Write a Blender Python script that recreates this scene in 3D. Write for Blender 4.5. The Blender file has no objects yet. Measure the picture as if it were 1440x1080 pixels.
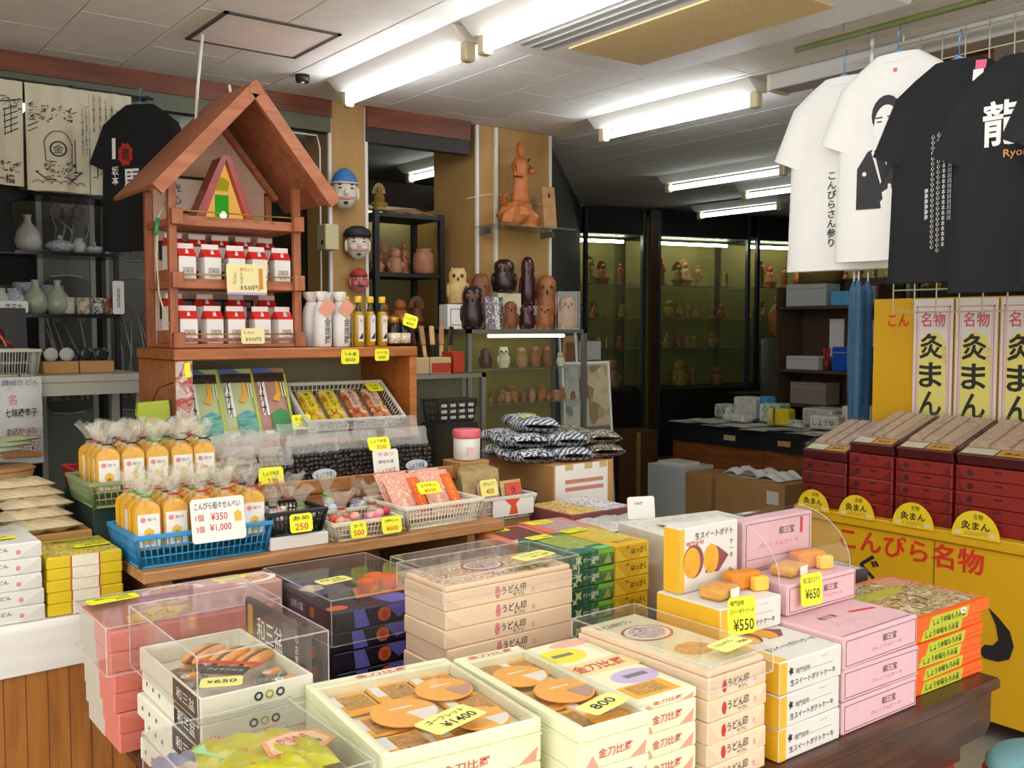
import bpy, math, random
from mathutils import Matrix, Vector
random.seed(7)
S = bpy.context.scene
R = math.radians
PI = math.pi
# ---- camera, world, exposure -------------------------------------------------
cam = bpy.data.cameras.new('camera')
cam.sensor_width = 36.0
cam.lens = 36.0*1380/1440
cam.clip_end = 100
camo = bpy.data.objects.new('camera', cam)
S.collection.objects.link(camo)
camo.location = (0, 0, 1.5)
camo.rotation_euler = (R(90)-math.atan(78/1380), 0, R(52.8-90))
S.camera = camo
W = bpy.data.worlds.new('sky'); S.world = W
W.use_nodes = True
W.node_tree.nodes['Background'].inputs[0].default_value = (1.0, 0.975, 0.93, 1)
W.node_tree.nodes['Background'].inputs[1].default_value = 2.7
S.view_settings.view_transform = 'Standard'
S.view_settings.look = 'None'
S.view_settings.exposure = 0.0
S.view_settings.gamma = 1.0
S.view_settings.use_curve_mapping = False
S.cycles.transparent_max_bounces = 24
S.cycles.max_bounces = 8
S.cycles.caustics_reflective = False
S.cycles.caustics_refractive = False
S.cycles.sample_clamp_indirect = 6.0
TUBE = 36.0
CEIL = 2.58
# ---- helpers -----------------------------------------------------------------
def lin(c):
    if isinstance(c, str):
        c = c.lstrip('#'); c = [int(c[i:i+2], 16)/255 for i in (0, 2, 4)]
    return tuple((x/12.92 if x <= .04045 else ((x+.055)/1.055)**2.4) for x in c[:3])+(1,)
MAT = {}
def newmat(name):
    m = bpy.data.materials.new(name); m.use_nodes = True
    nt = m.node_tree; b = nt.nodes['Principled BSDF']
    return m, nt, b
def pm(name, col, rough=.55, metal=0, var=.0, scale=8, bump=0, bscale=60, spec=.5, stretch=None, emit=0, coat=0):
    """plain procedural material: colour with gentle noise variation, optional relief"""
    if name in MAT: return MAT[name]
    m, nt, b = newmat(name)
    c = lin(col)
    b.inputs['Base Color'].default_value = c
    b.inputs['Roughness'].default_value = rough
    b.inputs['Metallic'].default_value = metal
    b.inputs['Specular IOR Level'].default_value = spec
    if coat: b.inputs['Coat Weight'].default_value = coat
    tc = nt.nodes.new('ShaderNodeTexCoord'); vec = tc.outputs['Object']
    if stretch:
        mp = nt.nodes.new('ShaderNodeMapping'); mp.inputs['Scale'].default_value = stretch
        nt.links.new(vec, mp.inputs[0]); vec = mp.outputs[0]
    if var:
        n = nt.nodes.new('ShaderNodeTexNoise'); n.inputs['Scale'].default_value = scale
        n.inputs['Detail'].default_value = 4
        nt.links.new(vec, n.inputs['Vector'])
        r = nt.nodes.new('ShaderNodeValToRGB')
        r.color_ramp.elements[0].position = .3; r.color_ramp.elements[1].position = .7
        r.color_ramp.elements[0].color = tuple(max(0, x*(1-var)) for x in c[:3])+(1,)
        r.color_ramp.elements[1].color = tuple(min(1, x*(1+var*.6)) for x in c[:3])+(1,)
        nt.links.new(n.outputs['Fac'], r.inputs[0]); nt.links.new(r.outputs[0], b.inputs['Base Color'])
    if bump:
        n2 = nt.nodes.new('ShaderNodeTexNoise'); n2.inputs['Scale'].default_value = bscale
        nt.links.new(vec, n2.inputs['Vector'])
        bp = nt.nodes.new('ShaderNodeBump'); bp.inputs['Strength'].default_value = bump
        bp.inputs['Distance'].default_value = .01
        nt.links.new(n2.outputs['Fac'], bp.inputs['Height']); nt.links.new(bp.outputs[0], b.inputs['Normal'])
    if emit:
        b.inputs['Emission Color'].default_value = c; b.inputs['Emission Strength'].default_value = emit
    MAT[name] = m; return m
def wood(name, col, dark, scale=3, stretch=(1, 14, 14), rough=.45):
    if name in MAT: return MAT[name]
    m, nt, b = newmat(name)
    tc = nt.nodes.new('ShaderNodeTexCoord'); mp = nt.nodes.new('ShaderNodeMapping')
    mp.inputs['Scale'].default_value = stretch
    nt.links.new(tc.outputs['Object'], mp.inputs[0])
    n = nt.nodes.new('ShaderNodeTexNoise'); n.inputs['Scale'].default_value = scale
    n.inputs['Detail'].default_value = 6; n.inputs['Roughness'].default_value = .65
    nt.links.new(mp.outputs[0], n.inputs['Vector'])
    r = nt.nodes.new('ShaderNodeValToRGB')
    r.color_ramp.elements[0].position = .32; r.color_ramp.elements[0].color = lin(dark)
    r.color_ramp.elements[1].position = .62; r.color_ramp.elements[1].color = lin(col)
    nt.links.new(n.outputs['Fac'], r.inputs[0]); nt.links.new(r.outputs[0], b.inputs['Base Color'])
    b.inputs['Roughness'].default_value = rough
    MAT[name] = m; return m
def printed(name, cols, scale=40, rough=.4, kind='noise', distort=0, stretch=None, detail=2, pos=None):
    """flat print: hard-edged patches of several inks"""
    if name in MAT: return MAT[name]
    m, nt, b = newmat(name)
    tc = nt.nodes.new('ShaderNodeTexCoord'); vec = tc.outputs['Object']
    if stretch:
        mp = nt.nodes.new('ShaderNodeMapping'); mp.inputs['Scale'].default_value = stretch
        nt.links.new(vec, mp.inputs[0]); vec = mp.outputs[0]
    if kind == 'noise':
        n = nt.nodes.new('ShaderNodeTexNoise'); n.inputs['Detail'].default_value = detail
        n.inputs['Distortion'].default_value = distort; out = n.outputs['Fac']
    elif kind == 'voronoi':
        n = nt.nodes.new('ShaderNodeTexVoronoi'); out = n.outputs['Color']
    else:
        n = nt.nodes.new('ShaderNodeTexWave'); n.inputs['Distortion'].default_value = distort
        n.bands_direction = 'X' if kind == 'wavex' else 'DIAGONAL'
        n.inputs['Detail'].default_value = detail; out = n.outputs['Fac']
    n.inputs['Scale'].default_value = scale
    nt.links.new(vec, n.inputs['Vector'])
    r = nt.nodes.new('ShaderNodeValToRGB'); r.color_ramp.interpolation = 'CONSTANT'
    k = len(cols); e = r.color_ramp.elements
    lo, hi = (.36, .64) if kind == 'noise' else (0, 1)
    for i, c in enumerate(cols):
        p = 0 if i == 0 else (pos[i] if pos else lo+(hi-lo)*i/k)
        el = e[i] if i < 2 else e.new(p)
        el.position = p; el.color = lin(c)
    nt.links.new(out, r.inputs[0]); nt.links.new(r.outputs[0], b.inputs['Base Color'])
    b.inputs['Roughness'].default_value = rough
    MAT[name] = m; return m
def clearmat(name, col=(1, 1, 1), alpha=.06, rough=.03, gloss=.6, milk=(.95, .95, .95), wrinkle=0):
    """thin clear sheet: see-through with a fresnel sheen and a little haze of its own"""
    if name in MAT: return MAT[name]
    m, nt, b = newmat(name); nt.nodes.remove(b)
    out = nt.nodes['Material Output']
    tr = nt.nodes.new('ShaderNodeBsdfTransparent'); tr.inputs[0].default_value = tuple(col)+(1,)
    gl = nt.nodes.new('ShaderNodeBsdfGlossy'); gl.inputs['Roughness'].default_value = rough
    df = nt.nodes.new('ShaderNodeBsdfDiffuse'); df.inputs[0].default_value = tuple(milk)+(1,)
    fr = nt.nodes.new('ShaderNodeLayerWeight'); fr.inputs[0].default_value = .5
    pw = nt.nodes.new('ShaderNodeMath'); pw.operation = 'POWER'; pw.inputs[1].default_value = 4
    nt.links.new(fr.outputs['Facing'], pw.inputs[0])
    ml = nt.nodes.new('ShaderNodeMath'); ml.operation = 'MULTIPLY_ADD'; ml.inputs[1].default_value = gloss*.55; ml.inputs[2].default_value = .03*gloss
    nt.links.new(pw.outputs[0], ml.inputs[0])
    m1 = nt.nodes.new('ShaderNodeMixShader'); m1.inputs[0].default_value = alpha
    m2 = nt.nodes.new('ShaderNodeMixShader')
    nt.links.new(tr.outputs[0], m1.inputs[1]); nt.links.new(df.outputs[0], m1.inputs[2])
    nt.links.new(ml.outputs[0], m2.inputs[0]); nt.links.new(m1.outputs[0], m2.inputs[1]); nt.links.new(gl.outputs[0], m2.inputs[2])
    nt.links.new(m2.outputs[0], out.inputs['Surface'])
    if wrinkle:
        tc = nt.nodes.new('ShaderNodeTexCoord')
        n2 = nt.nodes.new('ShaderNodeTexNoise'); n2.inputs['Scale'].default_value = wrinkle
        n2.inputs['Distortion'].default_value = 1.5
        nt.links.new(tc.outputs['Object'], n2.inputs['Vector'])
        bp = nt.nodes.new('ShaderNodeBump'); bp.inputs['Strength'].default_value = 1; bp.inputs['Distance'].default_value = .02
        nt.links.new(n2.outputs['Fac'], bp.inputs['Height'])
        nt.links.new(bp.outputs[0], gl.inputs['Normal']); nt.links.new(bp.outputs[0], fr.inputs['Normal'])
    MAT[name] = m; return m
def lightmat(name, col, strength):
    if name in MAT: return MAT[name]
    m, nt, b = newmat(name); nt.nodes.remove(b)
    e = nt.nodes.new('ShaderNodeEmission'); e.inputs[0].default_value = lin(col); e.inputs[1].default_value = strength
    nt.links.new(e.outputs[0], nt.nodes['Material Output'].inputs[0])
    MAT[name] = m; return m

class MB:
    def __init__(s, T=None):
        s.v = []; s.f = []; s.m = []; s.s = []; s.T = T
    def add(s, vs, fs, m=0, sm=False):
        k = len(s.v)
        s.v += [tuple(s.T @ Vector(p)) if s.T else tuple(p) for p in vs]
        for f in fs:
            s.f.append([i+k for i in f]); s.m.append(m); s.s.append(sm)
        return s
    def box(s, a, b, m=0, top=None):
        x0, y0, z0 = a; x1, y1, z1 = b
        t = top or 0
        vs = [(x0, y0, z0), (x1, y0, z0), (x1, y1, z0), (x0, y1, z0),
              (x0+t, y0+t, z1), (x1-t, y0+t, z1), (x1-t, y1-t, z1), (x0+t, y1-t, z1)]
        fs = [(3, 2, 1, 0), (4, 5, 6, 7), (0, 1, 5, 4), (1, 2, 6, 5), (2, 3, 7, 6), (3, 0, 4, 7)]
        return s.add(vs, fs, m)
    def bbox(s, a, b, r=.004, m=0):
        """box with chamfered edges"""
        x0, y0, z0 = a; x1, y1, z1 = b
        vs = []; idx = {}
        for i, x in enumerate((x0, x1)):
            for j, y in enumerate((y0, y1)):
                for k, z in enumerate((z0, z1)):
                    sx, sy, sz = (r, -r)[i], (r, -r)[j], (r, -r)[k]
                    for ax, p in (('x', (x, y+sy, z+sz)), ('y', (x+sx, y, z+sz)), ('z', (x+sx, y+sy, z))):
                        idx[i, j, k, ax] = len(vs); vs.append(p)
        g = lambda i, j, k, a: idx[i, j, k, a]
        fs = []
        for i in (0, 1):
            q = [g(i, 0, 0, 'x'), g(i, 1, 0, 'x'), g(i, 1, 1, 'x'), g(i, 0, 1, 'x')]; fs.append(q if i else q[::-1])
            q = [g(0, i, 0, 'y'), g(1, i, 0, 'y'), g(1, i, 1, 'y'), g(0, i, 1, 'y')]; fs.append(q if not i else q[::-1])
            q = [g(0, 0, i, 'z'), g(1, 0, i, 'z'), g(1, 1, i, 'z'), g(0, 1, i, 'z')]; fs.append(q if i else q[::-1])
        for i in (0, 1):
            for j in (0, 1):
                fl = (i+j) % 2
                q = [g(i, j, 0, 'x'), g(i, j, 0, 'y'), g(i, j, 1, 'y'), g(i, j, 1, 'x')]; fs.append(q if fl == 0 else q[::-1])
                q = [g(0, i, j, 'y'), g(0, i, j, 'z'), g(1, i, j, 'z'), g(1, i, j, 'y')]; fs.append(q if fl == 0 else q[::-1])
                q = [g(i, 0, j, 'z'), g(i, 0, j, 'x'), g(i, 1, j, 'x'), g(i, 1, j, 'z')]; fs.append(q if fl == 0 else q[::-1])
                for k in (0, 1):
                    q = [g(i, j, k, 'x'), g(i, j, k, 'y'), g(i, j, k, 'z')]; fs.append(q if (i+j+k) % 2 else q[::-1])
        return s.add(vs, fs, m)
    def lathe(s, prof, n=16, m=0, c=(0, 0, 0), sx=1, sy=1, sm=True, wob=None, cap=True):
        vs = []; fs = []
        for k, (r, z) in enumerate(prof):
            for i in range(n):
                a = 2*PI*i/n
                q = r*(1+(wob(i, k) if wob else 0))
                vs.append((c[0]+q*math.cos(a)*sx, c[1]+q*math.sin(a)*sy, c[2]+z))
        for k in range(len(prof)-1):
            for i in range(n):
                j = (i+1) % n
                fs.append((k*n+i, k*n+j, (k+1)*n+j, (k+1)*n+i))
        s.add(vs, fs, m, sm)
        e = len(s.v)-len(vs)
        if not cap: return s
        if prof[0][0] > 1e-4: s.f.append([e+i for i in range(n)][::-1]); s.m.append(m); s.s.append(False)
        if prof[-1][0] > 1e-4:
            o = e+(len(prof)-1)*n; s.f.append([o+i for i in range(n)]); s.m.append(m); s.s.append(False)
        return s
    def cyl(s, a, b, r, n=10, m=0, r2=None):
        return s.tube([a, b], r, n, m, r2)
    def tube(s, pts, r, n=6, m=0, r2=None):
        pts = [Vector(p) for p in pts]; vs = []; fs = []
        for k, p in enumerate(pts):
            d = (pts[min(k+1, len(pts)-1)]-pts[max(k-1, 0)]).normalized()
            u = d.cross(Vector((0, 0, 1)))
            if u.length < .05: u = d.cross(Vector((0, 1, 0)))
            u.normalize(); w = d.cross(u)
            rr = r if r2 is None else r+(r2-r)*k/(len(pts)-1)
            for i in range(n):
                a = 2*PI*i/n
                vs.append(p+u*rr*math.cos(a)+w*rr*math.sin(a))
        for k in range(len(pts)-1):
            for i in range(n):
                j = (i+1) % n
                fs.append((k*n+j, k*n+i, (k+1)*n+i, (k+1)*n+j))
        fs.append(list(range(n))); fs.append([(len(pts)-1)*n+i for i in range(n)][::-1])
        return s.add(vs, fs, m, True)
    def ell(s, c, r, n=12, k=8, m=0):
        prof = [(math.sin(PI*i/k) if 0 < i < k else 0.0, -math.cos(PI*i/k)) for i in range(k+1)]
        vs = []; fs = []
        for (q, z) in prof:
            for i in range(n):
                a = 2*PI*i/n
                vs.append((c[0]+q*r[0]*math.cos(a), c[1]+q*r[1]*math.sin(a), c[2]+z*r[2]))
        for j in range(k):
            for i in range(n):
                i2 = (i+1) % n
                fs.append((j*n+i, j*n+i2, (j+1)*n+i2, (j+1)*n+i))
        return s.add(vs, fs, m, True)
    def prism(s, poly, h0, h1, ax='y', m=0):
        """extrude a 2D outline (in the plane across ax) between h0 and h1"""
        n = len(poly)
        P = {'y': lambda u, v, h: (u, h, v), 'z': lambda u, v, h: (u, v, h), 'x': lambda u, v, h: (h, u, v)}[ax]
        vs = [P(u, v, h0) for u, v in poly]+[P(u, v, h1) for u, v in poly]
        fs = [list(range(n)), [n+i for i in range(n)][::-1]]
        for i in range(n):
            j = (i+1) % n; fs.append((j, i, n+i, n+j))
        return s.add(vs, fs, m)
    def grid(s, fn, nu, nv, m=0, sm=True, closed=False):
        vs = [fn(i/nu, j/nv) for j in range(nv+1) for i in range(nu+1)]
        w = nu+1
        fs = [(j*w+i, j*w+i+1, (j+1)*w+i+1, (j+1)*w+i) for j in range(nv) for i in range(nu)]
        return s.add(vs, fs, m, sm)
    def mesh(s, name, mats):
        me = bpy.data.meshes.new(name); me.from_pydata(s.v, [], s.f)
        for x in (mats if isinstance(mats, (list, tuple)) else [mats]): me.materials.append(x)
        me.polygons.foreach_set('material_index', s.m)
        me.polygons.foreach_set('use_smooth', s.s)
        me.update(); return me
    def build(s, name, mats, parent=None, loc=(0, 0, 0), rz=0, rot=None):
        return put(name, s.mesh(name, mats), parent, loc, rz, rot)
def put(name, me, parent=None, loc=(0, 0, 0), rz=0, rot=None, scale=None):
    o = bpy.data.objects.new(name, me); S.collection.objects.link(o)
    o.location = loc; o.rotation_euler = rot if rot else (0, 0, rz)
    if scale: o.scale = scale if isinstance(scale, (tuple, list)) else (scale,)*3
    if parent: o.parent = parent
    return o
def empty(name, loc=(0, 0, 0), rz=0, rot=None):
    o = put(name, None, None, loc, rz, rot); o.empty_display_size = .05; return o
def tag(o, label, cat, group=None):
    o['label'] = label; o['category'] = cat
    if group: o['group'] = group
    return o
def struct(o):
    o['kind'] = 'structure'; return o
def thing(name, label, cat, loc=(0, 0, 0), rz=0, group=None, rot=None):
    return tag(empty(name, loc, rz, rot), label, cat, group)
MC = {}
def cm(key, fn):
    if key not in MC: MC[key] = fn()
    return MC[key]
def dup(o, loc=None, rz=None, label=None, rot=None, scale=None):
    """copy of a thing with copies of its parts and sub-parts (mesh data shared)"""
    c = o.copy(); S.collection.objects.link(c)
    if loc is not None: c.location = loc
    if rz is not None: c.rotation_euler = (0, 0, rz)
    if rot is not None: c.rotation_euler = rot
    if scale: c.scale = (scale,)*3
    if label: c['label'] = label
    for ch in list(o.children):
        d = dup(ch); d.parent = c; d.matrix_parent_inverse = ch.matrix_parent_inverse
    return c
# lettering: flat print in Blender's own built-in typeface, height-normalised and shared
def textmesh(s, mat, bold=.0, vertical=False, space=1.0):
    if any(c in '金羅製饅鳴麺饂飩盆' for c in s): bold = min(bold, .003)
    key = ('t', s, mat.name, bold, vertical, space)
    def f():
        cu = bpy.data.curves.new('lettering', 'FONT')
        cu.body = '\n'.join(s) if vertical else s
        cu.size = 1; cu.align_x = 'CENTER'; cu.align_y = 'CENTER'
        cu.resolution_u = 2; cu.offset = bold
        if vertical: cu.space_line = space
        else: cu.space_character = space
        ob = bpy.data.objects.new('lettering', cu); S.collection.objects.link(ob)
        bpy.context.view_layer.update()
        me = bpy.data.meshes.new_from_object(ob.evaluated_get(bpy.context.evaluated_depsgraph_get()))
        bpy.data.objects.remove(ob); bpy.data.curves.remove(cu)
        me.materials.clear(); me.materials.append(mat)
        vs = [v.co for v in me.vertices]
        if vs:
            x0 = min(v.x for v in vs); x1 = max(v.x for v in vs); y0 = min(v.y for v in vs); y1 = max(v.y for v in vs)
            cx, cy, h = (x0+x1)/2, (y0+y1)/2, max(1e-6, (x1-x0) if vertical else (y1-y0))
            for v in me.vertices: v.co = ((v.co.x-cx)/h, (v.co.y-cy)/h, 0)
            me['w'] = (x1-x0)/h; me['h'] = (y1-y0)/h
        else: me['w'] = me['h'] = 1
        return me
    return cm(key, f)
FRONT = (R(90), 0, 0)              # lettering on a face that looks along -y
LEFT = (R(90), 0, R(-90))          # on a face that looks along -x
def txt(s, w, h, mat, parent, loc, rot=FRONT, bold=.0, vertical=False, name='lettering', space=1.0):
    """lettering stretched to w by h, centred at loc"""
    me = textmesh(s, mat, bold, vertical, space)
    return put(name, me, parent, loc, rot=rot, scale=(w/me['w'], h/me['h'], 1))
# ---- common materials ----------------------------------------------------------
INK = pm('black_ink', '#1c1a1a', .6)
INKG = pm('grey_ink', '#77706a', .6)
REDINK = pm('red_ink', '#c8332a', .6)
PINKINK = pm('pink_ink', '#d8838a', .6)
WHITEINK = pm('white_ink', '#efece6', .6)
GOLDINK = pm('gold_ink', '#c8923a', .5)
YCARD = pm('yellow_card', '#f2f02c', .55)
YPALE = pm('pale_yellow_card', '#f4ee86', .55)
WPAPER = pm('white_paper', '#efece4', .7, var=.05, scale=5)
CARD = pm('corrugated_cardboard', '#b98a52', .8, var=.12, scale=6)
ACRYL = clearmat('clear_acrylic', (.99, .988, .985), .016, .04, .7)
ACEDGE = clearmat('acrylic_edge', (.97, .97, .95), .24, .1, .8)
GLASS = clearmat('showcase_glass', (.95, .97, .95), .012, .02, .8, (.8, .85, .8))
FILM = clearmat('cellophane_film', (.99, .985, .97), .025, .1, .8, (.97, .96, .9), wrinkle=45)
FILM2 = clearmat('cellophane_gather', (.98, .97, .95), .13, .12, 1.0, (.98, .95, .80), wrinkle=30)
FILM3 = clearmat('silvery_film', (.96, .96, .94), .26, .12, 1.0, (.92, .91, .87), wrinkle=40)
BLACK = pm('black_metal', '#17181a', .5)
STEEL = pm('aluminium', '#8f908a', .35, .7)
WMETAL = pm('white_enamel', '#e4e2da', .4)
TAN = pm('tan_panel', '#b08a50', .6, var=.1, scale=3, stretch=(6, 6, 1))
TUBEM = lightmat('fluorescent_tube', '#f6fbff', TUBE)
TUBED = lightmat('fluorescent_tube_rear', '#f0fbf4', 5.0)

# ---- room shell ------------------------------------------------------------------
def slab(name, a, b, mat): return struct(MB().box(a, b).build(name, mat))
slab('floor', (-2.5, -2.5, -.1), (10.5, 8.0, 0), pm('concrete_floor', '#8d877c', .55, var=.25, scale=2.2))
# the street outside the open shop front
slab('ground_street', (-14, -14, -.12), (10.5, -2.5, -.01), pm('street_paving', '#a8a39a', .8, var=.2, scale=3))
ceil = slab('ceiling', (-1.2, -.6, 2.6), (10.5, 8.0, 2.68), pm('ceiling_backing', '#6a6862', .8))
# ceiling boards laid in running bond, each its own piece
F_ = (math.cos(R(52.8)), math.sin(R(52.8))); R_ = (math.sin(R(52.8)), -math.cos(R(52.8)))
def inview(x, y, z, mg=1.15):
    d = x*F_[0]+y*F_[1]; u = x*R_[0]+y*R_[1]
    return d > .6 and abs(u/d) < .522*mg and abs((z-1.5)/d+.0565) < .392*mg
TW, TL, GAP = .31, .56, .004
tile_me = MB().bbox((GAP/2, GAP/2, 0), (TW-GAP/2, TL-GAP/2, .018), .002).mesh('ceiling_board', pm('ceiling_board', '#e8e5df', .85, var=.05, scale=12, bump=.12, bscale=160))
nt_ = 0
for i in range(-4, 38):
    for j in range(-2, 14):
        x = 2.44-4*TW+i*TW-.9+.9; y = -.6+j*TL+(TL/2 if i % 2 else 0)
        if x < -1.2 or x > 10.1 or y > 7.4: continue
        c = [(x, y), (x+TW, y), (x, y+TL), (x+TW, y+TL)]
        d = (x*F_[0]+y*F_[1])
        if not any(inview(px, py, CEIL, 1.05) for px, py in c) or d > 7.5: continue
        if nt_ >= 295: continue
        put('ceiling_board', tile_me, ceil, (x, y, CEIL)); nt_ += 1
# plain boards where the pieces can no longer be told apart (the gaps between are a few millimetres)
struct(MB().box((-1.2, -.6, 2.592), (10.5, 8.0, 2.6)).build('ceiling_field', MAT['ceiling_board'], ceil))
# beam above the left-hand glass partition
wd = wood('stained_beam', '#7a3d20', '#532813', 3, (1, 12, 12))
struct(MB().box((-1.0, 4.27, 2.50), (2.17, 4.37, 2.579)).build('trim_1', wd))
struct(MB().box((2.36, 4.27, 2.48), (2.97, 4.37, 2.579)).build('trim_2', wd))
struct(MB().box((-1.0, 4.28, 2.43), (2.17, 4.34, 2.50)).build('trim_3', pm('grey_green_rail', '#5e6350', .6)))
struct(MB().box((2.36, 4.28, 2.41), (2.97, 4.34, 2.48)).build('trim_4', pm('dark_rail', '#2c2620', .6)))
# tan pillars with white corner strips
def pillar(name, x0, x1, y0, y1):
    p = struct(MB().box((x0, y0, 0), (x1, y1, 2.578)).build(name, TAN))
    for (x, y) in ((x0, y0), (x1, y0)):
        MB().box((x-.008, y-.008, 0), (x+.008, y+.008, 2.575)).build('corner_strip', WMETAL, p)
    return p
pillar('wall_pillar_near', 2.17, 2.365, 4.3, 4.55)
pp = pillar('wall_pillar_far', 3.03, 3.53, 4.3, 4.72)
MB().box((3.14, 4.285, 0), (3.158, 4.3, 2.575)).build('cable_cover', WMETAL, pp)
# rear walls, diagonal wall, right wall
DK = pm('dark_wall', '#2b241c', .8, var=.2)
def wallseg(name, p, q, z0, z1, t, mat):
    p = Vector(p); q = Vector(q); d = (q-p); L = d.length; a = math.atan2(d.y, d.x)
    return struct(MB().box((0, 0, z0), (L, t, z1)).build(name, mat, None, (p.x, p.y, 0), a))
wallseg('wall_diagonal', (3.54, 4.34), (5.75, 6.58), 0, 2.59, .08, DK)
A0 = Vector((5.70, 6.54, 0)); AU = Vector((.9716, -.2367, 0)); AN = Vector((-.2367, -.9716, 0)); AR = math.atan2(AU.y, AU.x)
def fw(s, t, z): return tuple(A0+AU*s+AN*t+Vector((0, 0, z)))
wallseg('wall_rear', fw(-.9, -.62, 0), fw(5.2, -.62, 0), 0, 2.59, .08, pm('olive_wall', '#6b6038', .8, var=.2))
slab('wall_right', (3.95, .35, 0), (10.4, .45, 2.59), pm('grey_wall', '#6f6b63', .8, var=.1))
slab('wall_left', (-1.1, 6.3, 0), (5.0, 6.4, 2.59), pm('dim_rear_wall', '#54503f', .8, var=.2))
slab('wall_end', (10.3, .3, 0), (10.4, 6.0, 2.59), DK)
slab('wall_side', (-1.2, 2.7, 0), (-1.1, 6.4, 2.59), pm('side_wall', '#8d8878', .8, var=.1))
# ceiling fixtures --------------------------------------------------------------------
def fixture(x, y0, y1, label, lm, hood=True):
    o = thing('ceiling_light', label, 'light', (x, (y0+y1)/2, CEIL), 0, 'fluorescent ceiling lights')
    L = (y1-y0)/2
    b = MB()
    b.prism([(-.09, -.001), (.09, -.001), (.035, -.05), (-.035, -.05)], -L, L, 'y')
    b.build('reflector', WMETAL, o)
    for s in (-1, 1):
        MB().bbox((-.022, s*(L-.03)-.022, -.115), (.022, s*(L-.03)+.022, -.045), .006).build('end_socket', pm('socket_cream', '#cfc19a', .5), o)
    MB().cyl((0, -L+.05, -.085), (0, L-.05, -.085), .019, 12).build('tube', lm, o)
fixture(2.06, 2.95, 3.93, 'white fluorescent fitting above the wooden roofed stand', TUBEM)
fixture(2.06, 1.9, 2.9, 'white fluorescent fitting in line next to the ceiling air unit', TUBEM)
fixture(2.06, .8, 1.8, 'unseen fluorescent fitting added above the dark wood table', TUBEM)  # out of view, added to the row so the box tops are lit
fixture(.55, .7, 1.7, 'unseen fluorescent fitting added near the open shop front', TUBEM)  # extra row out of view, added to light the front goods
fixture(.55, 1.75, 2.75, 'unseen fluorescent fitting added above the left-hand table', TUBEM)  # also unseen, added for light on the left-hand goods
fixture(3.49, 2.80, 3.84, 'white fluorescent fitting behind the hanging T-shirts', TUBEM)
fixture(5.16, 3.93, 4.98, 'white fluorescent fitting over the cluttered desk', TUBED)
fixture(5.16, 2.85, 3.9, 'second fluorescent fitting over the cluttered desk', TUBED)
fixture(6.62, 5.08, 6.0, 'white fluorescent fitting close to the far showcases', TUBED)
fixture(3.45, 5.0, 5.7, 'short added fluorescent fitting hidden behind the far tan pillar', TUBED)  # added out of sight to brighten the dark rear room
fixture(1.95, 5.0, 5.9, 'added fluorescent fitting hidden in the rear room behind the gabled roof', TUBED)  # added where the roof hides it, lifts the rear ceiling on the left
fixture(5.9, 4.2, 4.9, 'short fluorescent fitting between the desk and the showcases', TUBED)
# air conditioner cassette
ac = thing('air_conditioner', 'flat white ceiling air unit with a beige filter grille', 'air conditioner', (2.56, 2.42, CEIL))
b = MB(); b.bbox((-.40, -.62, -.03), (.44, .59, -.001), .008); b.build('frame', pm('ac_white', '#dcd9d4', .5), ac)
b = MB(); b.box((-.13, -.46, -.036), (.25, .43, -.03)); b.build('filter_grille', pm('filter_beige', '#cdb27a', .8, var=.15, scale=90), ac)
for k in range(4):
    MB().box((-.36+k*.05, -.5, -.034), (-.335+k*.05, .5, -.03)).build('louvre', pm('louvre_grey', '#8b8a86', .6), ac)
# square access hatch: thin frame on the boards
h = thing('ceiling_hatch', 'thin dark square hatch frame on the ceiling boards', 'hatch', (1.5, 3.5, CEIL))
for (a, c) in (((-.22, -.2, -.006), (.22, -.185, 0)), ((-.22, .185, -.006), (.22, .2, 0)), ((-.22, -.2, -.006), (-.205, .2, 0)), ((.205, -.2, -.006), (.22, .2, 0))):
    MB().box(a, c).build('frame_bar', pm('hatch_dark', '#4a4845', .6), h)
MB().box((-.205, -.185, -.004), (.205, .185, -.001)).build('hatch_board', MAT['ceiling_board'], h)
sd = thing('smoke_detector', 'small black ceiling sensor near the tan pillar', 'sensor', (1.86, 3.93, CEIL))
MB().lathe([(.028, -.03), (.03, -.001)], 16).build('housing', BLACK, sd)
MB().lathe([(.008, -.034), (.008, -.03)], 10).build('lens', WMETAL, sd)
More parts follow.
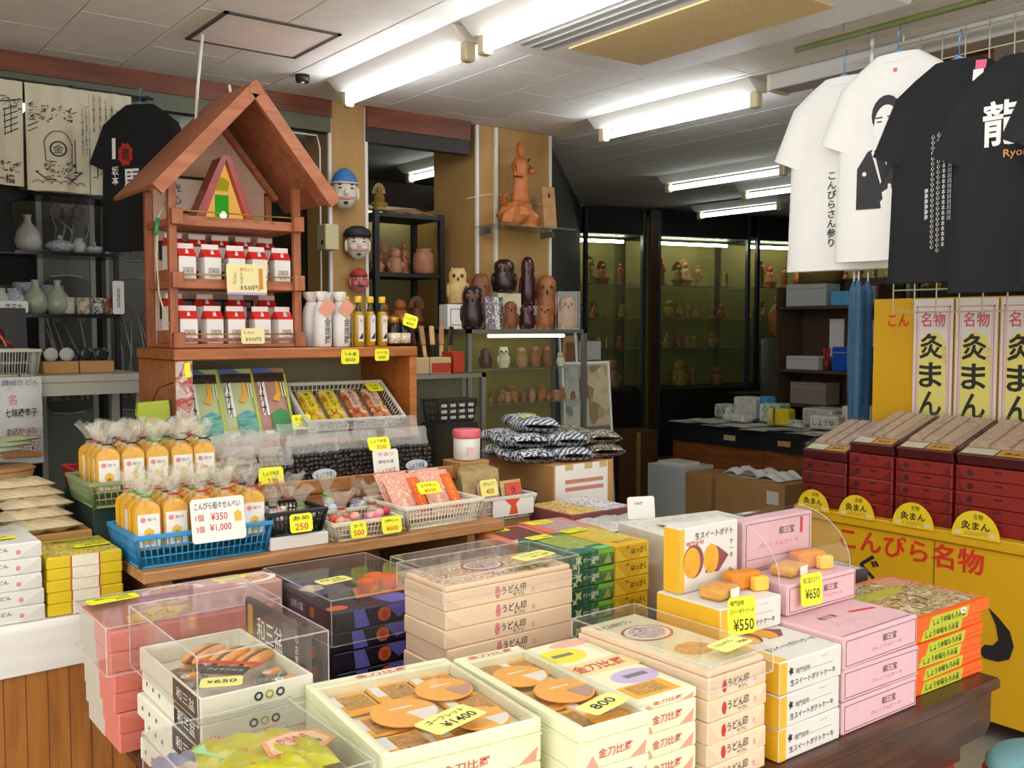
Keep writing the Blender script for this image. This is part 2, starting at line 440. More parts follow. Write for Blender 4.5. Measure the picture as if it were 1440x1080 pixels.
# ---- box factory --------------------------------------------------------------------
def corner(x, y, z, w, d, rz):
    """centre-bottom of a w by d box whose front-left corner stands at x, y"""
    c, s = math.cos(rz), math.sin(rz)
    return (x+c*w/2-s*d/2, y+s*w/2+c*d/2, z)
def pbox(name, size, mats, label, cat, group, loc, rz=0, r=.003):
    """box-shaped pack; mats = (all) or (sides/top, front, left)"""
    w, d, h = size
    key = ('pbox', name, size, tuple(m.name for m in mats))
    def f():
        b = MB(); b.bbox((-w/2, -d/2, 0), (w/2, d/2, h), r)
        return b.mesh('body', mats[0])
    o = thing(name, label, cat, loc, rz, group)
    put('body', cm(key, f), o)
    o['w'], o['d'], o['h'] = w, d, h
    return o
E_ = .0007
def plate(o, name, face, u0, v0, u1, v1, mat, t=.0006, off=0, poly=None):
    """flat printed or pasted panel on a face of a pack: u, v in metres from the face centre / base"""
    w, d, h = o['w'], o['d'], o['h']
    key = ('pl', face, round(u0, 4), round(v0, 4), round(u1, 4), round(v1, 4), mat.name, t, tuple(poly) if poly else None)
    P = poly or [(u0, v0), (u1, v0), (u1, v1), (u0, v1)]
    def f():
        b = MB()
        if face == 'f': b.prism(P, -t, 0, 'y')
        elif face == 'l': b.prism([(-u, v) for u, v in P][::-1], -t, 0, 'x')
        elif face == 'r': b.prism(P, 0, t, 'x')
        else: b.prism(P, 0, t, 'z')
        return b.mesh(name, mat)
    loc = {'f': (0, -d/2-off, 0), 'l': (-w/2-off, 0, 0), 'r': (w/2+off, 0, 0), 't': (0, 0, h+off)}[face]
    return put(name, cm(key, f), o, loc)
def ftx(o, s, u, v, tw, th, mat=INK, bold=.0, face='f', off=.0012, vertical=False, roll=0):
    w, d, h = o['w'], o['d'], o['h']
    if face == 'f': return txt(s, tw, th, mat, o, (u, -d/2-off, v), (R(90), roll, 0), bold, vertical)
    if face == 'l': return txt(s, tw, th, mat, o, (-w/2-off, -u, v), LEFT, bold, vertical)
    return txt(s, tw, th, mat, o, (u, v, h+off), (0, 0, roll), bold, vertical)
def folds(o, mat, k=.5):
    """envelope flaps of the wrapping paper on the front end"""
    w, h = o['w'], o['h']
    plate(o, 'wrap_flap', 'f', 0, 0, 0, 0, mat, .0008, 0, [(-w/2+.004, .003), (-w/2+.004+h*k, .003), (-w/2+.004, h*.9)])
    plate(o, 'wrap_flap', 'f', 0, 0, 0, 0, mat, .0008, 0, [(w/2-.004, .003), (w/2-.004, h*.9), (w/2-.004-h*k, .003)])
def acrylic(name, w, d, h, loc, rz, label, t=.003, back=True):
    """clear cover, open at the bottom, with its bright cut edges"""
    o = thing(name, label, 'cover', loc, rz, None)
    b = MB()
    b.box((-w/2, -d/2, h-t), (w/2, d/2, h))
    b.box((-w/2, -d/2, 0), (w/2, -d/2+t, h-t)); b.box((-w/2, d/2-t, 0), (w/2, d/2, h-t))
    b.box((-w/2, -d/2+t, 0), (-w/2+t, d/2-t, h-t)); b.box((w/2-t, -d/2+t, 0), (w/2, d/2-t, h-t))
    b.build('panes', ACRYL, o)
    e = MB(); q = .0011
    for sx in (-1, 1):
        for sy in (-1, 1):
            e.box((sx*w/2-q, sy*d/2-q, 0), (sx*w/2+q, sy*d/2+q, h))
    for z in (0, h):
        for s in (-1, 1):
            e.box((-w/2, s*d/2-q, z-q), (w/2, s*d/2+q, z+q)); e.box((s*w/2-q, -d/2, z-q), (s*w/2+q, d/2, z+q))
    e.build('edges', ACEDGE, o)
    return o
def card(lines, w, h, loc, rot, label, mat=None, name='price_card', cat='price card', t=.0012, group=None):
    """hand-written card; lines = [(text, u, v, width, height, ink)], local: x right, z up, facing -y"""
    o = thing(name, label, cat, loc, 0, group, rot=rot)
    r = .006
    P = [(-w/2+r, -h/2), (w/2-r, -h/2), (w/2, -h/2+r), (w/2, h/2-r), (w/2-r, h/2), (-w/2+r, h/2), (-w/2, h/2-r), (-w/2, -h/2+r)]
    pc_ = put('card', cm(('card', w, h, (mat or YCARD).name), lambda: MB().prism(P, -t, 0, 'y').mesh('card', mat or YCARD)), o)
    for (s, u, v, tw, th, ink) in lines:
        txt(s, tw, th, ink, pc_, (u, -t-.0006, v), FRONT, .008)
    return o
FLAT = lambda rz=0, tilt=0: (R(-90)+tilt, 0, rz)     # card lying face up
UP = lambda rz=0, lean=0: (-lean, 0, rz)             # card standing, leaning back

# ---- dark wooden front table --------------------------------------------------------------
TZ = .62
DW = wood('dark_table_wood', '#5a3420', '#2e180d', 3, (1.5, 12, 12), .35)
ft = thing('display_table', 'dark brown wooden display table carrying the stacks of sweet boxes', 'table', (1.5, 1.8, 0))
def L(x, y, z): return (x-1.5, y-1.8, z)
MB().bbox(L(.58, 1.19, .59), L(2.455, 2.2, TZ), .006).build('table_top', DW, ft)
MB().bbox(L(.75, 2.205, .59), L(2.395, 3.15, TZ), .004).build('table_top_extension', DW, ft)
MB().prism([(-.88, .59), (.945, .59), (.945, .50), (.915, .475), (.80, .475), (.80, .44), (-.88, .44)], -.59, -.57, 'y').build('apron', DW, ft)
MB().box(L(2.42, 1.23, .47), L(2.44, 2.18, .59)).build('side_apron', DW, ft)
MB().box(L(.62, 1.23, .44), L(.64, 2.18, .59)).build('side_apron', DW, ft)
for (x, y) in ((2.22, 1.24), (.66, 1.24), (2.3, 3.05), (.8, 3.05)):
    MB().box(L(x, y, 0), L(x+.07, y+.07, .59)).build('leg', DW, ft)

# ---- orange boxes ---------------------------------------------------------------------------
ORG = pm('orange_carton', '#ef5f17', .45, var=.04)
LIME = pm('lime_label', '#b9c227', .5)
jit = [(0, 0), (.004, .003), (-.003, .004), (.006, .0), (.002, .006), (.008, -.003)]
for k in range(6):
    z = TZ+k*.0315
    top = k == 5
    w = .335 if not top else .355
    o = pbox('snack_box', (w, .29, .0313), [ORG], 'orange snack box on top of its pile with a clear window lid' if top else 'flat orange snack box with a lime label in the pile beside the pink boxes', 'box', 'orange snack boxes', (2.295+jit[k][0]+(.008 if top else 0), 1.39+jit[k][1], z), R([-1, .5, -1.5, 1, -.5, 0][k]))
    plate(o, 'label', 'f', 0, 0, 0, 0, LIME, .0006, 0, [(-.115, .002), (.065, .002), (.075, .029), (-.10, .029)])
    ftx(o, 'しょうゆ味もろみ豆', -.02, .0155, .15, .017, INK, .012)
    if not top: plate(o, 'seam', 'f', .08, .013, w/2-.004, .0145, pm('orange_seam', '#c4470f', .5))
    if top:
        plate(o, 'round_seal', 'f', 0, 0, 0, 0, WPAPER, .0006, .0008, [(.045+.014*math.cos(a*PI/6), .021+.008*math.sin(a*PI/6)) for a in range(12)])
        ftx(o, '特製', .045, .021, .016, .008, REDINK, 0, off=.0022)
        plate(o, 'snack_tray', 't', -.155, -.125, .155, .125, printed('mixed_snack_print', ['#6b4a24', '#b58a4a', '#d9c08a', '#8c5a28', '#cbb678', '#e6d9b8'], 34, .5, distort=1.2), .001)
        plate(o, 'lime_band', 't', -.155, .02, .06, .06, LIME, .0008, .001)
        plate(o, 'pink_corner', 't', .06, .06, .155, .125, pm('salmon_print', '#d99a86', .5), .0008, .001)
        plate(o, 'window_film', 't', -.165, -.135, .165, .135, clearmat('window_film', (.99, .99, .99), .012, .06, .55), .001, .004)
# ---- pink boxes with a thin black frame ------------------------------------------------------------
PNK = pm('pink_carton', '#dfb4ba', .6, var=.05, scale=30)
LINE = pm('dark_line_print', '#5b4446', .6)
def pinkbox(loc, rz, label, size=(.293, .33, .0705)):
    o = pbox('cake_box', size, [PNK], label, 'box', 'pink cake boxes', loc, rz)
    w, d, h = size
    for (a, b, c, e) in ((-w/2+.008, .007, w/2-.006, .0083), (-w/2+.008, h-.009, w/2-.006, h-.0077), (-w/2+.008, .007, -w/2+.0095, h-.0077), (w/2-.0075, .007, w/2-.006, h-.0077)):
        plate(o, 'frame_line', 'f', a, b, c, e, LINE)
    ftx(o, '和三宝', .03, h*.62, .055, .017, LINE, .01)
    ftx(o, 'プレミアムケーキ', .02, h*.36, .12, .009, PINKINK)
    return o
for k in range(3):
    o = pinkbox((1.9665+[0, .004, -.003][k], 1.385, TZ+.0006+k*.0722), R([0, -.8, .6][k]), ['pink cake box at the bottom of its pile on the dark table', 'pink cake box in the middle of its pile of three', 'pink cake box with a printed lid topping the pile on the dark table'][k])
    if k == 2:
        for (a, b, c, e) in ((-.135, -.155, .135, -.153), (-.135, .15, .135, .152)): plate(o, 'frame_line', 't', a, b, c, e, LINE)
        ftx(o, '和三宝', -.04, -.05, .06, .02, LINE, .01, 't'); ftx(o, 'プレミアム', -.03, -.10, .1, .012, PINKINK, 0, 't')
        plate(o, 'red_stamp', 't', 0, 0, 0, 0, REDINK, .0006, 0, [(.04, -.06), (.12, -.075), (.12, -.065), (.04, -.05)])
# pink box standing on them, its display lid box upright behind, cakes on it
pb = pinkbox((1.985, 1.485, TZ+.0006+3*.0722), 0, 'pink cake box with wrapped cakes on top behind a yellow 650 card', (.27, .19, .072))
up = pbox('cake_box', (.27, .05, .125), [PNK], 'pink cake box standing upright as a backing behind the sliced cakes', 'box', None, (1.985, 1.545, TZ+.0006+3*.0722+.0725), 0)
ftx(up, '和三宝', .03, .09, .06, .02, LINE, .01); ftx(up, 'プレミアムケーキ', .0, .06, .16, .012, PINKINK)
plate(up, 'red_stamp', 'f', .085, .075, .095, .115, REDINK)
for (a, b, c, e) in ((-.125, .006, .125, .0075), (-.125, .117, .125, .1185), (-.125, .03, .125, .0312), (-.125, .006, -.1235, .1185), (.1235, .006, .125, .1185)): plate(up, 'frame_line', 'f', a, b, c, e, LINE)
CAKE = pm('sponge_cake', '#e9a63a', .7, var=.25, scale=30)
def cakes(cx, cy, z, label1, label2):
    o = thing('wrapped_cake', label1, 'cake', (cx-.05, cy, z), R(8), 'wrapped cakes')
    b = MB(); b.bbox((-.04, -.03, 0), (.04, .03, .026), .006); b.build('cake', CAKE, o)
    b = MB(); b.bbox((-.052, -.036, -.0), (.052, .036, .034), .012); b.build('wrapper', FILM, o)
    MB().box((-.012, -.0378, .006), (.022, -.0366, .026)).build('wrapper_label', WPAPER, o)
    o = thing('cake_slice', label2, 'cake', (cx+.055, cy+.02, z), R(-12), 'unwrapped cake slices')
    MB().bbox((-.045, -.022, 0), (.04, .022, .04), .006).build('cake', pm('sponge_crust', '#e08a1f', .6, var=.2, scale=40), o)
    MB().bbox((.0, -.045, 0), (.042, -.023, .032), .004).build('cut_piece', pm('cake_inside', '#f0c04a', .7, var=.1, scale=60), o)
BZ = TZ+.0006+3*.0722+.0725
cakes(1.99, 1.455, BZ, 'cake in crinkled clear wrapper lying on the pink box', 'golden sliced cake lying on the pink box')
card([('和三盆カステラ', 0, .022, .052, .014, INK), ('¥650', .002, -.01, .046, .024, INK)], .068, .075, (1.915, 1.372, TZ+.275), UP(R(-8), R(3)), 'upright yellow card reading 650 in front of the pink box')
# curved clear guard over the pink and the white display
g = thing('clear_guard', 'curved clear guard arching over the sliced cakes on the pink box', 'cover', (1.985, 1.485, BZ))
arc = [(.142, -.07+.005)]+[(.142, 0)]
pts = [(-.09, -.068), (-.09, .06)]+[(-.09+.17*(1-math.cos(a)), .06+.075*math.sin(a)) for a in [PI/2*i/8 for i in range(9)]]
def arcpt(i, n): a = PI/2*i/n; return (-.09+.165*math.sin(a), .005+.13*math.cos(a))
b = MB()
n = 14
for i in range(n):
    (y0, z0), (y1, z1) = arcpt(i, n), arcpt(i+1, n)
    b.add([(-.138, -y0+.0, z0), (.138, -y0, z0), (.138, -y1, z1), (-.138, -y1, z1)], [(0, 1, 2, 3)], 0, True)
b.build('curved_pane', ACRYL, g)
for sx in (-.139, .139):
    b = MB(); b.prism([(-arcpt(i, n)[0], arcpt(i, n)[1]) for i in range(n+1)]+[(-.075, -.07), (.09, -.07), (.09, .135)], sx-.001, sx+.001, 'x'); b.build('side_pane', ACRYL, g)
    MB().tube([(sx, -arcpt(i, n)[0], arcpt(i, n)[1]) for i in range(n+1)]+[(sx, -.09, -.07)], .0013, 5).build('edge', ACEDGE, g)

# ---- white sweet potato cake boxes --------------------------------------------------------------------
WCT = pm('white_carton', '#ded9d2', .6, var=.03, scale=20)
YCT = pm('golden_yellow_carton', '#eab31f', .55, var=.04)
FLOWER = [(.0085*math.cos(a*PI/5)*(1 if a % 2 else .55), .0085*math.sin(a*PI/5)*(1 if a % 2 else .55)) for a in range(10)]
def potato(loc, rz, label, size=(.207, .36, .068), group='white sweet potato cake boxes'):
    o = pbox('cake_box', size, [WCT], label, 'box', group, loc, rz)
    w, d, h = size
    plate(o, 'yellow_end', 'l', -d/2+.002, .002, d/2-.002, h-.002, YCT)
    plate(o, 'yellow_edge', 'f', -w/2+.002, .002, -w/2+.022, h-.002, YCT)
    plate(o, 'flower_mark', 'f', 0, 0, 0, 0, INK, .0006, 0, [(-w/2+.036+x, h*.66+y*1.15) for x, y in FLOWER])
    ftx(o, '鳴門金時', -w/2+.074, h*.62, .046, .012, INKG, .01)
    ftx(o, '生スイートポテトケーキ', 0.005, h*.30, .15, .013, INK, .004)
    ftx(o, '・・・', w/2-.06, h*.84, .02, .003, INK)
    plate(o, 'hairline', 'f', -w/2+.1, h*.56, w/2-.03, h*.568, INKG)
    return o
SPUD = pm('sweet_potato_flesh', '#e5a52c', .7, var=.2, scale=30); SKIN = pm('sweet_potato_skin', '#8c4a4e', .7, var=.2, scale=30)
def spudpic(o, face, cx, cy, s=1):
    def oval(a, b, x, y, n=16): return [(x+a*math.cos(2*PI*i/n), y+b*math.sin(2*PI*i/n)) for i in range(n)]
    plate(o, 'potato_picture', face, 0, 0, 0, 0, SKIN, .0006, 0, oval(.03*s, .034*s, cx-.03*s, cy))
    plate(o, 'potato_picture', face, 0, 0, 0, 0, SPUD, .0006, .0006, oval(.024*s, .031*s, cx-.035*s, cy-.002*s))
    plate(o, 'potato_picture', face, 0, 0, 0, 0, SKIN, .0006, 0, [(cx+.005*s, cy-.028*s), (cx+.045*s, cy-.03*s), (cx+.075*s, cy), (cx+.045*s, cy+.02*s), (cx+.02*s, cy+.03*s)])
    plate(o, 'potato_picture', face, 0, 0, 0, 0, SPUD, .0006, .0006, oval(.022*s, .03*s, cx+.022*s, cy-.001*s))
for k in range(3):
    o = potato((1.705+[0, -.004, .003][k], 1.398, TZ+.0006+k*.069), R([0, 1, -.6][k]), ['white and yellow cake box at the bottom of its pile beside the pink boxes', 'white and yellow cake box in the middle of its pile of three', 'white and yellow cake box with a sliced sweet potato on its lid'][k])
    if k == 2:
        spudpic(o, 't', .0, -.035, 1.1)
        plate(o, 'yellow_band', 't', -.1, -.175, -.075, .175, YCT)
        ftx(o, '生スイートポテトケーキ', .015, -.115, .16, .02, INK, .004, 't')
pz = TZ+.0006+3*.069
pb2 = potato((1.712, 1.475, pz), 0, 'white and yellow cake box under a yellow 550 card with slices on top', (.207, .19, .07), None)
up2 = pbox('cake_box', (.2, .05, .15), [WCT], 'white cake box standing upright with two halved sweet potatoes printed on it', 'box', None, (1.725, 1.54, pz+.0705), 0)
spudpic(up2, 'f', -.02, .07, 1.15)
ftx(up2, '生スイートポテト', .015, .128, .13, .016, INK, .006); ftx(up2, 'ケーキ', .075, .085, .012, .045, INK, 0, vertical=True)
ftx(up2, '鳴門金時', -.05, .112, .06, .011, REDINK)
plate(up2, 'yellow_end', 'l', -.024, .002, .024, .148, YCT); plate(up2, 'yellow_edge', 'f', -.099, .002, -.085, .148, YCT)
plate(up2, 'green_leaf', 'f', 0, 0, 0, 0, pm('leaf_print', '#8f9a4a', .6), .0006, 0, [(.06, .015), (.08, .012), (.09, .03), (.07, .04)])
cakes(1.735, 1.45, pz+.0705, 'cake in crinkled clear wrapper lying on the white box', 'golden sliced cake lying on the white box')
card([('鳴門金時', -.012, .028, .036, .012, INK), ('スイートポテトケーキ', 0, .010, .062, .013, INK), ('¥550', .004, -.020, .054, .026, INK)], .072, .082, (1.668, 1.372, pz+.05), UP(R(-14), R(3)), 'upright yellow card reading 550 in front of the white potato cake box')

# ---- peach udon biscuit boxes ----------------------------------------------------------------------------
PEA = pm('peach_paper', '#efd2b2', .6, var=.04, scale=12); PEF = pm('peach_flap', '#e6c4a2', .6)
def udon(loc, rz, label, size=(.175, .37, .0425), wide=False, g='peach udon biscuit boxes'):
    o = pbox('biscuit_box', size, [PEA], label, 'box', g, loc, rz)
    w, d, h = size
    if wide:
        plate(o, 'seal', 'f', 0, 0, 0, 0, PINKINK, .0006, 0, [(-.045, h*.2), (-.037, h*.2), (-.033, h*.5), (-.037, h*.85), (-.045, h*.85), (-.049, h*.5)])
        ftx(o, 'うどん印', .005, h*.56, .07, h*.44, INK, .008); ftx(o, 'サブレ', .02, h*.22, .035, h*.22, INK, .004)
        ftx(o, '缶', .062, h*.36, .01, h*.3, PINKINK)
        plate(o, 'wrap_flap', 'f', 0, 0, 0, 0, PEF, .0007, 0, [(-w/2+.003, .003), (-w/2+.05, .003), (-w/2+.003, h*.8)])
    else:
        folds(o, PEF, .8)
        plate(o, 'seal', 'f', 0, 0, 0, 0, REDINK, .0006, .001, [(-.046, h*.25), (-.040, h*.2), (-.036, h*.5), (-.040, h*.8), (-.046, h*.75), (-.049, h*.5)])
        ftx(o, 'うどん印', -.002, h*.58, .062, h*.42, INK, .008, off=.0022); ftx(o, 'サブレ', .012, h*.25, .03, h*.2, INK, .004, off=.0022)
        ftx(o, '缶', .05, h*.45, .008, h*.28, PINKINK, off=.0022)
    return o
for k in range(5):
    udon((1.482+[0, .003, -.003, .002, 0][k], 1.412, TZ+.0006+k*.0432), R([1, 0, 1.5, .5, 1][k]), 'peach udon biscuit box, short end out, piled beside the white potato cake boxes', g='peach udon boxes, short end out')
for k in range(7):
    udon((1.352+[0, .003, -.002, .004, 0, .002, .001][k], 1.87, TZ+.0006+k*.0426), R([0, .5, -.5, .8, 0, .4, 0][k]), 'peach udon biscuit box, long side out, in the tall pile beside the blue boxes', (.37, .175, .042), True, 'peach udon boxes, long side out')
UDP = printed('udon_bowl_print', ['#e9d6a0', '#e09a52', '#f3ead2', '#b8704a', '#f6efe0', '#d4746a', '#a8b060', '#efe6cf'], 22, .45, distort=1)
def picture_lid(o, mat, w, d): plate(o, 'lid_picture', 't', -w/2, -d/2, w/2, d/2, mat, .0007)
def bowlpic(o, cx, cy, s=1, off=.001):
    for (r, m, dz) in ((.05, pm('bowl_print_red', '#b5564a', .5), 0), (.044, pm('bowl_print_cream', '#f3e9d4', .5), .0006)):
        plate(o, 'bowl_picture', 't', 0, 0, 0, 0, m, .0006, off+dz, [(cx+r*s*math.cos(2*PI*i/20)*1.25, cy+r*s*math.sin(2*PI*i/20)) for i in range(20)])
    plate(o, 'noodle_picture', 't', 0, 0, 0, 0, printed('noodle_print', ['#2f2420', '#fff6e8', '#d98a8a', '#fff6e8', '#4a3630', '#fff6e8', '#c9706a'], 55, .5, distort=2.5), .0006, off+.0013, [(cx+.036*s*math.cos(2*PI*i/16)*1.25, cy+.036*s*math.sin(2*PI*i/16)) for i in range(16)])
top1 = pbox('biscuit_box', (.17, .36, .012), [PEA], 'udon biscuit sample lid with a noodle bowl picture on the short-end pile', 'box', None, (1.482, 1.412, TZ+.0006+5*.0432), R(1))
picture_lid(top1, pm('pale_straw_print', '#eee2ba', .5, var=.08, scale=40), .16, .35)
bowlpic(top1, .0, .06, 1.0)
plate(top1, 'biscuit_picture', 't', 0, 0, 0, 0, pm('biscuit_print', '#e2a860', .6, var=.25, scale=50), .0006, .0012, [(.0+.045*math.cos(2*PI*i/14), -.07+.035*math.sin(2*PI*i/14)) for i in range(14)])
ftx(top1, 'うどん印サブレ', -.02, .14, .10, .022, INK, .006, 't', .0016)
acrylic('clear_cover', .192, .388, .05, (1.482, 1.412, TZ+.0006+5*.0432-.02), R(1), 'low clear cover on the short-end pile of peach udon boxes')
card([('うどんサブレ', -.01, .008, .06, .011, INK), ('750', .03, -.01, .03, .010, INK)], .10, .05, (1.515, 1.275, TZ+5*.0432+.034), FLAT(R(8)), 'pale yellow card reading 750 lying on the low clear cover', YPALE)
top2 = pbox('biscuit_box', (.36, .17, .012), [PEA], 'udon biscuit sample lid with noodle pictures on the long-side pile', 'box', None, (1.352, 1.87, TZ+.0006+7*.0426), 0)
picture_lid(top2, UDP, .35, .16)
bowlpic(top2, .0, .03, .9)
ftx(top2, 'うどん印サブレ', .05, -.055, .16, .03, INK, .006, 't', .0016)
acrylic('clear_cover', .392, .197, .055, (1.352, 1.87, TZ+.0006+7*.0426-.02), 0, 'low clear cover on the long-side pile of peach udon boxes')
card([('うどんサブレ', 0, .01, .075, .013, INK), ('700 1,000', .01, -.012, .06, .011, INK)], .11, .055, (1.45, 1.825, TZ+7*.0426+.0375), FLAT(R(10)), 'pale yellow card lying on the clear cover over the tall peach pile', YPALE)

# ---- cream boxes with red lettering and round wafers ---------------------------------------------------------
CRM = pm('cream_carton', '#ecebc6', .55, var=.03, scale=15); CRF = pm('cream_flap', '#dd9f84', .6)
def konpira(loc, rz, label, size, g, k=1.0):
    o = pbox('wafer_box', size, [CRM], label, 'box', g, loc, rz)
    w, d, h = size
    plate(o, 'salmon_flap', 'f', 0, 0, 0, 0, CRF, .0007, 0, [(-w/2+.012, .003), (-w/2+.042, .003), (-w/2+.03, h*.55)])
    plate(o, 'salmon_flap', 'f', 0, 0, 0, 0, CRF, .0007, 0, [(w/2-.012, .003), (w/2-.008, h*.6), (w/2-.045, .003)])
    ftx(o, '金刀比羅', 0, h*.57, .075*k, h*.36, REDINK, .012, off=.0022)
    return o
for k in range(4):
    z = TZ+.0006+k*.0462
    konpira((1.307, 1.42, z), R(-2), 'cream wafer box with red lettering in the pile beside the peach udon boxes', (.155, .36, .0455), 'cream wafer boxes, narrow pile')
    konpira((1.143, 1.405, z), R(-4), 'cream wafer box with red lettering in the pile between two other cream piles', (.156, .42, .0455), 'cream wafer boxes, middle pile')
    konpira((.908, 1.475, z), R(-6), 'wide cream wafer box in the pile beside the lime sweet packs', (.295, .36, .0455), 'wide cream wafer boxes', 1.2)
kz = TZ+.0006+4*.0462
ORP = pm('orange_pack_print', '#fdae2e', .5, var=.12, scale=40)
FLR = printed('flower_cart_print', ['#e8962a', '#7a5a30', '#e8962a', '#8d9a48', '#b9623a', '#efc56a', '#6b4a3c'], 90, .5, distort=1.5)
WAF = pm('wafer_toast', '#ffb54a', .5, var=.05, scale=15); WAFC = pm('wafer_cream', '#f7efdf', .5)
def wafer(o, x, y, r, z, mauve=False):
    b = MB(); b.lathe([(r*.96, 0), (r, .002), (r*.97, .005)], 28, 0, (x, y, z)); b.build('wafer', WAF, o)
    P = [(x, y-.1*r)]+[(x+r*.93*math.cos(a), y+r*.93*math.sin(a)) for a in [R(-75+i*9) for i in range(9)]]
    MB().prism(P, z+.0052, z+.0062, 'z').build('wafer_cut', pm('wafer_mauve', '#c99c86', .5) if mauve else WAFC, o)
    MB().box((x-r*.35, y+.25*r, z+.0052), (x+r*.35, y+.32*r, z+.006)).build('painted_glint', WAFC, o)  # cream bar painted as a highlight on the film
def sachet(o, x, y, z, w=.085, d=.10):
    MB().bbox((x-w/2, y-d/2, z), (x+w/2, y+d/2, z+.006), .003).build('sachet', ORP, o)
    MB().box((x-w*.2, y-d*.3, z+.0061), (x+w*.42, y+d*.35, z+.0066)).build('sachet_picture', FLR, o)
    MB().box((x-w*.45, y-d*.1, z+.0061), (x-w*.22, y+d*.42, z+.0068)).build('sachet_label', WPAPER, o)
# open tray of wafers: wide
def wafer_tray(loc, rz, w, d, label, waf, sac, lettering=True):
    o = thing('wafer_tray', label, 'tray', loc, rz)
    t = .008
    MB().box((-w/2, -d/2, 0), (w/2, d/2, .004)).build('tray_floor', CRM, o)
    h = .03
    for nm, a, c in (('tray_rim', (-w/2, -d/2, .004), (w/2, -d/2+t, h)), ('tray_rim', (-w/2, d/2-.035, .004), (w/2, d/2, h)), ('tray_rim', (-w/2, -d/2+t, .004), (-w/2+t*2.2, d/2-.035, h)), ('tray_rim', (w/2-t, -d/2+t, .004), (w/2, d/2-.035, h))):
        MB().bbox(a, c, .003).build(nm, CRM, o)
    txt('金刀比羅', .11, .018, REDINK, o, (.0, d/2-.018, h+.0008), (0, 0, 0), .012)
    for s in sac: sachet(o, *s)
    for f in waf: wafer(o, *f)
    MB().box((-w/2+.004, -d/2+.004, h+.006), (w/2-.004, d/2-.036, h+.0066)).build('window_film', MAT['window_film'], o)
    return o
wafer_tray((.908, 1.475, kz), R(-6), .295, .36, 'open cream tray of round wafers and orange sachets, the widest one',
    [(-.035, -.02, .062, .018), (.075, .045, .055, .018, True), (.07, -.11, .05, .017)],
    [(-.09, .09, .006), (.0, .1, .006), (.09, .1, .006), (-.09, -.03, .006), (.09, -.03, .008), (-.08, -.12, .006), (.02, -.12, .006)])
card([('ゴーフレット', 0, .014, .09, .015, INK), ('¥1400', .008, -.012, .075, .022, INK)], .12, .062, (.895, 1.35, kz+.0385), FLAT(R(14)), 'pale yellow card reading 1400 lying over the widest wafer tray', YPALE)
wafer_tray((1.143, 1.405, kz), R(-4), .156, .42, 'open cream tray of round wafers beside the picture-lid box', [(-.005, .075, .055, .018), (.02, -.035, .058, .019, True)],
    [(-.03, .15, .006, .08), (.04, .13, .006, .07), (-.03, -.03, .006, .08), (.03, -.12, .008, .085), (-.04, -.14, .006, .07)])
card([('800', .0, 0, .06, .022, INK)], .10, .05, (1.145, 1.245, kz+.0385), FLAT(R(12)), 'pale yellow card reading 800 lying on the narrower wafer tray', YPALE)
lid = konpira((1.307, 1.42, kz), R(-2), 'cream wafer box with printed oval pictures on its lid', (.155, .36, .02), None)
def ovalplate(o, cx, cy, a, b_, mat, off=0, face='t'): plate(o, 'oval_picture', face, 0, 0, 0, 0, mat, .0006, off, [(cx+a*math.cos(2*PI*i/20), cy+b_*math.sin(2*PI*i/20)) for i in range(20)])
ovalplate(lid, -.025, .10, .055, .04, pm('yellow_oval', '#e9dc3a', .5)); ovalplate(lid, .035, .155, .05, .02, pm('salmon_oval', '#e8b29c', .5))
plate(lid, 'lid_band', 't', -.08, -.02, .085, .045, pm('lid_orange_tint', '#f0d69a', .5)); ftx(lid, '金刀比羅', .0, .013, .13, .036, REDINK, .012, 't', .0016)
ovalplate(lid, .02, -.07, .055, .035, pm('lilac_oval', '#c7b0d6', .5)); plate(lid, 'lid_panel', 't', -.06, -.165, .05, -.105, ORP); plate(lid, 'lid_flowers', 't', -.045, -.155, .03, -.112, FLR, .0006, .0007)
plate(lid, 'lid_writing', 't', -.05, .095, .0, .108, INKG, .0006, .0007); plate(lid, 'lid_writing', 't', -.005, -.075, .05, -.06, INKG, .0006, .0007)
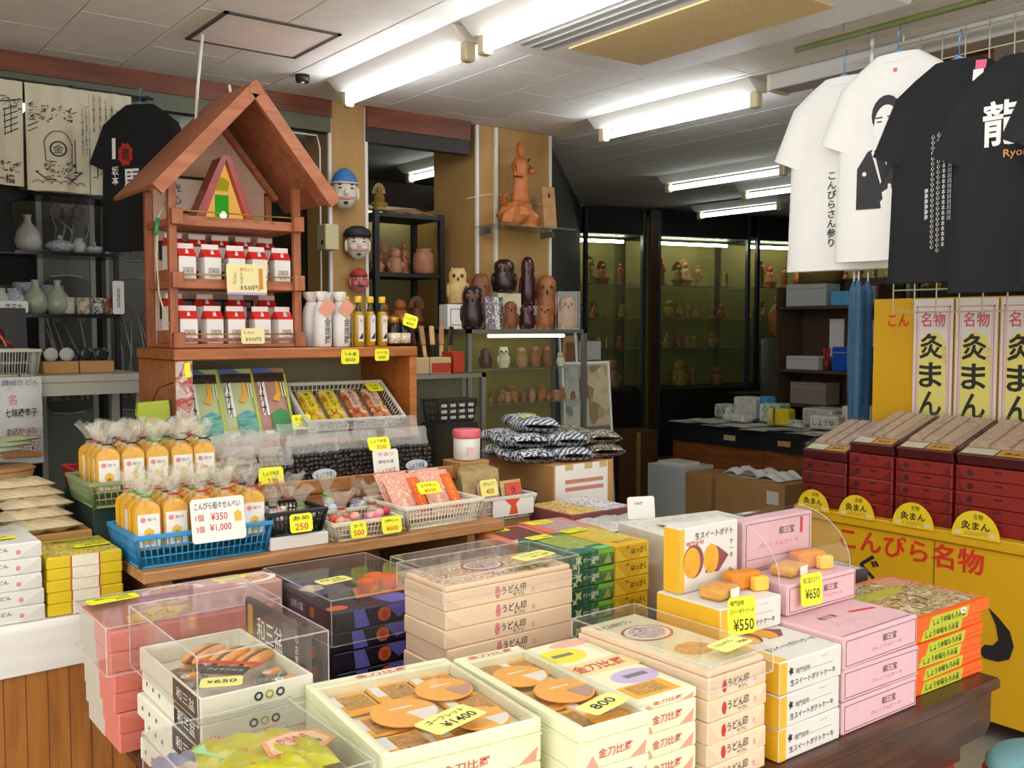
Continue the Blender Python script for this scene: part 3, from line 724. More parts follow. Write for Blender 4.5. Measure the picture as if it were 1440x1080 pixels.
# ---- dark blue boxes under a tall clear cover ------------------------------------------------------
NAVY = pm('navy_carton', '#15152a', .4, var=.2, scale=10); VIO = pm('violet_print', '#6a66c4', .45, var=.2, scale=20)
ORR = pm('orange_round_print', '#d8622f', .5)
for k in range(4):
    o = pbox('sweets_box', (.285, .375, .0485), [NAVY], 'dark blue sweets box with violet shapes, in the pile under a clear cover', 'box', 'dark blue sweets boxes', (1.2+[.004, 0, -.003, 0][k], 2.285, TZ+.0006+k*.05), R([.6, 0, -.6, 0][k]))
    plate(o, 'violet_shape', 'f', 0, 0, 0, 0, VIO, .0006, 0, [(-.085, .002), (-.045, .002), (-.06, .046), (-.09, .046)])
    plate(o, 'violet_shape', 'f', 0, 0, 0, 0, VIO, .0006, 0, [(-.0, .046), (.075, .046), (.06, .024), (.035, .01)])
    plate(o, 'violet_shape', 'f', 0, 0, 0, 0, VIO, .0006, 0, [(.112, .004), (.12, .004), (.138, .044), (.132, .044)])
    plate(o, 'round_mark', 'f', 0, 0, 0, 0, ORR, .0006, .0008, [(-.005+.018*math.cos(PI*i/10), .025+.018*math.sin(PI*i/10)) for i in range(20)])
    ftx(o, '金', -.005, .025, .02, .02, pm('dark_red_print', '#8a2a18', .5), 0, off=.0022)
    plate(o, 'label_panel', 'l', -.06, .006, .03, .044, pm('dull_violet', '#4a3a62', .5)); ftx(o, 'お芋の菓', -.015, .026, .07, .022, WHITEINK, .01, 'l')
    plate(o, 'round_mark', 'l', 0, 0, 0, 0, ORR, .0006, 0, [(.07+.014*math.cos(PI*i/8), .025+.014*math.sin(PI*i/8)) for i in range(16)])
    plate(o, 'red_line', 'l', .125, .002, .128, .046, pm('dull_red', '#7a3a32', .5))
    if k == 3:
        plate(o, 'violet_shape', 't', 0, 0, 0, 0, VIO, .0006, 0, [(.02, -.185), (.1, -.185), (.06, -.06), (-.02, -.06)])
        plate(o, 'grey_stripes', 't', -.12, -.02, .0, .14, printed('stripe_print', ['#26223a', '#8a86a8'], 55, .4, 'wavex'), .0006, 0)
        plate(o, 'round_mark', 't', 0, 0, 0, 0, ORR, .0006, 0, [(-.115+.028*math.cos(PI*i/8), -.15+.02*math.sin(PI*i/8)) for i in range(16)])
        plate(o, 'flower_picture', 't', 0, 0, 0, 0, pm('white_red_print', '#e6cfc4', .5), .0006, .0008, [(-.1, .02), (-.06, .03), (-.05, .07), (-.08, .09), (-.12, .06)])
bt = TZ+.0006+4*.05
sp = thing('cake_plate', 'orange sweet cakes on an orange card tray inside the clear cover', 'sweets', (1.245, 2.225, bt))
MB().prism([(-.085, -.05), (.06, -.05), (.095, .04), (-.05, .04)], 0, .003, 'z').build('card_tray', pm('orange_tray', '#e07a1e', .5), sp)
for (x, y) in ((-.03, -.012), (.03, -.008), (.01, .025)):
    MB().lathe([(.024, .003), (.029, .01), (.029, .03), (.02, .036), (0, .037)], 18, 0, (x, y, 0)).build('cake', pm('orange_cake', '#d9621c', .6, var=.25, scale=40), sp)
acrylic('clear_cover', .31, .40, .112, (1.2, 2.285, .743), 0, 'tall clear cover over the dark blue sweets boxes')
card([('お芋の菓', -.005, .008, .06, .012, INK), ('¥600', .01, -.01, .04, .010, INK)], .09, .052, (1.135, 2.25, .8565), FLAT(R(6)), 'pale yellow card lying on the tall clear cover over the blue boxes', YPALE)

# ---- udon packs under a clear cover, behind the blue and peach piles ---------------------------------------
o = pbox('noodle_box', (.36, .28, .20), [pm('straw_carton', '#d8cba0', .6, var=.1)], 'straw coloured noodle box with a busy printed lid behind the tall peach pile', 'box', None, (1.56, 2.22, TZ+.0006), R(2))
plate(o, 'lid_picture', 't', -.175, -.135, .175, .135, printed('noodle_pack_print', ['#efe3cf', '#d9c79a', '#f2e8d8', '#c9a86a', '#efe9dc', '#b7c28a', '#d7d2c8'], 30, .45, distort=2))
bowlpic(o, .07, .07, 1.1)
plate(o, 'salmon_print', 't', 0, 0, 0, 0, pm('salmon_pack_print', '#e39b72', .5), .0006, .0008, [(-.05, -.03), (.1, .0), (.09, .02), (-.06, .0)])
plate(o, 'lime_print', 't', -.03, .08, -.0, .13, LIME, .0006, .0008)
acrylic('clear_cover', .376, .296, .06, (1.56, 2.22, TZ+.185), R(2), 'clear cover over the straw coloured noodle box')
# ---- green and yellow wrapped boxes ----------------------------------------------------------------------------
GRN = printed('green_wrap', ['#2f5f3c', '#3e7a4a', '#4f7f45', '#5f9455', '#39694a'], 14, .45, distort=1)
GST = pm('pale_green_star', '#c9dc9a', .5); GDI = pm('grass_green_print', '#8ac22a', .5)
for k in range(5):
    o = pbox('wrapped_box', (.16, .25, .0495), [GRN], 'green wrapped sweets box with pale stars in the pile beside the yellow wrapped boxes', 'box', 'green wrapped boxes', (1.848+[0, .003, -.002, .002, 0][k], 2.178, TZ+.0006+k*.0502), R([0, -1, .5, -.6, 0][k]))
    for (x, z, s) in ((-.055, .028, .018), (-.068, .012, .012), (.0, .018, .012)):
        plate(o, 'star_print', 'f', 0, 0, 0, 0, GST, .0006, 0, [(x+s*(1 if i % 2 else .4)*math.cos(i*PI/4), z+s*(1 if i % 2 else .4)*math.sin(i*PI/4)) for i in range(8)])
    plate(o, 'diamond_print', 'f', 0, 0, 0, 0, pm('olive_diamond', '#a9b040', .5), .0006, 0, [(.04, .006), (.072, .006), (.058, .035)])
    plate(o, 'grass_band', 'f', .02, .036, .078, .0485, GDI)
    ftx(o, 'オリーブ物語', -.01, .027, .06, .014, WHITEINK, .012, off=.0022)
    if k == 4:
        plate(o, 'lid_frame', 't', -.078, -.122, .078, .122, pm('teal_green', '#2f6f5e', .45, var=.2, scale=20))
        plate(o, 'lid_window', 't', -.05, -.07, .07, .09, pm('green_cakes', '#9aa845', .6, var=.3, scale=45), .0006, .0008)
        plate(o, 'grass_band', 't', .02, -.123, .078, -.09, pm('mint_print', '#62c25a', .5), .0006, .0008)
        ftx(o, 'オリーブ物語', -.03, -.08, .07, .018, WHITEINK, .012, 't', .0022)
card([('オリーブ', -.008, .008, .05, .012, INK), ('700', .02, -.01, .03, .010, INK)], .085, .045, (1.825, 2.27, TZ+5*.0502+.004), FLAT(R(3)), 'yellow card lying on the green wrapped boxes')
YWR = pm('yellow_wrap', '#e3b318', .5, var=.1, scale=8); YFL = pm('yellow_wrap_flap', '#f0c832', .5)
for k in range(5):
    o = pbox('wrapped_box', (.14, .26, .0495), [YWR], 'yellow wrapped sweets box in the pile beside the green wrapped boxes', 'box', 'yellow wrapped boxes', (2.002+[0, -.003, .002, 0, .002][k], 2.185, TZ+.0006+k*.0502), R([0, .6, -.8, .4, 0][k]))
    folds(o, YFL, .9); ftx(o, 'はっさく', .025, .028, .062, .018, INK, .012, off=.0022)
    plate(o, 'orange_dot', 'f', 0, 0, 0, 0, ORR, .0006, .001, [(-.02+.006*math.cos(PI*i/5), .04+.005*math.sin(PI*i/5)) for i in range(10)])
    if k == 4:
        plate(o, 'lid_window', 't', -.045, -.06, .065, .12, pm('yellow_jelly', '#d9c04a', .5, var=.25, scale=50), .0006, 0); ftx(o, 'はっさく', .0, -.09, .08, .02, INK, .012, 't', .0016)
card([('はっさく', -.005, .008, .05, .012, INK), ('650', .02, -.01, .03, .010, INK)], .09, .045, (1.975, 2.285, TZ+5*.0502+.004), FLAT(R(5)), 'yellow card lying on the yellow wrapped boxes')
# ---- salmon boxes with window lids behind the green pile ----------------------------------------------------------
SAL = pm('salmon_carton', '#dc7a5c', .5, var=.1); SPAT = printed('salmon_pattern', ['#f0c8b8', '#e9b3a2', '#f3d6c8', '#e2a090'], 30, .5)
for i, (x, y, lab, win) in enumerate(((1.885, 2.452, 'salmon red box with a maroon window lid behind the green wrapped pile', '#6e2a2c'), (2.085, 2.472, 'salmon red box with a pink window lid behind the yellow wrapped pile', '#c9a8a4'))):
    o = pbox('sweets_box', (.185, .26, .225), [SAL], lab, 'box', None, (x, y, TZ+.0006), R(-4))
    plate(o, 'pattern_panel', 'l', -.12, .02, .12, .205, SPAT); plate(o, 'pattern_panel', 'f', -.08, .02, .08, .205, SPAT)
    plate(o, 'lid_window', 't', -.06, -.06, .07, .11, pm('window_'+str(i), win, .35, var=.3, scale=40), .0006)
    plate(o, 'lid_print', 't', -.07, -.11, .04, -.07, pm('pale_pink_print', '#ecc4bc', .5), .0006)
    card([('かまど', 0, .006, .05, .012, INK), ('600', .015, -.01, .03, .010, INK)], .10, .05, (x-.03, y+.085, TZ+.2265), FLAT(R(0)), ['yellow card lying on the maroon window lid', 'yellow card lying on the pink window lid'][i])
# flat sweets packs behind, white boxes
o = pbox('sweets_box', (.30, .26, .235), [pm('plum_carton', '#7a4448', .5)], 'plum edged box with a yellow and white lid in front of the cardboard carton', 'box', None, (2.345, 2.68, TZ+.0006), 0)
plate(o, 'lid_picture', 't', -.145, -.125, .0, .125, printed('yellow_black_print', ['#e9c23a', '#efd98a', '#2f2a26', '#e6892a', '#f0e2b0', '#e9c23a'], 28, .45, distort=1.5))
plate(o, 'lid_picture', 't', .0, -.125, .145, .125, printed('white_black_print', ['#efeae6', '#e9e2e6', '#3a3438', '#f3efec', '#dccfd8', '#efeae6'], 26, .45, distort=1.5))
SLV = printed('silver_pack', ['#d8d2c8', '#efe9e0', '#a8a29a', '#e9e3da', '#cfc8c0'], 20, .3, distort=2)
def softpack(name, label, w, d, h, loc, rz, mat, group=None, cat='pack', rot=None):
    o = thing(name, label, cat, loc, rz, group, rot=rot)
    def fn(u, v, s):
        x = (u-.5)*w; y = (v-.5)*d; e = min(u, 1-u, v, 1-v)
        z = h*(.5+s*.5*min(1, (e*5)**.6 if e > 0 else 0))+(.004*math.sin(u*19+v*7) if e > .1 else 0)*s
        return (x, y, z)
    b = MB(); b.grid(lambda u, v: fn(u, v, 1), 12, 8); b.grid(lambda u, v: fn(1-u, v, -1), 12, 8); b.build('pouch', mat, o)
    return o
sp_ = softpack('sweets_pack', 'crinkled silver and white pack lying behind the yellow wrapped boxes', .30, .22, .03, (2.17, 2.43, TZ+.2), R(-10), SLV)
o = pbox('riser_box', (.30, .2, .198), [WCT], 'plain white box under the crinkled silver pack', 'box', None, (2.335, 2.425, TZ+.0006), 0)
sp_.location = (2.32, 2.425, TZ+.2)
WBX = pm('white_sweets_carton', '#e6e1d2', .55, var=.06, scale=25)
o = pbox('sweets_box', (.42, .28, .25), [WBX], 'white box with pale printed lid and green edge behind the potato cakes', 'box', None, (2.38, 2.15, TZ+.0006), R(-8))
plate(o, 'lid_picture', 't', -.2, -.13, .2, .13, printed('pale_print', ['#f0ecdc', '#e8e2d0', '#efe8da', '#d8d4b8', '#f3efe2', '#dcd2c4'], 22, .5, distort=1))
plate(o, 'green_edge', 'f', .17, .16, .205, .25, pm('fresh_green', '#7aa83a', .5)); plate(o, 'lid_tab', 'f', -.2, .18, .05, .24, pm('cream_tab', '#f0e6cc', .5))
cardb = card([('さぬき', -.01, .015, .03, .010, INK)], .10, .075, (2.42, 2.40, TZ+.29), UP(R(-20), R(8)), 'blank-looking white card with small black writing propped on the white packs', WPAPER, 'display_card', 'card')
cardb.location = (2.34, 2.36, TZ+.2745)
o = softpack('sweets_pack', 'pale flat pack lying on the white box behind the potato cakes', .2, .14, .02, (2.33, 2.12, TZ+.2515), R(-5), pm('pale_film_pack', '#e9e0d4', .3, var=.08, scale=30))
o = pbox('sweets_box', (.26, .16, .205), [pm('charcoal_carton', '#3a3a3c', .45)], 'charcoal box with a grey printed lid beside the orange snack boxes', 'box', None, (2.33, 1.66, TZ+.0006), R(-6))
plate(o, 'lid_picture', 't', -.12, -.07, .12, .07, printed('grey_print', ['#b9b6b0', '#a8a4a0', '#c9c6c0', '#908c88'], 30, .45, distort=1))
# ---- foreground left: white boxes, open cookie tray, lime packs ------------------------------------------------------
WH2 = pm('ivory_carton', '#e4e1cd', .55, var=.03); BLK2 = pm('black_label_print', '#26211f', .5)
def wasanbon(loc, rz, label, h=.0455, g='ivory cookie boxes'):
    o = pbox('cookie_box', (.215, .355, h), [WH2], label, 'box', g, loc, rz)
    plate(o, 'black_band', 'l', .03, .001, .172, h-.001, BLK2); ftx(o, '和三盆', .10, h*.5, .10, h*.5, WHITEINK, .012, 'l')
    ftx(o, '・・・', -.10, h*.55, .09, h*.2, INKG, 0, 'l')
    for i, m in enumerate((INK, pm('olive_ring', '#b4a828', .5), INK)):
        b = cm(('ring', m.name), lambda: MB().lathe([(.0046, 0), (.0046, .0008), (.0085, .0008), (.0085, 0)], 16, cap=False).mesh('ring_mark', m))
        put('ring_mark', b, o, ((i-1)*.021+.01, -.1778, h*.58), rot=FRONT)
    ftx(o, 'sweet cookie gift', .01, h*.26, .085, .004, INKG)
    return o
for k in range(4):
    wasanbon((.692+[.0, .006, -.004, .002][k], 1.85, TZ+.0006+k*.0462), R([1, 0, 1.2, -.6][k]), 'ivory cookie box with a black side band in the pile beside the salmon pink boxes')
cz = TZ+.0006+4*.0462
ct = thing('cookie_tray', 'open ivory tray of long brown cookies in front of a black header card', 'tray', (.692, 1.85, cz))
w, d, h = .215, .355, .046
MB().box((-w/2, -d/2, 0), (w/2, d/2, .004)).build('tray_floor', WH2, ct)
for a, c in (((-w/2, -d/2, .004), (w/2, -d/2+.006, h)), ((-w/2, d/2-.006, .004), (w/2, d/2, h)), ((-w/2, -d/2+.006, .004), (-w/2+.006, d/2-.006, h)), ((w/2-.006, -d/2+.006, .004), (w/2, d/2-.006, h))):
    MB().bbox(a, c, .002).build('tray_wall', WH2, ct)
MB().box((-w/2-.0007, -.17, .002), (-w/2, -.03, .044)).build('black_band', BLK2, ct)
txt('和三盆', .10, .022, WHITEINK, ct, (-w/2-.0014, -.1, .023), LEFT, .012)
for i, m in enumerate((INK, MAT['olive_ring'], INK)): put('ring_mark', MC[('ring', m.name)], ct, ((i-1)*.021+.02, -.1778, .027), rot=FRONT)
txt('sweet cookie gift', .085, .004, INKG, ct, (.02, -.1785, .012))
COOK = pm('cookie_biscuit', '#eda24a', .7, var=.15, scale=40); CHOC = pm('chocolate_filling', '#6b4a3a', .5)
for i in range(3):
    c = thing('finger_cookie', 'long sandwich cookie with chocolate filling lying in the open ivory tray', 'cookie', (.682+i*.034, 1.925-i*.045, cz+.026), R(35), 'finger cookies in the ivory tray')
    for j, m in ((0, COOK), (1, CHOC), (2, COOK)):
        b = MB(); b.ell((0, (j-1)*.012, .014), (.058, .011 if j != 1 else .006, .012)); b.build('biscuit' if j != 1 else 'filling', m, c)
SACH = printed('sachet_print', ['#7d7a76', '#9a968f', '#c9c5be', '#84807a'], 40, .35)
for i, (x, y, r) in enumerate(((-.05, .06, 20), (-.065, -.0, 30), (-.02, -.145, 8), (.03, -.145, 12), (.075, -.125, 10), (.07, -.07, 30))):
    s_ = thing('cookie_sachet', 'small clear sachet holding a cookie with a white ring logo, in the ivory tray', 'sachet', (.692+x, 1.85+y, cz+.008), R(r), 'cookie sachets in the ivory tray')
    MB().bbox((-.035, -.018, 0), (.035, .018, .016), .005).build('pouch', SACH, s_)
    MB().ell((.004, 0, .017), (.022, .012, .007)).build('cookie', COOK, s_)
    put('ring_mark', cm('wring', lambda: MB().lathe([(.004, 0), (.004, .0012), (.009, .0012), (.009, 0)], 14, cap=False).mesh('ring_mark', WHITEINK)), s_, (-.014, 0, .0225))
for (w_, d_, m, x, y, nm, lab, tx) in ((.13, .012, REDINK, .006, -.03, 'red_strip', 'red paper strip lying across the ivory cookie tray', None), (.085, .04, BLK2, -.02, -.065, 'black_card', 'small black card with white writing in the ivory cookie tray', 'フィナンシェ')):
    c = thing(nm, lab, 'card', (.692+x, 1.85+y, cz+.047), R(-42))
    MB().box((-w_/2, -d_/2, 0), (w_/2, d_/2, .0015)).build('paper', m, c)
    if tx: txt(tx, .07, .012, WHITEINK, c, (0, 0, .0022), (0, 0, 0), .01)
card([('¥', -.02, 0, .01, .014, INK), ('650', .007, 0, .04, .018, INK)], .075, .048, (.64, 1.72, cz+.051), FLAT(R(-25)), 'pale yellow card reading 650 lying on the ivory cookie tray', YPALE)
hd = thing('header_card', 'black upright header card with white characters behind the ivory cookie tray', 'sign', (.8055, 1.865, cz))
MB().box((0, -.15, 0), (.012, .15, .115)).build('board', pm('charcoal_board', '#4a443e', .5), hd)
txt('和三盆', .13, .05, WHITEINK, hd, (-.0012, .02, .065), LEFT, .012); MB().box((-.0007, .11, .01), (0, .135, .105)).build('gold_strip', GOLDINK, hd)
txt('のお菓子', .016, .085, WHITEINK, hd, (-.0012, -.11, .055), LEFT, 0, True)
acrylic('clear_guard', .25, .40, .125, (.70, 1.86, cz+.001), 0, 'tall clear guard around the ivory cookie tray and its header card')
# salmon pink wrapped boxes, left
SPK = pm('salmon_pink_paper', '#de7f70', .6, var=.06); GRY = pm('pale_grey_paper', '#c9bfae', .6, var=.04)
for k in range(6):
    o = pbox('wrapped_box', (.36, .245, .0425), [SPK], 'salmon pink wrapped box with a pale grey end in the pile beside the left-hand table', 'box', 'salmon pink wrapped boxes', (.723+[.01, .006, .002, .0, -.004, -.006][k], 2.19, TZ+.0006+k*.0432), R([0, 1, -.5, .6, -.3, 0][k]))
    plate(o, 'grey_wrap', 'l', -.12, .001, .01, .0415, GRY)
    plate(o, 'wrap_flap', 'f', 0, 0, 0, 0, pm('salmon_flap', '#d4715f', .6), .0007, 0, [(-.178, .002), (-.1, .002), (-.178, .038)])
    if k == 5:
        plate(o, 'lid_picture', 't', -.17, -.11, .17, .115, pm('rose_print', '#b86a72', .5, var=.25, scale=25))
        plate(o, 'yellow_print', 't', 0, 0, 0, 0, pm('mustard_print', '#e2b420', .5), .0006, .0008, [(-.13, -.09), (-.03, -.08), (.02, -.02), (-.05, .01), (-.12, -.03)])
        ftx(o, 'うどん', -.055, -.045, .07, .035, INK, .012, 't', .0022); plate(o, 'red_print', 't', -.14, -.10, -.09, -.085, REDINK, .0006, .0016)
        ovalplate(o, -.01, .04, .05, .025, pm('peach_print', '#e4b08c', .5), .0008)
        ftx(o, 'さぬき', -.01, .04, .05, .02, INK, .01, 't', .0022)
pk = TZ+.0006+6*.0432
acrylic('clear_cover', .378, .263, .10, (.717, 2.19, pk-.088), 0, 'clear cover over the salmon pink wrapped boxes')
card([('讃岐うどん煎餅', 0, .008, .075, .012, INK), ('¥600', .02, -.01, .035, .010, INK)], .11, .045, (.60, 2.275, pk+.0135), FLAT(R(5)), 'bright yellow card lying on the clear cover over the salmon pink boxes')
o = pbox('noodle_box', (.34, .12, .235), [pm('dusty_pink_carton', '#c99a90', .55)], 'dusty pink box with an oval dish of food printed on its lid', 'box', None, (.96, 2.395, TZ+.0006), 0)
for (x, m, dz) in ((-.09, 0, 0), (.1, 0, 0)):
    ovalplate(o, x, 0, .075, .048, WPAPER); ovalplate(o, x, 0, .06, .036, printed('food_print', ['#e6c79a', '#d98a62', '#f0e0c0', '#c9503a', '#e9d8b4', '#a8643c'], 55, .5, distort=1.5), .0008)
card([('天ぷらせんべい', 0, .006, .07, .010, INK)], .09, .03, (.93, 2.43, TZ+.2375), FLAT(R(5)), 'small yellow card lying on the dusty pink box')
o.location = (.868, 2.405, TZ+.0006)
# lime packs in a low clear box, very front
lb = pbox('sweets_tray', (.24, .31, .03), [pm('olive_tray', '#9a8a20', .5)], 'low olive box holding lime sweet packs and pale folded packets', 'tray', None, (.597, 1.465, TZ+.13), 0)
o = pbox('riser_box', (.23, .30, .128), [WH2], 'plain ivory box under the olive tray of lime packs', 'box', None, (.597, 1.465, TZ+.0006), 0)
LMP = pm('lime_foil', '#c9c41a', .3, var=.25, scale=18)
for i, (x, y, r, z) in enumerate(((.02, .075, -14, 0), (.028, -.03, -8, .004), (-.02, -.1, 5, .006))):
    p = softpack('sweet_pack', 'shiny lime sweet pack with red marks in the olive tray', .17, .10, .035, (.597+x, 1.465+y, TZ+.161+z*4), R(r), LMP, 'lime sweet packs')
    for q in range(3): txt('の', .018, .018, REDINK, p, (-.05+q*.045, .03, .0345), (0, 0, 0), .012)
lab_ = thing('shaped_label', 'orange fan-shaped label with red and black writing on the lime packs', 'label', (.665, 1.45, TZ+.207), R(12), rot=(R(6), R(6), R(12)))
MB().prism([(-.07, -.02), (-.04, -.035), (.03, -.03), (.07, -.01), (.06, .03), (.01, .045), (-.05, .035)], 0, .0015, 'z').build('paper', pm('orange_label', '#e39a5a', .5), lab_)
MB().prism([(-.06, -.015), (-.035, -.028), (.025, -.024), (.06, -.006), (.05, .025), (.01, .038), (-.043, .029)], .0015, .002, 'z').build('paper_inner', pm('pale_orange_label', '#f0c69a', .5), lab_)
txt('かきもち', .06, .022, REDINK, lab_, (.0, .016, .0026), (0, 0, 0), .012); txt('金刀比羅名物', .08, .014, INK, lab_, (.0, -.008, .0026), (0, 0, 0), .01)
for i, (x, y, m) in enumerate(((-.085, .12, '#8a8ca6'), (-.075, .075, '#c9b3a2'), (-.085, .03, '#d8c4b4'), (-.07, -.02, '#8a90a8'), (-.03, .125, '#c98a66'), (-.08, -.07, '#d0b8a8'))):
    softpack('folded_packet', 'small folded paper packet in the olive tray beside the lime packs', .075, .045, .018, (.597+x, 1.465+y, TZ+.161), R(-8+i*5), pm('packet_%d' % i, m, .5, var=.15, scale=40), 'folded packets in the olive tray')
gs = thing('green_slip', 'mint green slip of paper lying on the folded packets', 'paper slip', (.57, 1.53, TZ+.190), R(-60))
MB().box((-.05, -.018, 0), (.05, .018, .001)).build('paper', pm('mint_paper', '#a0dc9a', .6), gs)
MB().box((-.05, .017, -.0005), (.05, .018, 0)).build('fold', pm('mint_paper', '#a0dc9a', .6), gs)
acrylic('clear_cover', .252, .324, .085, (.597, 1.465, TZ+.132), 0, 'rounded clear cover over the olive tray of lime packs')
# ---- plank rack with baskets ---------------------------------------------------------------------
PW = wood('pale_plank', '#b98755', '#96673c', 3, (1.2, 14, 14), .55)
rk = thing('plank_rack', 'pale wooden plank rack carrying the plastic baskets', 'shelf', (1.25, 2.8, TZ))
PZ = .885
MB().bbox((-.515, -.30, PZ-.03-TZ), (.62, .34, PZ-TZ), .003).build('plank', PW, rk)
for x in (-.46, .50): MB().box((x, -.26, 0), (x+.03, .3, PZ-.03-TZ)).build('support', PW, rk)
def basket(name, w, d, h, mat, label, loc, rz=0, nc=18, nr=4, taper=.012, rot=None, solid=.0):
    o = thing(name, label, 'basket', loc, rz, None, rot=rot)
    t = .003
    MB().bbox((-w/2+taper, -d/2+taper, 0), (w/2-taper, d/2-taper, t), .001).build('base', mat, o)
    b = MB()
    def wall(p0, p1, q0, q1, n):
        p0, p1, q0, q1 = map(Vector, (p0, p1, q0, q1))
        for i in range(n+1):
            u = i/n; bw = .0022 if 0 < i < n else .006
            b.tube([p0.lerp(p1, u), q0.lerp(q1, u)], bw, 4)
        for j in range(nr+1):
            v = j/nr
            b.tube([p0.lerp(q0, v), p1.lerp(q1, v)], .0022 if 0 < j < nr else .004, 4)
    g = taper; H = h-.008
    c = [(-w/2+g, -d/2+g, t), (w/2-g, -d/2+g, t), (w/2-g, d/2-g, t), (-w/2+g, d/2-g, t)]
    k = [(-w/2, -d/2, H), (w/2, -d/2, H), (w/2, d/2, H), (-w/2, d/2, H)]
    ns = max(4, int(nc*d/w))
    for i, n in ((0, nc), (1, ns), (2, nc), (3, ns)): wall(c[i], c[(i+1) % 4], k[i], k[(i+1) % 4], n)
    b.build('lattice', mat, o)
    r = MB(); q = .006
    r.bbox((-w/2-q, -d/2-q, H-.004), (w/2+q, -d/2+q, h), .002); r.bbox((-w/2-q, d/2-q, H-.004), (w/2+q, d/2+q, h), .002)
    r.bbox((-w/2-q, -d/2+q, H-.004), (-w/2+q, d/2-q, h), .002); r.bbox((w/2-q, -d/2+q, H-.004), (w/2+q, d/2-q, h), .002)
    r.build('rim', mat, o)
    return o
BLU = pm('blue_plastic', '#2f8fc4', .4); CRP = pm('cream_plastic', '#d9d2b8', .45); BKP = pm('black_plastic', '#16161a', .4)
basket('plastic_basket', .36, .25, .088, BLU, 'blue lattice basket full of yellow cracker bags', (.91, 2.66, PZ), 0, 22, 3)
GRB = pm('sage_plastic', '#8a9a6a', .45)
o = pbox('riser_box', (.32, .22, .11), [pm('dark_green_crate', '#1f3a34', .5)], 'dark green crate under the sage basket of cracker bags', 'crate', None, (.875, 3.0, PZ), 0)
basket('plastic_basket', .385, .26, .075, GRB, 'sage green basket behind the blue one, full of cracker bags', (.895, 2.99, PZ+.111), 0, 22, 3)
# yellow cracker bags
YEL = pm('yellow_cracker_pack', '#f2b400', .4, var=.1, scale=25); WLB = pm('white_bag_label', '#e9e4dc', .5, var=.05, scale=60)
TIES = [pm('tie_red', '#b8262a', .4), pm('tie_black', '#1c1a22', .4), pm('tie_green', '#3f9a2a', .4)]
def gather(n=16, r0=.012, r1=.045, h=.055, seed=1):
    rnd = random.Random(seed)
    a = [rnd.uniform(-.35, .35) for _ in range(n)]; q = [rnd.uniform(-.012, .012) for _ in range(n)]
    b = MB(); vs = []; fs = []
    prof = [(r0*2.0, -.02), (r0, 0), (r0*1.6, h*.3), (r1*.75, h*.65), (r1, h)]
    for k, (r, z) in enumerate(prof):
        for i in range(n):
            an = 2*PI*i/n; rr = r*(1+(a[i] if i % 2 else -abs(a[i]))*(k/4))
            vs.append((rr*math.cos(an), rr*math.sin(an)*.6, z+(q[i] if k == 4 else 0)))
    for k in range(len(prof)-1):
        for i in range(n):
            j = (i+1) % n; fs.append((k*n+i, k*n+j, (k+1)*n+j, (k+1)*n+i))
    b.add(vs, fs, 0, False)
    return b
def cracker_bag(var):
    o = empty('cracker_bag')
    w, d, h = .064, .030, .125
    P = [(-w/2, .004), (-w/2+.004, 0), (w/2-.004, 0), (w/2, .004), (w/2, h*.8)]+[(w/2*math.cos(a), h*.8+h*.2*math.sin(a)) for a in [PI*i/8 for i in range(1, 8)]]+[(-w/2, h*.8)]
    b = MB()
    for k in range(3):
        y = -d/2+k*d/3
        b.prism([(x*.97, z) for x, z in P], y+.0005, y+d/3-.0012, 'y')
    b.build('crackers', YEL, o)
    MB().prism([(x*1.04, z*1.015) for x, z in P], -d/2-.0018, -d/2-.0012, 'y').build('film_front', FILM, o)
    lb_ = MB().box((-w*.43, -d/2-.003, .008), (w*.43, -d/2-.0022, .092)).build('label', WLB, o)
    l = pm('label_pink_dot', '#e0808a', .5)
    MB().prism([(-.014+.007*math.cos(PI*i/6), .078+.007*math.sin(PI*i/6)) for i in range(12)], -d/2-.0036, -d/2-.003, 'y').build('round_mark', l, lb_)
    txt('船々', .022, .009, INKG, lb_, (.008, -d/2-.0038, .078))
    MB().prism([(-.012, .015), (.012, .015), (.012, .05), (0, .058), (-.012, .05)], -d/2-.0036, -d/2-.003, 'y').build('ship_mark', pm('ship_gold', '#e2b23a', .5), lb_)
    txt('金', .013, .013, INK, lb_, (0, -d/2-.0042, .036), FRONT, .01)
    gather(16, .010, .036, .05, var).build('gathered_top', FILM2, o, (0, 0, h+.012))
    t = MB(); t.tube([(.011*math.cos(2*PI*i/10), .008*math.sin(2*PI*i/10), h+.012) for i in range(11)], .0022, 5)
    t.tube([(.010, -.006, h+.012), (.026, -.012, h+.02)], .0018, 5); t.tube([(.010, -.006, h+.012), (.022, -.014, h+.002)], .0018, 5)
    t.build('twist_tie', TIES[var % 3], o)
    return o
protos = [cracker_bag(i) for i in range(3)]
used = [False]*3
def place_cracker(v, loc, rz, lean, label, group):
    if not used[v]: o = protos[v]; used[v] = True
    else: o = dup(protos[v])
    o.location = loc; o.rotation_euler = (-lean, 0, rz); tag(o, label, 'snack bag', group)
rnd = random.Random(5)
for c in range(5):
    for r in range(4):
        v = rnd.randrange(3)
        place_cracker(v, (.768+c*.0705+rnd.uniform(-.002, .002), 2.568+r*.0535, PZ+.045), R(rnd.uniform(-2, 2)), R(4), 'yellow cracker bag with a %s twist tie standing in the blue basket' % ['red', 'black', 'green'][v], 'cracker bags in the blue basket, tie %d' % v)
for c in range(5):
    for r in range(4):
        v = rnd.randrange(3)
        place_cracker(v, (.758+c*.0695+rnd.uniform(-.002, .002), 2.895+r*.055, PZ+.15), R(rnd.uniform(-2, 2)), R(4), 'yellow cracker bag with a %s twist tie standing in the sage basket' % ['red', 'black', 'green'][v], 'cracker bags in the sage basket, tie %d' % v)
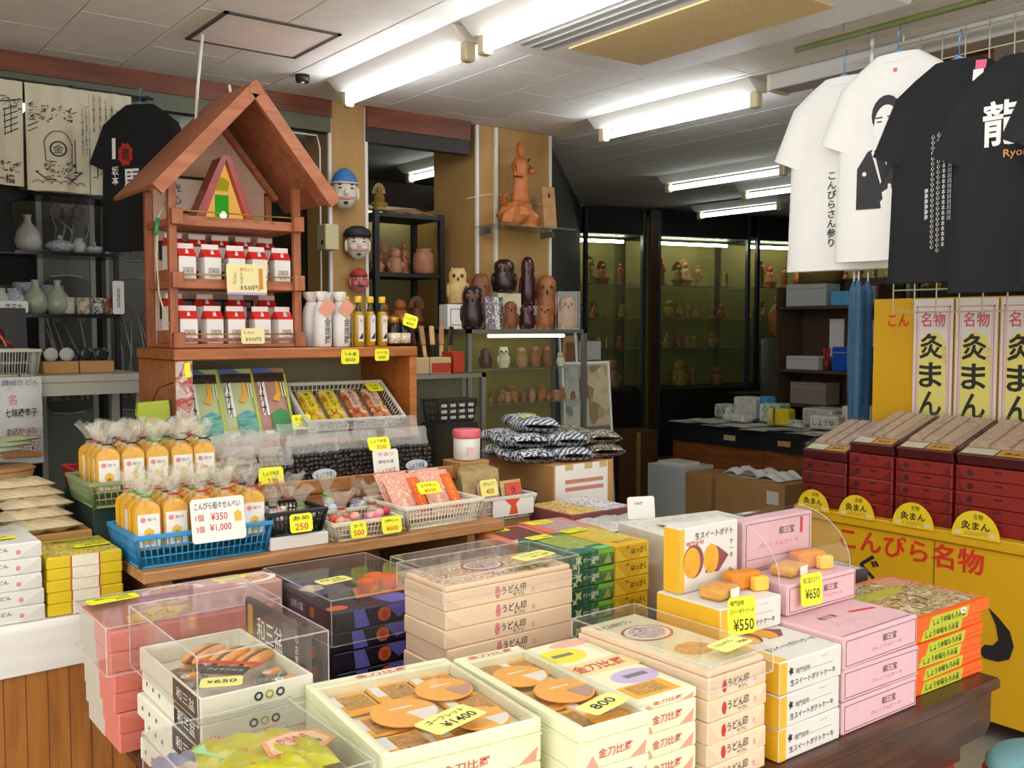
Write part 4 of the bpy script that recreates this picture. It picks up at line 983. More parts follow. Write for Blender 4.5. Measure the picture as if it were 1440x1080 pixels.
sg = card([('こんぴら船々せんべい', 0, .038, .125, .02, INK), ('1個', -.05, .008, .022, .018, REDINK), ('¥350', .002, .008, .045, .02, REDINK), ('3個', -.05, -.022, .022, .018, REDINK), ('¥1,000', .004, -.022, .058, .022, REDINK)], .145, .115, (.935, 2.515, PZ+.112), UP(R(0), R(10)), 'white sign with black and red prices in front of the yellow cracker bags', WPAPER, 'price_sign', 'sign')
MB().prism([(.045, -.01), (.062, -.01), (.064, .012), (.053, .02), (.043, .012)], -.002, -.0013, 'y').build('ship_mark', pm('ship_gold', '#e2b23a', .5), sg)
# black basket on a white box, cream baskets
o = pbox('riser_box', (.175, .2, .036), [pm('white_foam_box', '#dcd8cf', .6)], 'flat white box under the small black basket', 'box', None, (1.175, 2.63, PZ+.0005), 0)
basket('plastic_basket', .17, .19, .07, BKP, 'small black lattice basket of candy bags', (1.172, 2.63, PZ+.037), 0, 12, 3)
basket('plastic_basket', .22, .2, .058, CRP, 'low cream lattice basket of candy bags', (1.385, 2.62, PZ), 0, 18, 3)
basket('plastic_basket', .29, .24, .075, pm('ivory_plastic', '#e2ddca', .45), 'wide ivory lattice basket of pink prawn cracker packs', (1.665, 2.66, PZ), R(2), 24, 4)
o = pbox('riser_box', (.27, .16, .205), [CARD], 'cardboard box under the pale basket of brown packs', 'box', None, (2.04, 2.835, TZ+.0006), 0)
bk3 = basket('plastic_basket', .28, .2, .085, pm('pale_plastic', '#d8d6cc', .45), 'pale basket with an orange label holding brown paper packs', (2.04, 2.835, TZ+.207), 0, 18, 3)
MB().box((-.05, -.104, .015), (.13, -.1025, .075)).build('label', WPAPER, bk3)
MB().prism([(0, .075), (.07, .075), (.05, .055), (.06, .02), (.02, .02), (.03, .05)], -.1055, -.1045, 'y').build('orange_mark', pm('orange_mark', '#e0562a', .5), bk3)
CANDY = ['#e9a0a0', '#efe6dc', '#d65a6a', '#f0c8b0', '#c9a8c4', '#e8742a', '#8fb4d8', '#efe8a0']
def candy_bag(loc, rz, label, cols, s=1.0, tie=0, base=None):
    o = thing('candy_bag', label, 'sweets bag', loc, rz)
    rd = random.Random(hash(label) % 999)
    b = MB()
    ms = [pm('candy_'+c, c, .45) for c in cols]
    for i in range(14):
        b.ell((rd.uniform(-.036, .036)*s, rd.uniform(-.03, .026)*s, rd.uniform(.012, .062)*s), (.019*s, .016*s, .014*s), 8, 5, i % len(ms))
    b.build('sweets', ms, o)
    if base: MB().lathe([(.03*s, 0), (.046*s, .004), (.05*s, .03*s)], 14, 0, (0, 0, 0), 1, .8).build('bowl', pm('bowl_'+base, base, .4), o)
    n = 18; aa = [rd.uniform(-.12, .12) for _ in range(n)]
    b = MB(); b.lathe([(.04*s, .0), (.054*s, .02*s), (.05*s, .045*s), (.03*s, .07*s), (.012*s, .085*s)], n, 0, (0, 0, 0), 1, .8, False, lambda i, k: aa[i]); b.build('film', FILM, o)
    gather(16, .012*s, .05*s, .06*s, rd.randrange(99)).build('gathered_top', FILM2, o, (0, 0, .087*s))
    MB().tube([(.013*s*math.cos(2*PI*i/10), .01*s*math.sin(2*PI*i/10), .086*s) for i in range(11)], .0025, 5).build('tie', TIES[tie], o)
    return o
candy_bag((1.125, 2.60, PZ+.042), 0, 'clear candy bag of pale pink sweets with a black tie in the black basket', ['#e6c0c0', '#efe6e0', '#d9a0b0'], .8, 1)
candy_bag((1.205, 2.59, PZ+.042), R(20), 'clear candy bag of orange and white sweets in the black basket', ['#e8825a', '#efe6dc', '#d8e0a0'], .8, 2)
candy_bag((1.16, 2.68, PZ+.042), R(50), 'clear candy bag of white and pink sweets at the back of the black basket', ['#efe9e2', '#e9a8b0', '#8f9ad0'], .8, 1)
candy_bag((1.33, 2.58, PZ+.005), 0, 'clear bag of orange-red sweets in the low cream basket', ['#e2552a', '#e9a28a', '#efe3d8'], .95, 0)
candy_bag((1.435, 2.585, PZ+.005), R(30), 'clear bag of crimson sweets in the low cream basket', ['#c43a4a', '#d9606a', '#e8a0a4'], 1.0, 0)
candy_bag((1.255, 2.785, PZ+.0), R(10), 'clear bag with a blue bowl of mixed sweets behind the black basket', ['#efe6dc', '#cfe0a0', '#d65a4a', '#f2efe8'], 1.15, 0, '#1f4f96')
candy_bag((1.385, 2.79, PZ+.0), R(40), 'clear bag with a lime ribbon and pale sweets behind the low cream basket', ['#dfe6d0', '#cfd8ea', '#efe9dc'], 1.1, 2, '#c8cfd8')
candy_bag((1.497, 2.79, PZ+.0), R(70), 'clear bag with a violet bowl of sweets beside the bamboo tray', ['#b0a4d0', '#e6e0ee', '#9fb4dc'], .9, 1, '#4a4a9a')
def leaned(name, label, w, h, t, loc, rz, lean, mat, group=None, cat='pack', rows=10):
    """flat pouch standing up and leaning back"""
    o = thing(name, label, cat, loc, 0, group, rot=(-lean, 0, rz))
    def fn(u, v, s):
        e = min(u, 1-u, v, 1-v); b_ = min(1, (max(e, 0)*6)**.6)
        return ((u-.5)*w, s*t/2*b_+.0025*math.sin(u*17+v*9)*(b_), v*h)
    b = MB(); b.grid(lambda u, v: fn(u, v, -1), 10, rows); b.grid(lambda u, v: fn(1-u, v, 1), 10, rows); b.build('pouch', mat, o)
    return o
PRW = printed('prawn_cracker', ['#dd9a80', '#e6b098', '#d48a72', '#ecc4b0'], 60, .45)
for i in range(4):
    p = leaned('cracker_pack', 'clear pack of pink prawn crackers with an orange label in the ivory basket', .125, .165, .022, (1.60+(i % 2)*.13, 2.60+(i//2)*.05+(i % 2)*.005, PZ+.02), R(6), R(38), PRW, 'prawn cracker packs')
    MB().prism([(.015, .02), (.055, .02), (.055, .14), (.015, .14)], -.0155, -.0145, 'y').build('label', pm('orange_strip', '#e8622a', .5), p)
    txt('えびせん', .018, .09, pm('yellow_ink', '#f0c02a', .5), p, (.035, -.0162, .08), FRONT, .012, True)
BPK = pm('brown_paper_pack', '#b29a68', .7, var=.18, scale=50)
for i in range(8):
    leaned('paper_pack', 'brown paper pack standing in a row in the pale basket', .17, .17, .006, (2.02-i*.004, 2.90-i*.0165, TZ+.213), R(4), R(9), BPK, 'brown paper packs')
for i, (x, c, lab) in enumerate(((2.01, '#d89a94', 'pack of pink sticks in front of the brown paper packs'), (2.11, '#cf5a48', 'pack with a red label and black writing beside the pink stick pack'))):
    p = leaned('snack_pack', lab, .095, .125, .014, (x, 2.765, TZ+.215), R(3), R(12), printed('stick_print_%d' % i, [c, '#e6b8b0', c, '#efd4cc'] if i == 0 else ['#c2a468', '#b89a60'], 30, .4, 'wavex'))
    if i: MB().prism([(-.035, .01), (.035, .01), (.035, .115), (-.035, .115)], -.0125, -.0115, 'y').build('label', pm('red_label', '#d2503a', .5), p); txt('うどん', .03, .085, INK, p, (0, -.0132, .06), FRONT, .012, True)
card([('かりんとう', 0, .014, .05, .012, INK), ('400', .002, -.012, .036, .018, REDINK)], .078, .058, (1.99, 2.755, TZ+.325), UP(R(6), R(14)), 'pale yellow card reading 400 on the pink stick pack', YPALE)
card([('あめ', 0, .014, .05, .012, INK), ('250', 0, -.01, .04, .018, REDINK)], .068, .052, (1.175, 2.524, PZ+.072), UP(0, R(8)), 'yellow card reading 250 on the small black basket')
card([('かさ', 0, .012, .03, .010, INK), ('500', 0, -.008, .034, .016, REDINK)], .052, .046, (1.345, 2.506, PZ+.034), UP(0, R(10)), 'yellow card reading 500 on the low cream basket')
card([('小梅セット', 0, .012, .046, .010, INK), ('¥600', 0, -.01, .04, .014, REDINK)], .066, .05, (1.455, 2.506, PZ+.036), UP(0, R(10)), 'yellow card reading 600 at the end of the low cream basket')
card([('えびせん', 0, .008, .06, .011, INK), ('¥500', 0, -.01, .045, .012, REDINK)], .085, .042, (1.645, 2.60, PZ+.115), UP(R(4), R(38)), 'yellow card lying on the prawn cracker packs')
# ---- bamboo tray tier with bean packs ---------------------------------------------------------------------------
BMB = wood('bamboo_edge', '#b57a42', '#8f5a2c', 4, (2, 10, 10), .5)
tr = thing('bamboo_tray', 'long bamboo tray on a woven base carrying packs of black beans', 'tray', (1.53, 3.04, PZ))
MB().box((-.44, -.14, .0), (.38, .2, .085)).build('woven_base', printed('woven_bamboo', ['#8a4a26', '#a8693a', '#7a3e20', '#b87a48'], 40, .6, 'wavediag', distort=2), tr)
MB().bbox((-.46, -.18, .086), (.40, .22, .098), .003).build('tray_floor', BMB, tr)
MB().bbox((-.46, -.19, .09), (.40, -.178, .135), .003).build('front_edge', BMB, tr)
MB().bbox((-.46, -.182, .045), (.3, -.145, .085), .003).build('lower_edge', BMB, tr)
for x in (-.45, -.24, .0, .2, .385): MB().bbox((x-.008, -.195, .088), (x+.008, -.189, .138), .001).build('binding', pm('rattan_binding', '#8f5a2e', .6), tr)
BEAN = pm('black_bean', '#2b2421', .35); BOAT = pm('brown_bean', '#8a6a3a', .5)
def bean_pack(label, loc, rz, lean, w, h, brown=False, oval=None, group=None):
    o = thing('bean_pack', label, 'snack pack', loc, 0, group, rot=(-lean, 0, rz))
    rd = random.Random(int(loc[0]*1000))
    b = MB()
    hb = h*.62
    for i in range(int(w/.017)):
        for j in range(int(hb/.015)):
            b.ell((-w/2+.012+i*.017+rd.uniform(-.003, .003), rd.uniform(-.018, -.006), .01+j*.015+rd.uniform(-.002, .002)), (.0105, .009, .0085), 7, 5, 0)
    b.build('beans', BOAT if brown else BEAN, o)
    def fn(u, v, s):
        t_ = .022*(1-v)**.5+.003
        return ((u-.5)*w*(1.04-.04*v), s*t_*min(1, 6*min(u, 1-u)+.15)+.004*math.sin(u*13+v*11)*v, v*h)
    b = MB(); b.grid(lambda u, v: fn(1-u, v, 1), 12, 10); b.build('film', FILM, o)
    def fn2(u, v): return ((u-.5)*w*1.0+.004*math.sin(v*9), -.002+.006*math.sin(u*15+v*5)*(.3+v), hb-.008+v*(h-hb+.008))
    b = MB(); b.grid(fn2, 14, 5); b.build('folded_top', FILM3, o)
    if oval:
        P = [(.02+.045*math.cos(2*PI*i/18), .032+.02*math.sin(2*PI*i/18)) for i in range(18)]
        MB().prism(P, -.0275, -.0265, 'y').build('oval_label', pm('pale_blue_label', '#b9c4d0', .5), o); txt(oval, .06, .018, INK, o, (.02, -.0282, .032), FRONT, .012)
    return o
TRZ = PZ+.099
bean_pack('pack of black beans at the end of the bamboo tray beside the cracker bags', (1.165, 2.925, TRZ), R(2), R(12), .11, .15)
bean_pack('pack of black beans behind a yellow 230 card', (1.282, 2.92, TRZ), R(-2), R(10), .11, .14)
bean_pack('pack of dark beans with an oval pale blue label beside the yellow 230 card', (1.425, 2.945, TRZ), R(3), R(10), .19, .17, oval='しょうゆ豆')
bean_pack('pack of dark beans tucked behind the white bean sign', (1.60, 2.965, TRZ), R(0), R(12), .16, .17)
bean_pack('pack of dark beans with an oval label next to the pink-lidded tub', (1.79, 2.96, TRZ), R(-2), R(10), .17, .17, oval='しょうゆ豆')
for i, (x, y) in enumerate(((1.16, 3.0), (1.28, 3.01), (1.315, 3.08), (1.16, 3.07), (1.26, 3.13))):
    bean_pack('pack of golden brown beans in clear film standing behind the black bean packs', (x, y, TRZ), R(i*3-6), R(14), .12, .18, True, None, 'golden brown bean packs')
for i, (x, y) in enumerate(((1.42, 3.04), (1.55, 3.06), (1.72, 3.06), (1.85, 3.07))):
    bean_pack('crinkled clear pack of dark beans standing in the rear rank of the bamboo tray', (x, y, TRZ), R(i*4-6), R(14), .15, .2, False, None, 'rear bean packs')
card([('しょうゆ豆', 0, .012, .05, .012, INK), ('230', .005, -.014, .036, .018, REDINK)], .08, .062, (1.235, 2.865, TRZ+.055), UP(R(-4), R(12)), 'yellow card reading 230 propped against the black bean packs')
card([('しょうゆ豆', 0, .01, .06, .012, INK), ('350', .006, -.012, .036, .014, REDINK)], .08, .048, (1.645, 2.915, TRZ+.125), UP(R(-4), R(30)), 'yellow card reading 350 above the white bean sign')
s2 = card([('手造り', 0, .03, .06, .012, pm('orange_ink', '#d9822a', .5)), ('讃岐名産', 0, .005, .06, .012, INKG), ('しょうゆ豆', 0, -.028, .07, .022, REDINK)], .098, .092, (1.655, 2.885, TRZ+.062), UP(0, R(10)), 'white sign with red bean lettering standing on the bamboo tray', WPAPER, 'price_sign', 'sign')
# white tub with a pink lid
tb = thing('plastic_tub', 'white plastic tub with a coral pink screw lid', 'tub', (2.065, 3.0, TRZ+.03))
MB().lathe([(.046, 0), (.05, .004), (.05, .078), (.046, .082)], 28).build('body', pm('white_tub', '#e6e2da', .4), tb)
MB().lathe([(.052, .082), (.053, .086), (.053, .108), (.049, .113), (0, .114)], 28).build('lid', pm('coral_lid', '#dd6470', .4), tb)
MB().box((-.03, -.0512, .02), (.012, -.0495, .05)).build('pink_print', pm('faint_pink', '#e8c4c8', .5), tb)
o = pbox('riser_box', (.13, .12, .125), [CARD], 'small cardboard box under the pink-lidded tub', 'box', None, (2.06, 2.985, PZ+.0035), 0)
o.location = (2.065, 3.005, TRZ-.097); 
# ---- towels on a carton ---------------------------------------------------------------------------------------
ctn = pbox('cardboard_carton', (.315, .42, .97), [CARD], 'tall brown cardboard carton with a white sheet taped on it, under the towels', 'carton', None, (2.565, 3.115, 0), 0)
plate(ctn, 'taped_sheet', 'f', -.15, .72, .125, .968, WPAPER, .001)
for z, c in ((.90, '#c9847a'), (.87, '#c9847a')): plate(ctn, 'red_print', 'f', -.10, z-.008, .10, z+.008, pm('faded_red', c, .6), .0006, .001)
for x in (-.08, .02, .1): plate(ctn, 'tape', 'f', x-.02, .945, x+.02, .968, pm('tape', '#c8b27c', .4), .0008, .001)
for s in (-.02, .05): plate(ctn, 'black_mark', 'l', 0, 0, 0, 0, INK, .0006, 0, [(s, .80), (s+.03, .77), (s+.045, .86), (s+.055, .86), (s+.05, .76), (s+.02, .745), (s-.01, .87)])
for x in (-.06, .0, .05): plate(ctn, 'black_mark', 'f', 0, 0, 0, 0, INK, .0006, .0012, [(x, .735), (x+.03, .74), (x+.035, .755), (x+.015, .75)])
TW = [printed('towel_check', ['#2c2f33', '#c9ccd0', '#3b4046', '#e2e3e4'], 130, .9, 'voronoi'), printed('towel_stripe', ['#d9dde2', '#3c4450', '#cfd5dc', '#2c3038'], 20, .9, 'wavediag', distort=7), printed('towel_brown', ['#4a443c', '#564f44', '#d8cdb8', '#4a443c', '#5a5248'], 35, .9, distort=1.5)]
def towel(label, w, d, h, loc, rz, mat, rot=None):
    o = thing('folded_towel', label, 'towel', loc, rz, None, rot=rot)
    n = 12
    sec = [(math.copysign(abs(math.cos(a))**.4, math.cos(a))*d/2, h/2+math.copysign(abs(math.sin(a))**.7, math.sin(a))*h/2) for a in [2*PI*i/n for i in range(n)]]
    def fn(u, v):
        y, z = sec[int(round(v*n)) % n]
        e = min(1, (min(u, 1-u)*14)**.5+.3)
        return ((u-.5)*w, y*(.97+.03*e)+.004*math.sin(u*14), h/2+(z-h/2)*e+.006*math.sin(u*9+y*12))
    MB().grid(fn, 14, n).build('cloth', mat, o)
    k = MB(); k.grid(lambda u, v: ((u-.5)*w*.98, -d/2*.99-.002+.004*math.sin(u*14), h*.42+v*h*.16+.006*math.sin(u*9-d*6)), 14, 1); k.build('fold_edge', TW[0], o)
    return o
for i, (x, y, z, r, m, lab) in enumerate((
    (2.40, 3.12, .972, 82, 0, 'dark checked towel at the bottom of the heap on the carton'), (2.565, 3.08, .972, 84, 1, 'grey and white wavy towel low in the heap on the carton'), (2.735, 3.09, .974, 86, 2, 'brown patterned towel low at the edge of the heap'),
    (2.42, 3.18, 1.026, 80, 0, 'dark checked towel lying above the bottom one'), (2.575, 3.12, 1.026, 84, 1, 'wavy grey towel in the middle of the heap'), (2.735, 3.11, 1.026, 86, 2, 'brown patterned towel folded on top of another brown one'),
    (2.54, 3.22, 1.08, 70, 1, 'wavy grey towel topping the heap on the carton'))):
    towel(lab, .34, .155, .05, (x, y, z), R(r), TW[m])
card([('手ぬぐい', 0, 0, .05, .014, INK)], .085, .05, (2.5, 3.2, 1.137), FLAT(R(20)), 'yellow card lying on the heap of towels')
# ---- orange-brown cabinet with the roofed stand ------------------------------------------------------------------
CABW = wood('cabinet_wood', '#b4692c', '#8f4d1c', 3, (1.2, 10, 10), .4)
CX, CY = 1.565, 3.5
cb = thing('display_cabinet', 'orange-brown wooden cabinet carrying bottles and the roofed stand', 'cabinet', (CX, CY, 0))
MB().bbox((-.48, -.20, 1.392), (.475, .22, 1.43), .004).build('top', CABW, cb)
for x in (-.475, .44): MB().bbox((x, -.198, 0), (x+.032, .218, 1.391), .003).build('side', CABW, cb)
MB().box((-.443, .20, .6), (.44, .215, 1.391)).build('back', pm('cabinet_back', '#8a8262', .7), cb)
MB().bbox((-.443, -.19, 1.07), (.44, .2, 1.095), .003).build('shelf', CABW, cb)
MB().bbox((-.443, -.19, .55), (.44, .2, .575), .003).build('shelf', CABW, cb)
# roofed stand
TWD = wood('red_cedar', '#b06840', '#8a4a2a', 3, (10, 10, 1.2), .5)
TWH = wood('red_cedar_board', '#b8704a', '#94532f', 3, (1.2, 10, 10), .5)
tw = thing('roofed_stand', 'red-brown wooden stand shaped like a little house with a gabled roof', 'stand', (1.36, 3.56, 1.431))
ZB = 1.431
hw = .245
def tz(z): return z-ZB
for x in (-hw, hw-.028):
    for y in (-.14, .12): MB().bbox((x, y, 0), (x+.028, y+.025, tz(2.02)), .002).build('post', TWD, tw)
MB().box((-hw+.03, .125, 0), (hw-.03, .132, tz(2.03))).build('back_panel', pm('pale_pink_panel', '#d8b9a2', .7, var=.04, stretch=(40, 1, 1)), tw)
MB().prism([(-hw+.02, tz(2.03)), (hw-.02, tz(2.03)), (0, tz(2.32))], .118, .126, 'y').build('gable_panel', MAT['pale_pink_panel'], tw)
for z in (1.858, 1.64, 1.432):
    if z > 1.5: MB().bbox((-hw+.005, -.15, tz(z)), (hw-.005, .118, tz(z)+.024), .002).build('shelf', TWH, tw)
    else: MB().bbox((-hw+.005, -.16, tz(z)), (hw+.01, .118, tz(z)+.014), .002).build('shelf', TWH, tw)
    for s in (-1, 1): MB().bbox((s*(hw-.02)-.02, -.172, tz(z)+.0), (s*(hw-.02)+.02, -.148, tz(z)+.055), .002).build('rail_block', TWD, tw)
    MB().cyl((-hw+.01, -.166, tz(z)+.048), (hw-.01, -.166, tz(z)+.048), .003, 6).build('rail', pm('brass_rail', '#b08a3a', .4, .6), tw)
    MB().bbox((-hw+.03, -.15, tz(z)+.022), (hw-.03, -.142, tz(z)+.034), .001).build('shelf_lip', TWD, tw)
for z in (1.665, 1.447): MB().box((-hw+.032, -.02, tz(z)), (hw-.032, .115, tz(z)+.045)).build('step', TWH, tw)
# gabled roof: two boards with battens
pk_ = (.025, tz(2.345)); le = (-.325, tz(1.965)); re = (.335, tz(1.965))
def roofboard(a, b_, name, y0, y1, t, lift=0):
    ax, az = a; bx, bz = b_; L_ = math.hypot(bx-ax, bz-az); nx, nz = -(bz-az)/L_, (bx-ax)/L_
    if nz < 0: nx, nz = -nx, -nz
    MB().prism([(ax+nx*lift, az+nz*lift), (bx+nx*lift, bz+nz*lift), (bx+nx*(t+lift), bz+nz*(t+lift)), (ax+nx*(t+lift), az+nz*(t+lift))], y0, y1, 'y').build(name, TWH, tw)
roofboard(le, pk_, 'roof_board', -.24, .20, .014); roofboard(pk_, re, 'roof_board', -.24, .20, .014)
roofboard(le, pk_, 'barge_board', -.262, -.242, .045, -.03); roofboard(pk_, re, 'barge_board', -.262, -.242, .045, -.03)
MB().prism([(pk_[0]-.022, pk_[1]-.03), (pk_[0]+.022, pk_[1]-.03), (pk_[0]+.022, pk_[1]+.002), (pk_[0], pk_[1]+.02), (pk_[0]-.022, pk_[1]+.002)], -.2645, .19, 'y').build('ridge', TWH, tw)
roofboard((-.25, tz(2.015)), (.02, tz(2.308)), 'rafter', .09, .115, .02, -.03); roofboard((.03, tz(2.308)), (.27, tz(2.015)), 'rafter', .09, .115, .02, -.03)
# frames on the back panel
for (z, h) in ((1.752, .07), (1.535, .075)):
    MB().box((-.20, .112, tz(z)), (.16, .118, tz(z)+h)).build('lattice_strip', INK, tw)
    for i in range(9):
        for j in range(2): MB().box((-.19+i*.038, .110, tz(z)+.008+j*(h/2-.002)), (-.157+i*.038, .1125, tz(z)+.006+j*(h/2-.002)+h/2-.012)).build('lattice_pane', pm('dusky_pane', '#8a7f86', .5), tw)
fr = thing('framed_calligraphy', 'black framed calligraphy hung inside the gable of the roofed stand', 'picture', (1.27, 3.672, 1.93))
MB().box((-.075, 0, 0), (.10, .004, .135)).build('paper', WPAPER, fr)
for a, c in (((-.075, -.004, 0), (-.063, .002, .135)), ((.088, -.004, 0), (.10, .002, .135)), ((-.075, -.004, .125), (.10, .002, .135)), ((-.075, -.004, 0), (.10, .002, .010))): MB().box(a, c).build('frame_bar', INK, fr)
txt('光', .03, .03, INK, fr, (-.04, -.002, .09), FRONT, .012); txt('心', .03, .03, INK, fr, (-.04, -.002, .045), FRONT, .012)
# glowing triangular lamp
lp = thing('table_lamp', 'red triangular lamp glowing yellow and green under the gable', 'lamp', (1.335, 3.52, 1.883))
MB().prism([(-.075, .003), (.085, .003), (.008, .225)], -.02, -.014, 'y').build('glow_pane', lightmat('lamp_glow', '#f2b25a', .85), lp)
rdg = pm('red_stained_glass', '#a81a16', .25, var=.3, scale=30)
MB().prism([(-.115, 0), (-.078, 0), (.008, .228), (.005, .24), (-.012, .232)], -.05, .04, 'y').build('side_glass', rdg, lp)
MB().prism([(.088, 0), (.112, 0), (.022, .24), (.006, .24), (.008, .225)], -.05, .04, 'y').build('side_glass', rdg, lp)
MB().box((-.028, -.027, .02), (.022, -.021, .10)).build('green_pane', lightmat('lamp_green', '#3fae2c', .7), lp)
MB().prism([(-.028, .115), (.02, .115), (.026, .15), (-.002, .165), (-.03, .15)], -.027, -.021, 'y').build('yellow_pane', lightmat('lamp_yellow', '#c8b02a', .6), lp)
MB().ell((0, -.03, .028), (.012, .008, .012)).build('bulb', lightmat('lamp_bulb', '#fff4c0', 12), lp)
MB().box((-.115, -.05, -.0), (.112, .05, .003)).build('base', rdg, lp)
# milk-carton shaped packs
CW = pm('carton_white', '#e9e4de', .5); CRD = pm('carton_red', '#d8281e', .45)
def milk():
    o = empty('gable_carton'); w = .0305; h = .088
    bd = MB().bbox((-w, -w, 0), (w, w, h), .002).build('body', CW, o)
    b = MB(); b.prism([(-w-.001, h), (w+.001, h), (.004, h+.028), (-.004, h+.028)], -w-.001, w+.001, 'x'); b.build('gable', CRD, o)
    MB().box((-w, -.003, h+.026), (w, .003, h+.046)).build('top_seam', CW, o)
    MB().box((-w*.6, -w-.001, .03), (w*.7, -w-.0002, .05)).build('grey_print', pm('carton_grey_print', '#b8b0aa', .5, var=.4, scale=120), bd)
    MB().prism([(-.006, h+.010), (.006, h+.010), (0, h+.026)], -.0275, -.012, 'y').build('white_mark', CW, o)
    txt('豆乳', .026, .01, INKG, bd, (0, -w-.0014, .02), FRONT)
    txt('し', .008, .01, INK, bd, (0.002, -w-.0018, .041), FRONT, .01)
    return o
mk = milk(); first = True
rd = random.Random(3)
for (z, zz, n1, n2, nm) in ((1.664, 1.7105, 5, 5, 'upper'), (1.446, 1.4925, 4, 5, 'lower')):
    for row, n in ((0, n2), (1, n1)):
        for i in range(n):
            o = mk if first else dup(mk); first = False
            x = 1.36-.178+i*(.356/(n-1))+rd.uniform(-.006, .006)
            o.location = (x, 3.455 if row == 0 else 3.60, (z if row == 0 else zz)+.0006); o.rotation_euler = (0, 0, R(rd.uniform(-8, 8)))
            tag(o, 'red and white gable-top carton, %s rank, %s shelf of the roofed stand' % ('front' if row == 0 else 'rear', nm), 'carton', 'gable-top cartons, %s shelf, %s rank' % (nm, 'front' if row == 0 else 'rear'))
c1 = card([('薬味入り', .0, .035, .05, .014, GOLDINK), ('350円', .01, -.03, .075, .018, INK), ('しょうゆ', -.045, .004, .012, .05, INKG), ('もろみ', -.02, .004, .01, .045, INKG)], .148, .11, (1.375, 3.38, 1.675), UP(0, R(4)), 'pale yellow card with brown edge reading 350 on the upper rail', pm('cream_card', '#f0e2a4', .55), 'price_card')
MB().box((.045, -.002, -.035), (.06, -.0012, .04)).build('brown_strip', pm('amber_print', '#c98a2a', .5), c1); MB().box((-.074, -.002, -.055), (.074, -.0012, -.047)).build('violet_strip', pm('lilac_print', '#b09ad0', .5), c1)
card([('350円', 0, -.012, .06, .014, INK), ('もろみ', -.015, .012, .04, .010, INKG)], .088, .056, (1.395, 3.38, 1.473), UP(0, R(4)), 'small pale card on the lower rail of the roofed stand', MAT['cream_card'])
# ---- bottles on the cabinet top ----------------------------------------------------------------------------------
BTW = pm('wrapped_white', '#e6e3de', .6, var=.05, scale=30)
def sake(): 
    o = empty('sake_bottle')
    MB().lathe([(.030, 0), (.034, .004), (.034, .12), (.03, .145), (.021, .165), (.016, .172)], 20).build('wrapped_body', BTW, o)
    rr = random.Random(4); aa = [rr.uniform(-.25, .25) for _ in range(14)]
    MB().lathe([(.015, .17), (.017, .175), (.024, .19), (.027, .205), (.02, .208)], 14, 0, (0, 0, 0), 1, 1, False, lambda i, k: aa[i] if k > 1 else 0).build('paper_top', BTW, o)
    MB().tube([(.0175*math.cos(2*PI*i/12), .0175*math.sin(2*PI*i/12), .172) for i in range(13)], .0018, 5).build('cord', pm('pink_cord', '#d8a0a0', .6), o)
    txt('金毘羅', .026, .095, INK, o, (.004, -.0352, .06), FRONT, .01, True)
    return o
def stag(o): 
    MB(Matrix.Rotation(R(35), 4, 'Y')).box((-.026, -.0015, -.028), (.026, 0, .028)).build('hang_tag', pm('salmon_tag', '#dd9a80', .6), o, (0, -.0385, .145))
s0 = sake(); s0.location = (1.665, 3.37, 1.4306); tag(s0, 'white wrapped sake bottle with a salmon tag beside the roofed stand', 'bottle', 'tagged sake bottles')
for (x, y, t) in ((1.742, 3.37, 1), (1.66, 3.455, 0), (1.735, 3.46, 0)):
    o = dup(s0, (x, y, 1.4306), R(5)); 
    if t: stag(o); o['label'] = 'white wrapped sake bottle with a salmon tag next to the oil bottles'
    else: o['label'] = 'white wrapped sake bottle standing behind the tagged ones'; o['group'] = 'sake bottles behind'
stag(s0)
OIL = pm('olive_oil', '#b08a12', .15, spec=.6); OILN = pm('oil_glass_neck', '#4a4a22', .15)
def oilb():
    o = empty('oil_bottle')
    MB().lathe([(.017, 0), (.02, .004), (.02, .115), (.015, .135)], 16).build('glass_body', OIL, o)
    MB().lathe([(.015, .135), (.009, .15), (.009, .175)], 14).build('neck', OILN, o)
    MB().lathe([(.0125, .168), (.0135, .17), (.0135, .19), (.011, .193)], 16).build('cap', pm('yellow_cap', '#e2b82a', .4), o)
    MB().box((-.011, -.0215, .02), (.011, -.0195, .12)).build('label', pm('pink_white_label', '#e4d3cc', .5), o)
    txt('油', .012, .012, INKG, o, (0, -.0222, .10), FRONT); MB().prism([(-.009, .03), (.009, .03), (.009, .055)], -.0224, -.0216, 'y').build('black_print', INK, o)
    return o
ob = oilb(); first = True
for i, (x, y) in enumerate(((1.81, 3.36), (1.862, 3.36), (1.914, 3.36), (1.79, 3.42), (1.842, 3.42), (1.894, 3.42))):
    o = ob if first else dup(ob); first = False
    o.location = (x, y, 1.4306); tag(o, 'slim yellow oil bottle with a yellow cap in the %s rank beside the sake' % ('front' if i < 3 else 'rear'), 'bottle', 'oil bottles, %s rank' % ('front' if i < 3 else 'rear'))
JB = pm('black_jar', '#17120f', .2); JC = pm('gold_cap', '#c08a30', .35, .6)
def jarb():
    o = empty('sauce_jar')
    MB().lathe([(.024, 0), (.027, .004), (.027, .07), (.02, .085), (.017, .09)], 18).build('glass_body', JB, o)
    MB().lathe([(.0195, .09), (.0195, .112), (.017, .114)], 18).build('cap', JC, o)
    MB().lathe([(.0275, .012), (.0275, .052)], 18).build('label', printed('jar_label', ['#d9d0a8', '#e6dfc4', '#c9a89a', '#d9d0a8'], 60, .5), o)
    return o
jb = jarb(); first = True
for i, (x, y) in enumerate(((1.968, 3.36), (2.018, 3.37), (1.975, 3.43), (2.02, 3.44))):
    o = jb if first else dup(jb); first = False
    o.location = (x, y, 1.4306); tag(o, 'short black sauce jar with a gold cap at the end of the cabinet top', 'jar', 'black sauce jars')
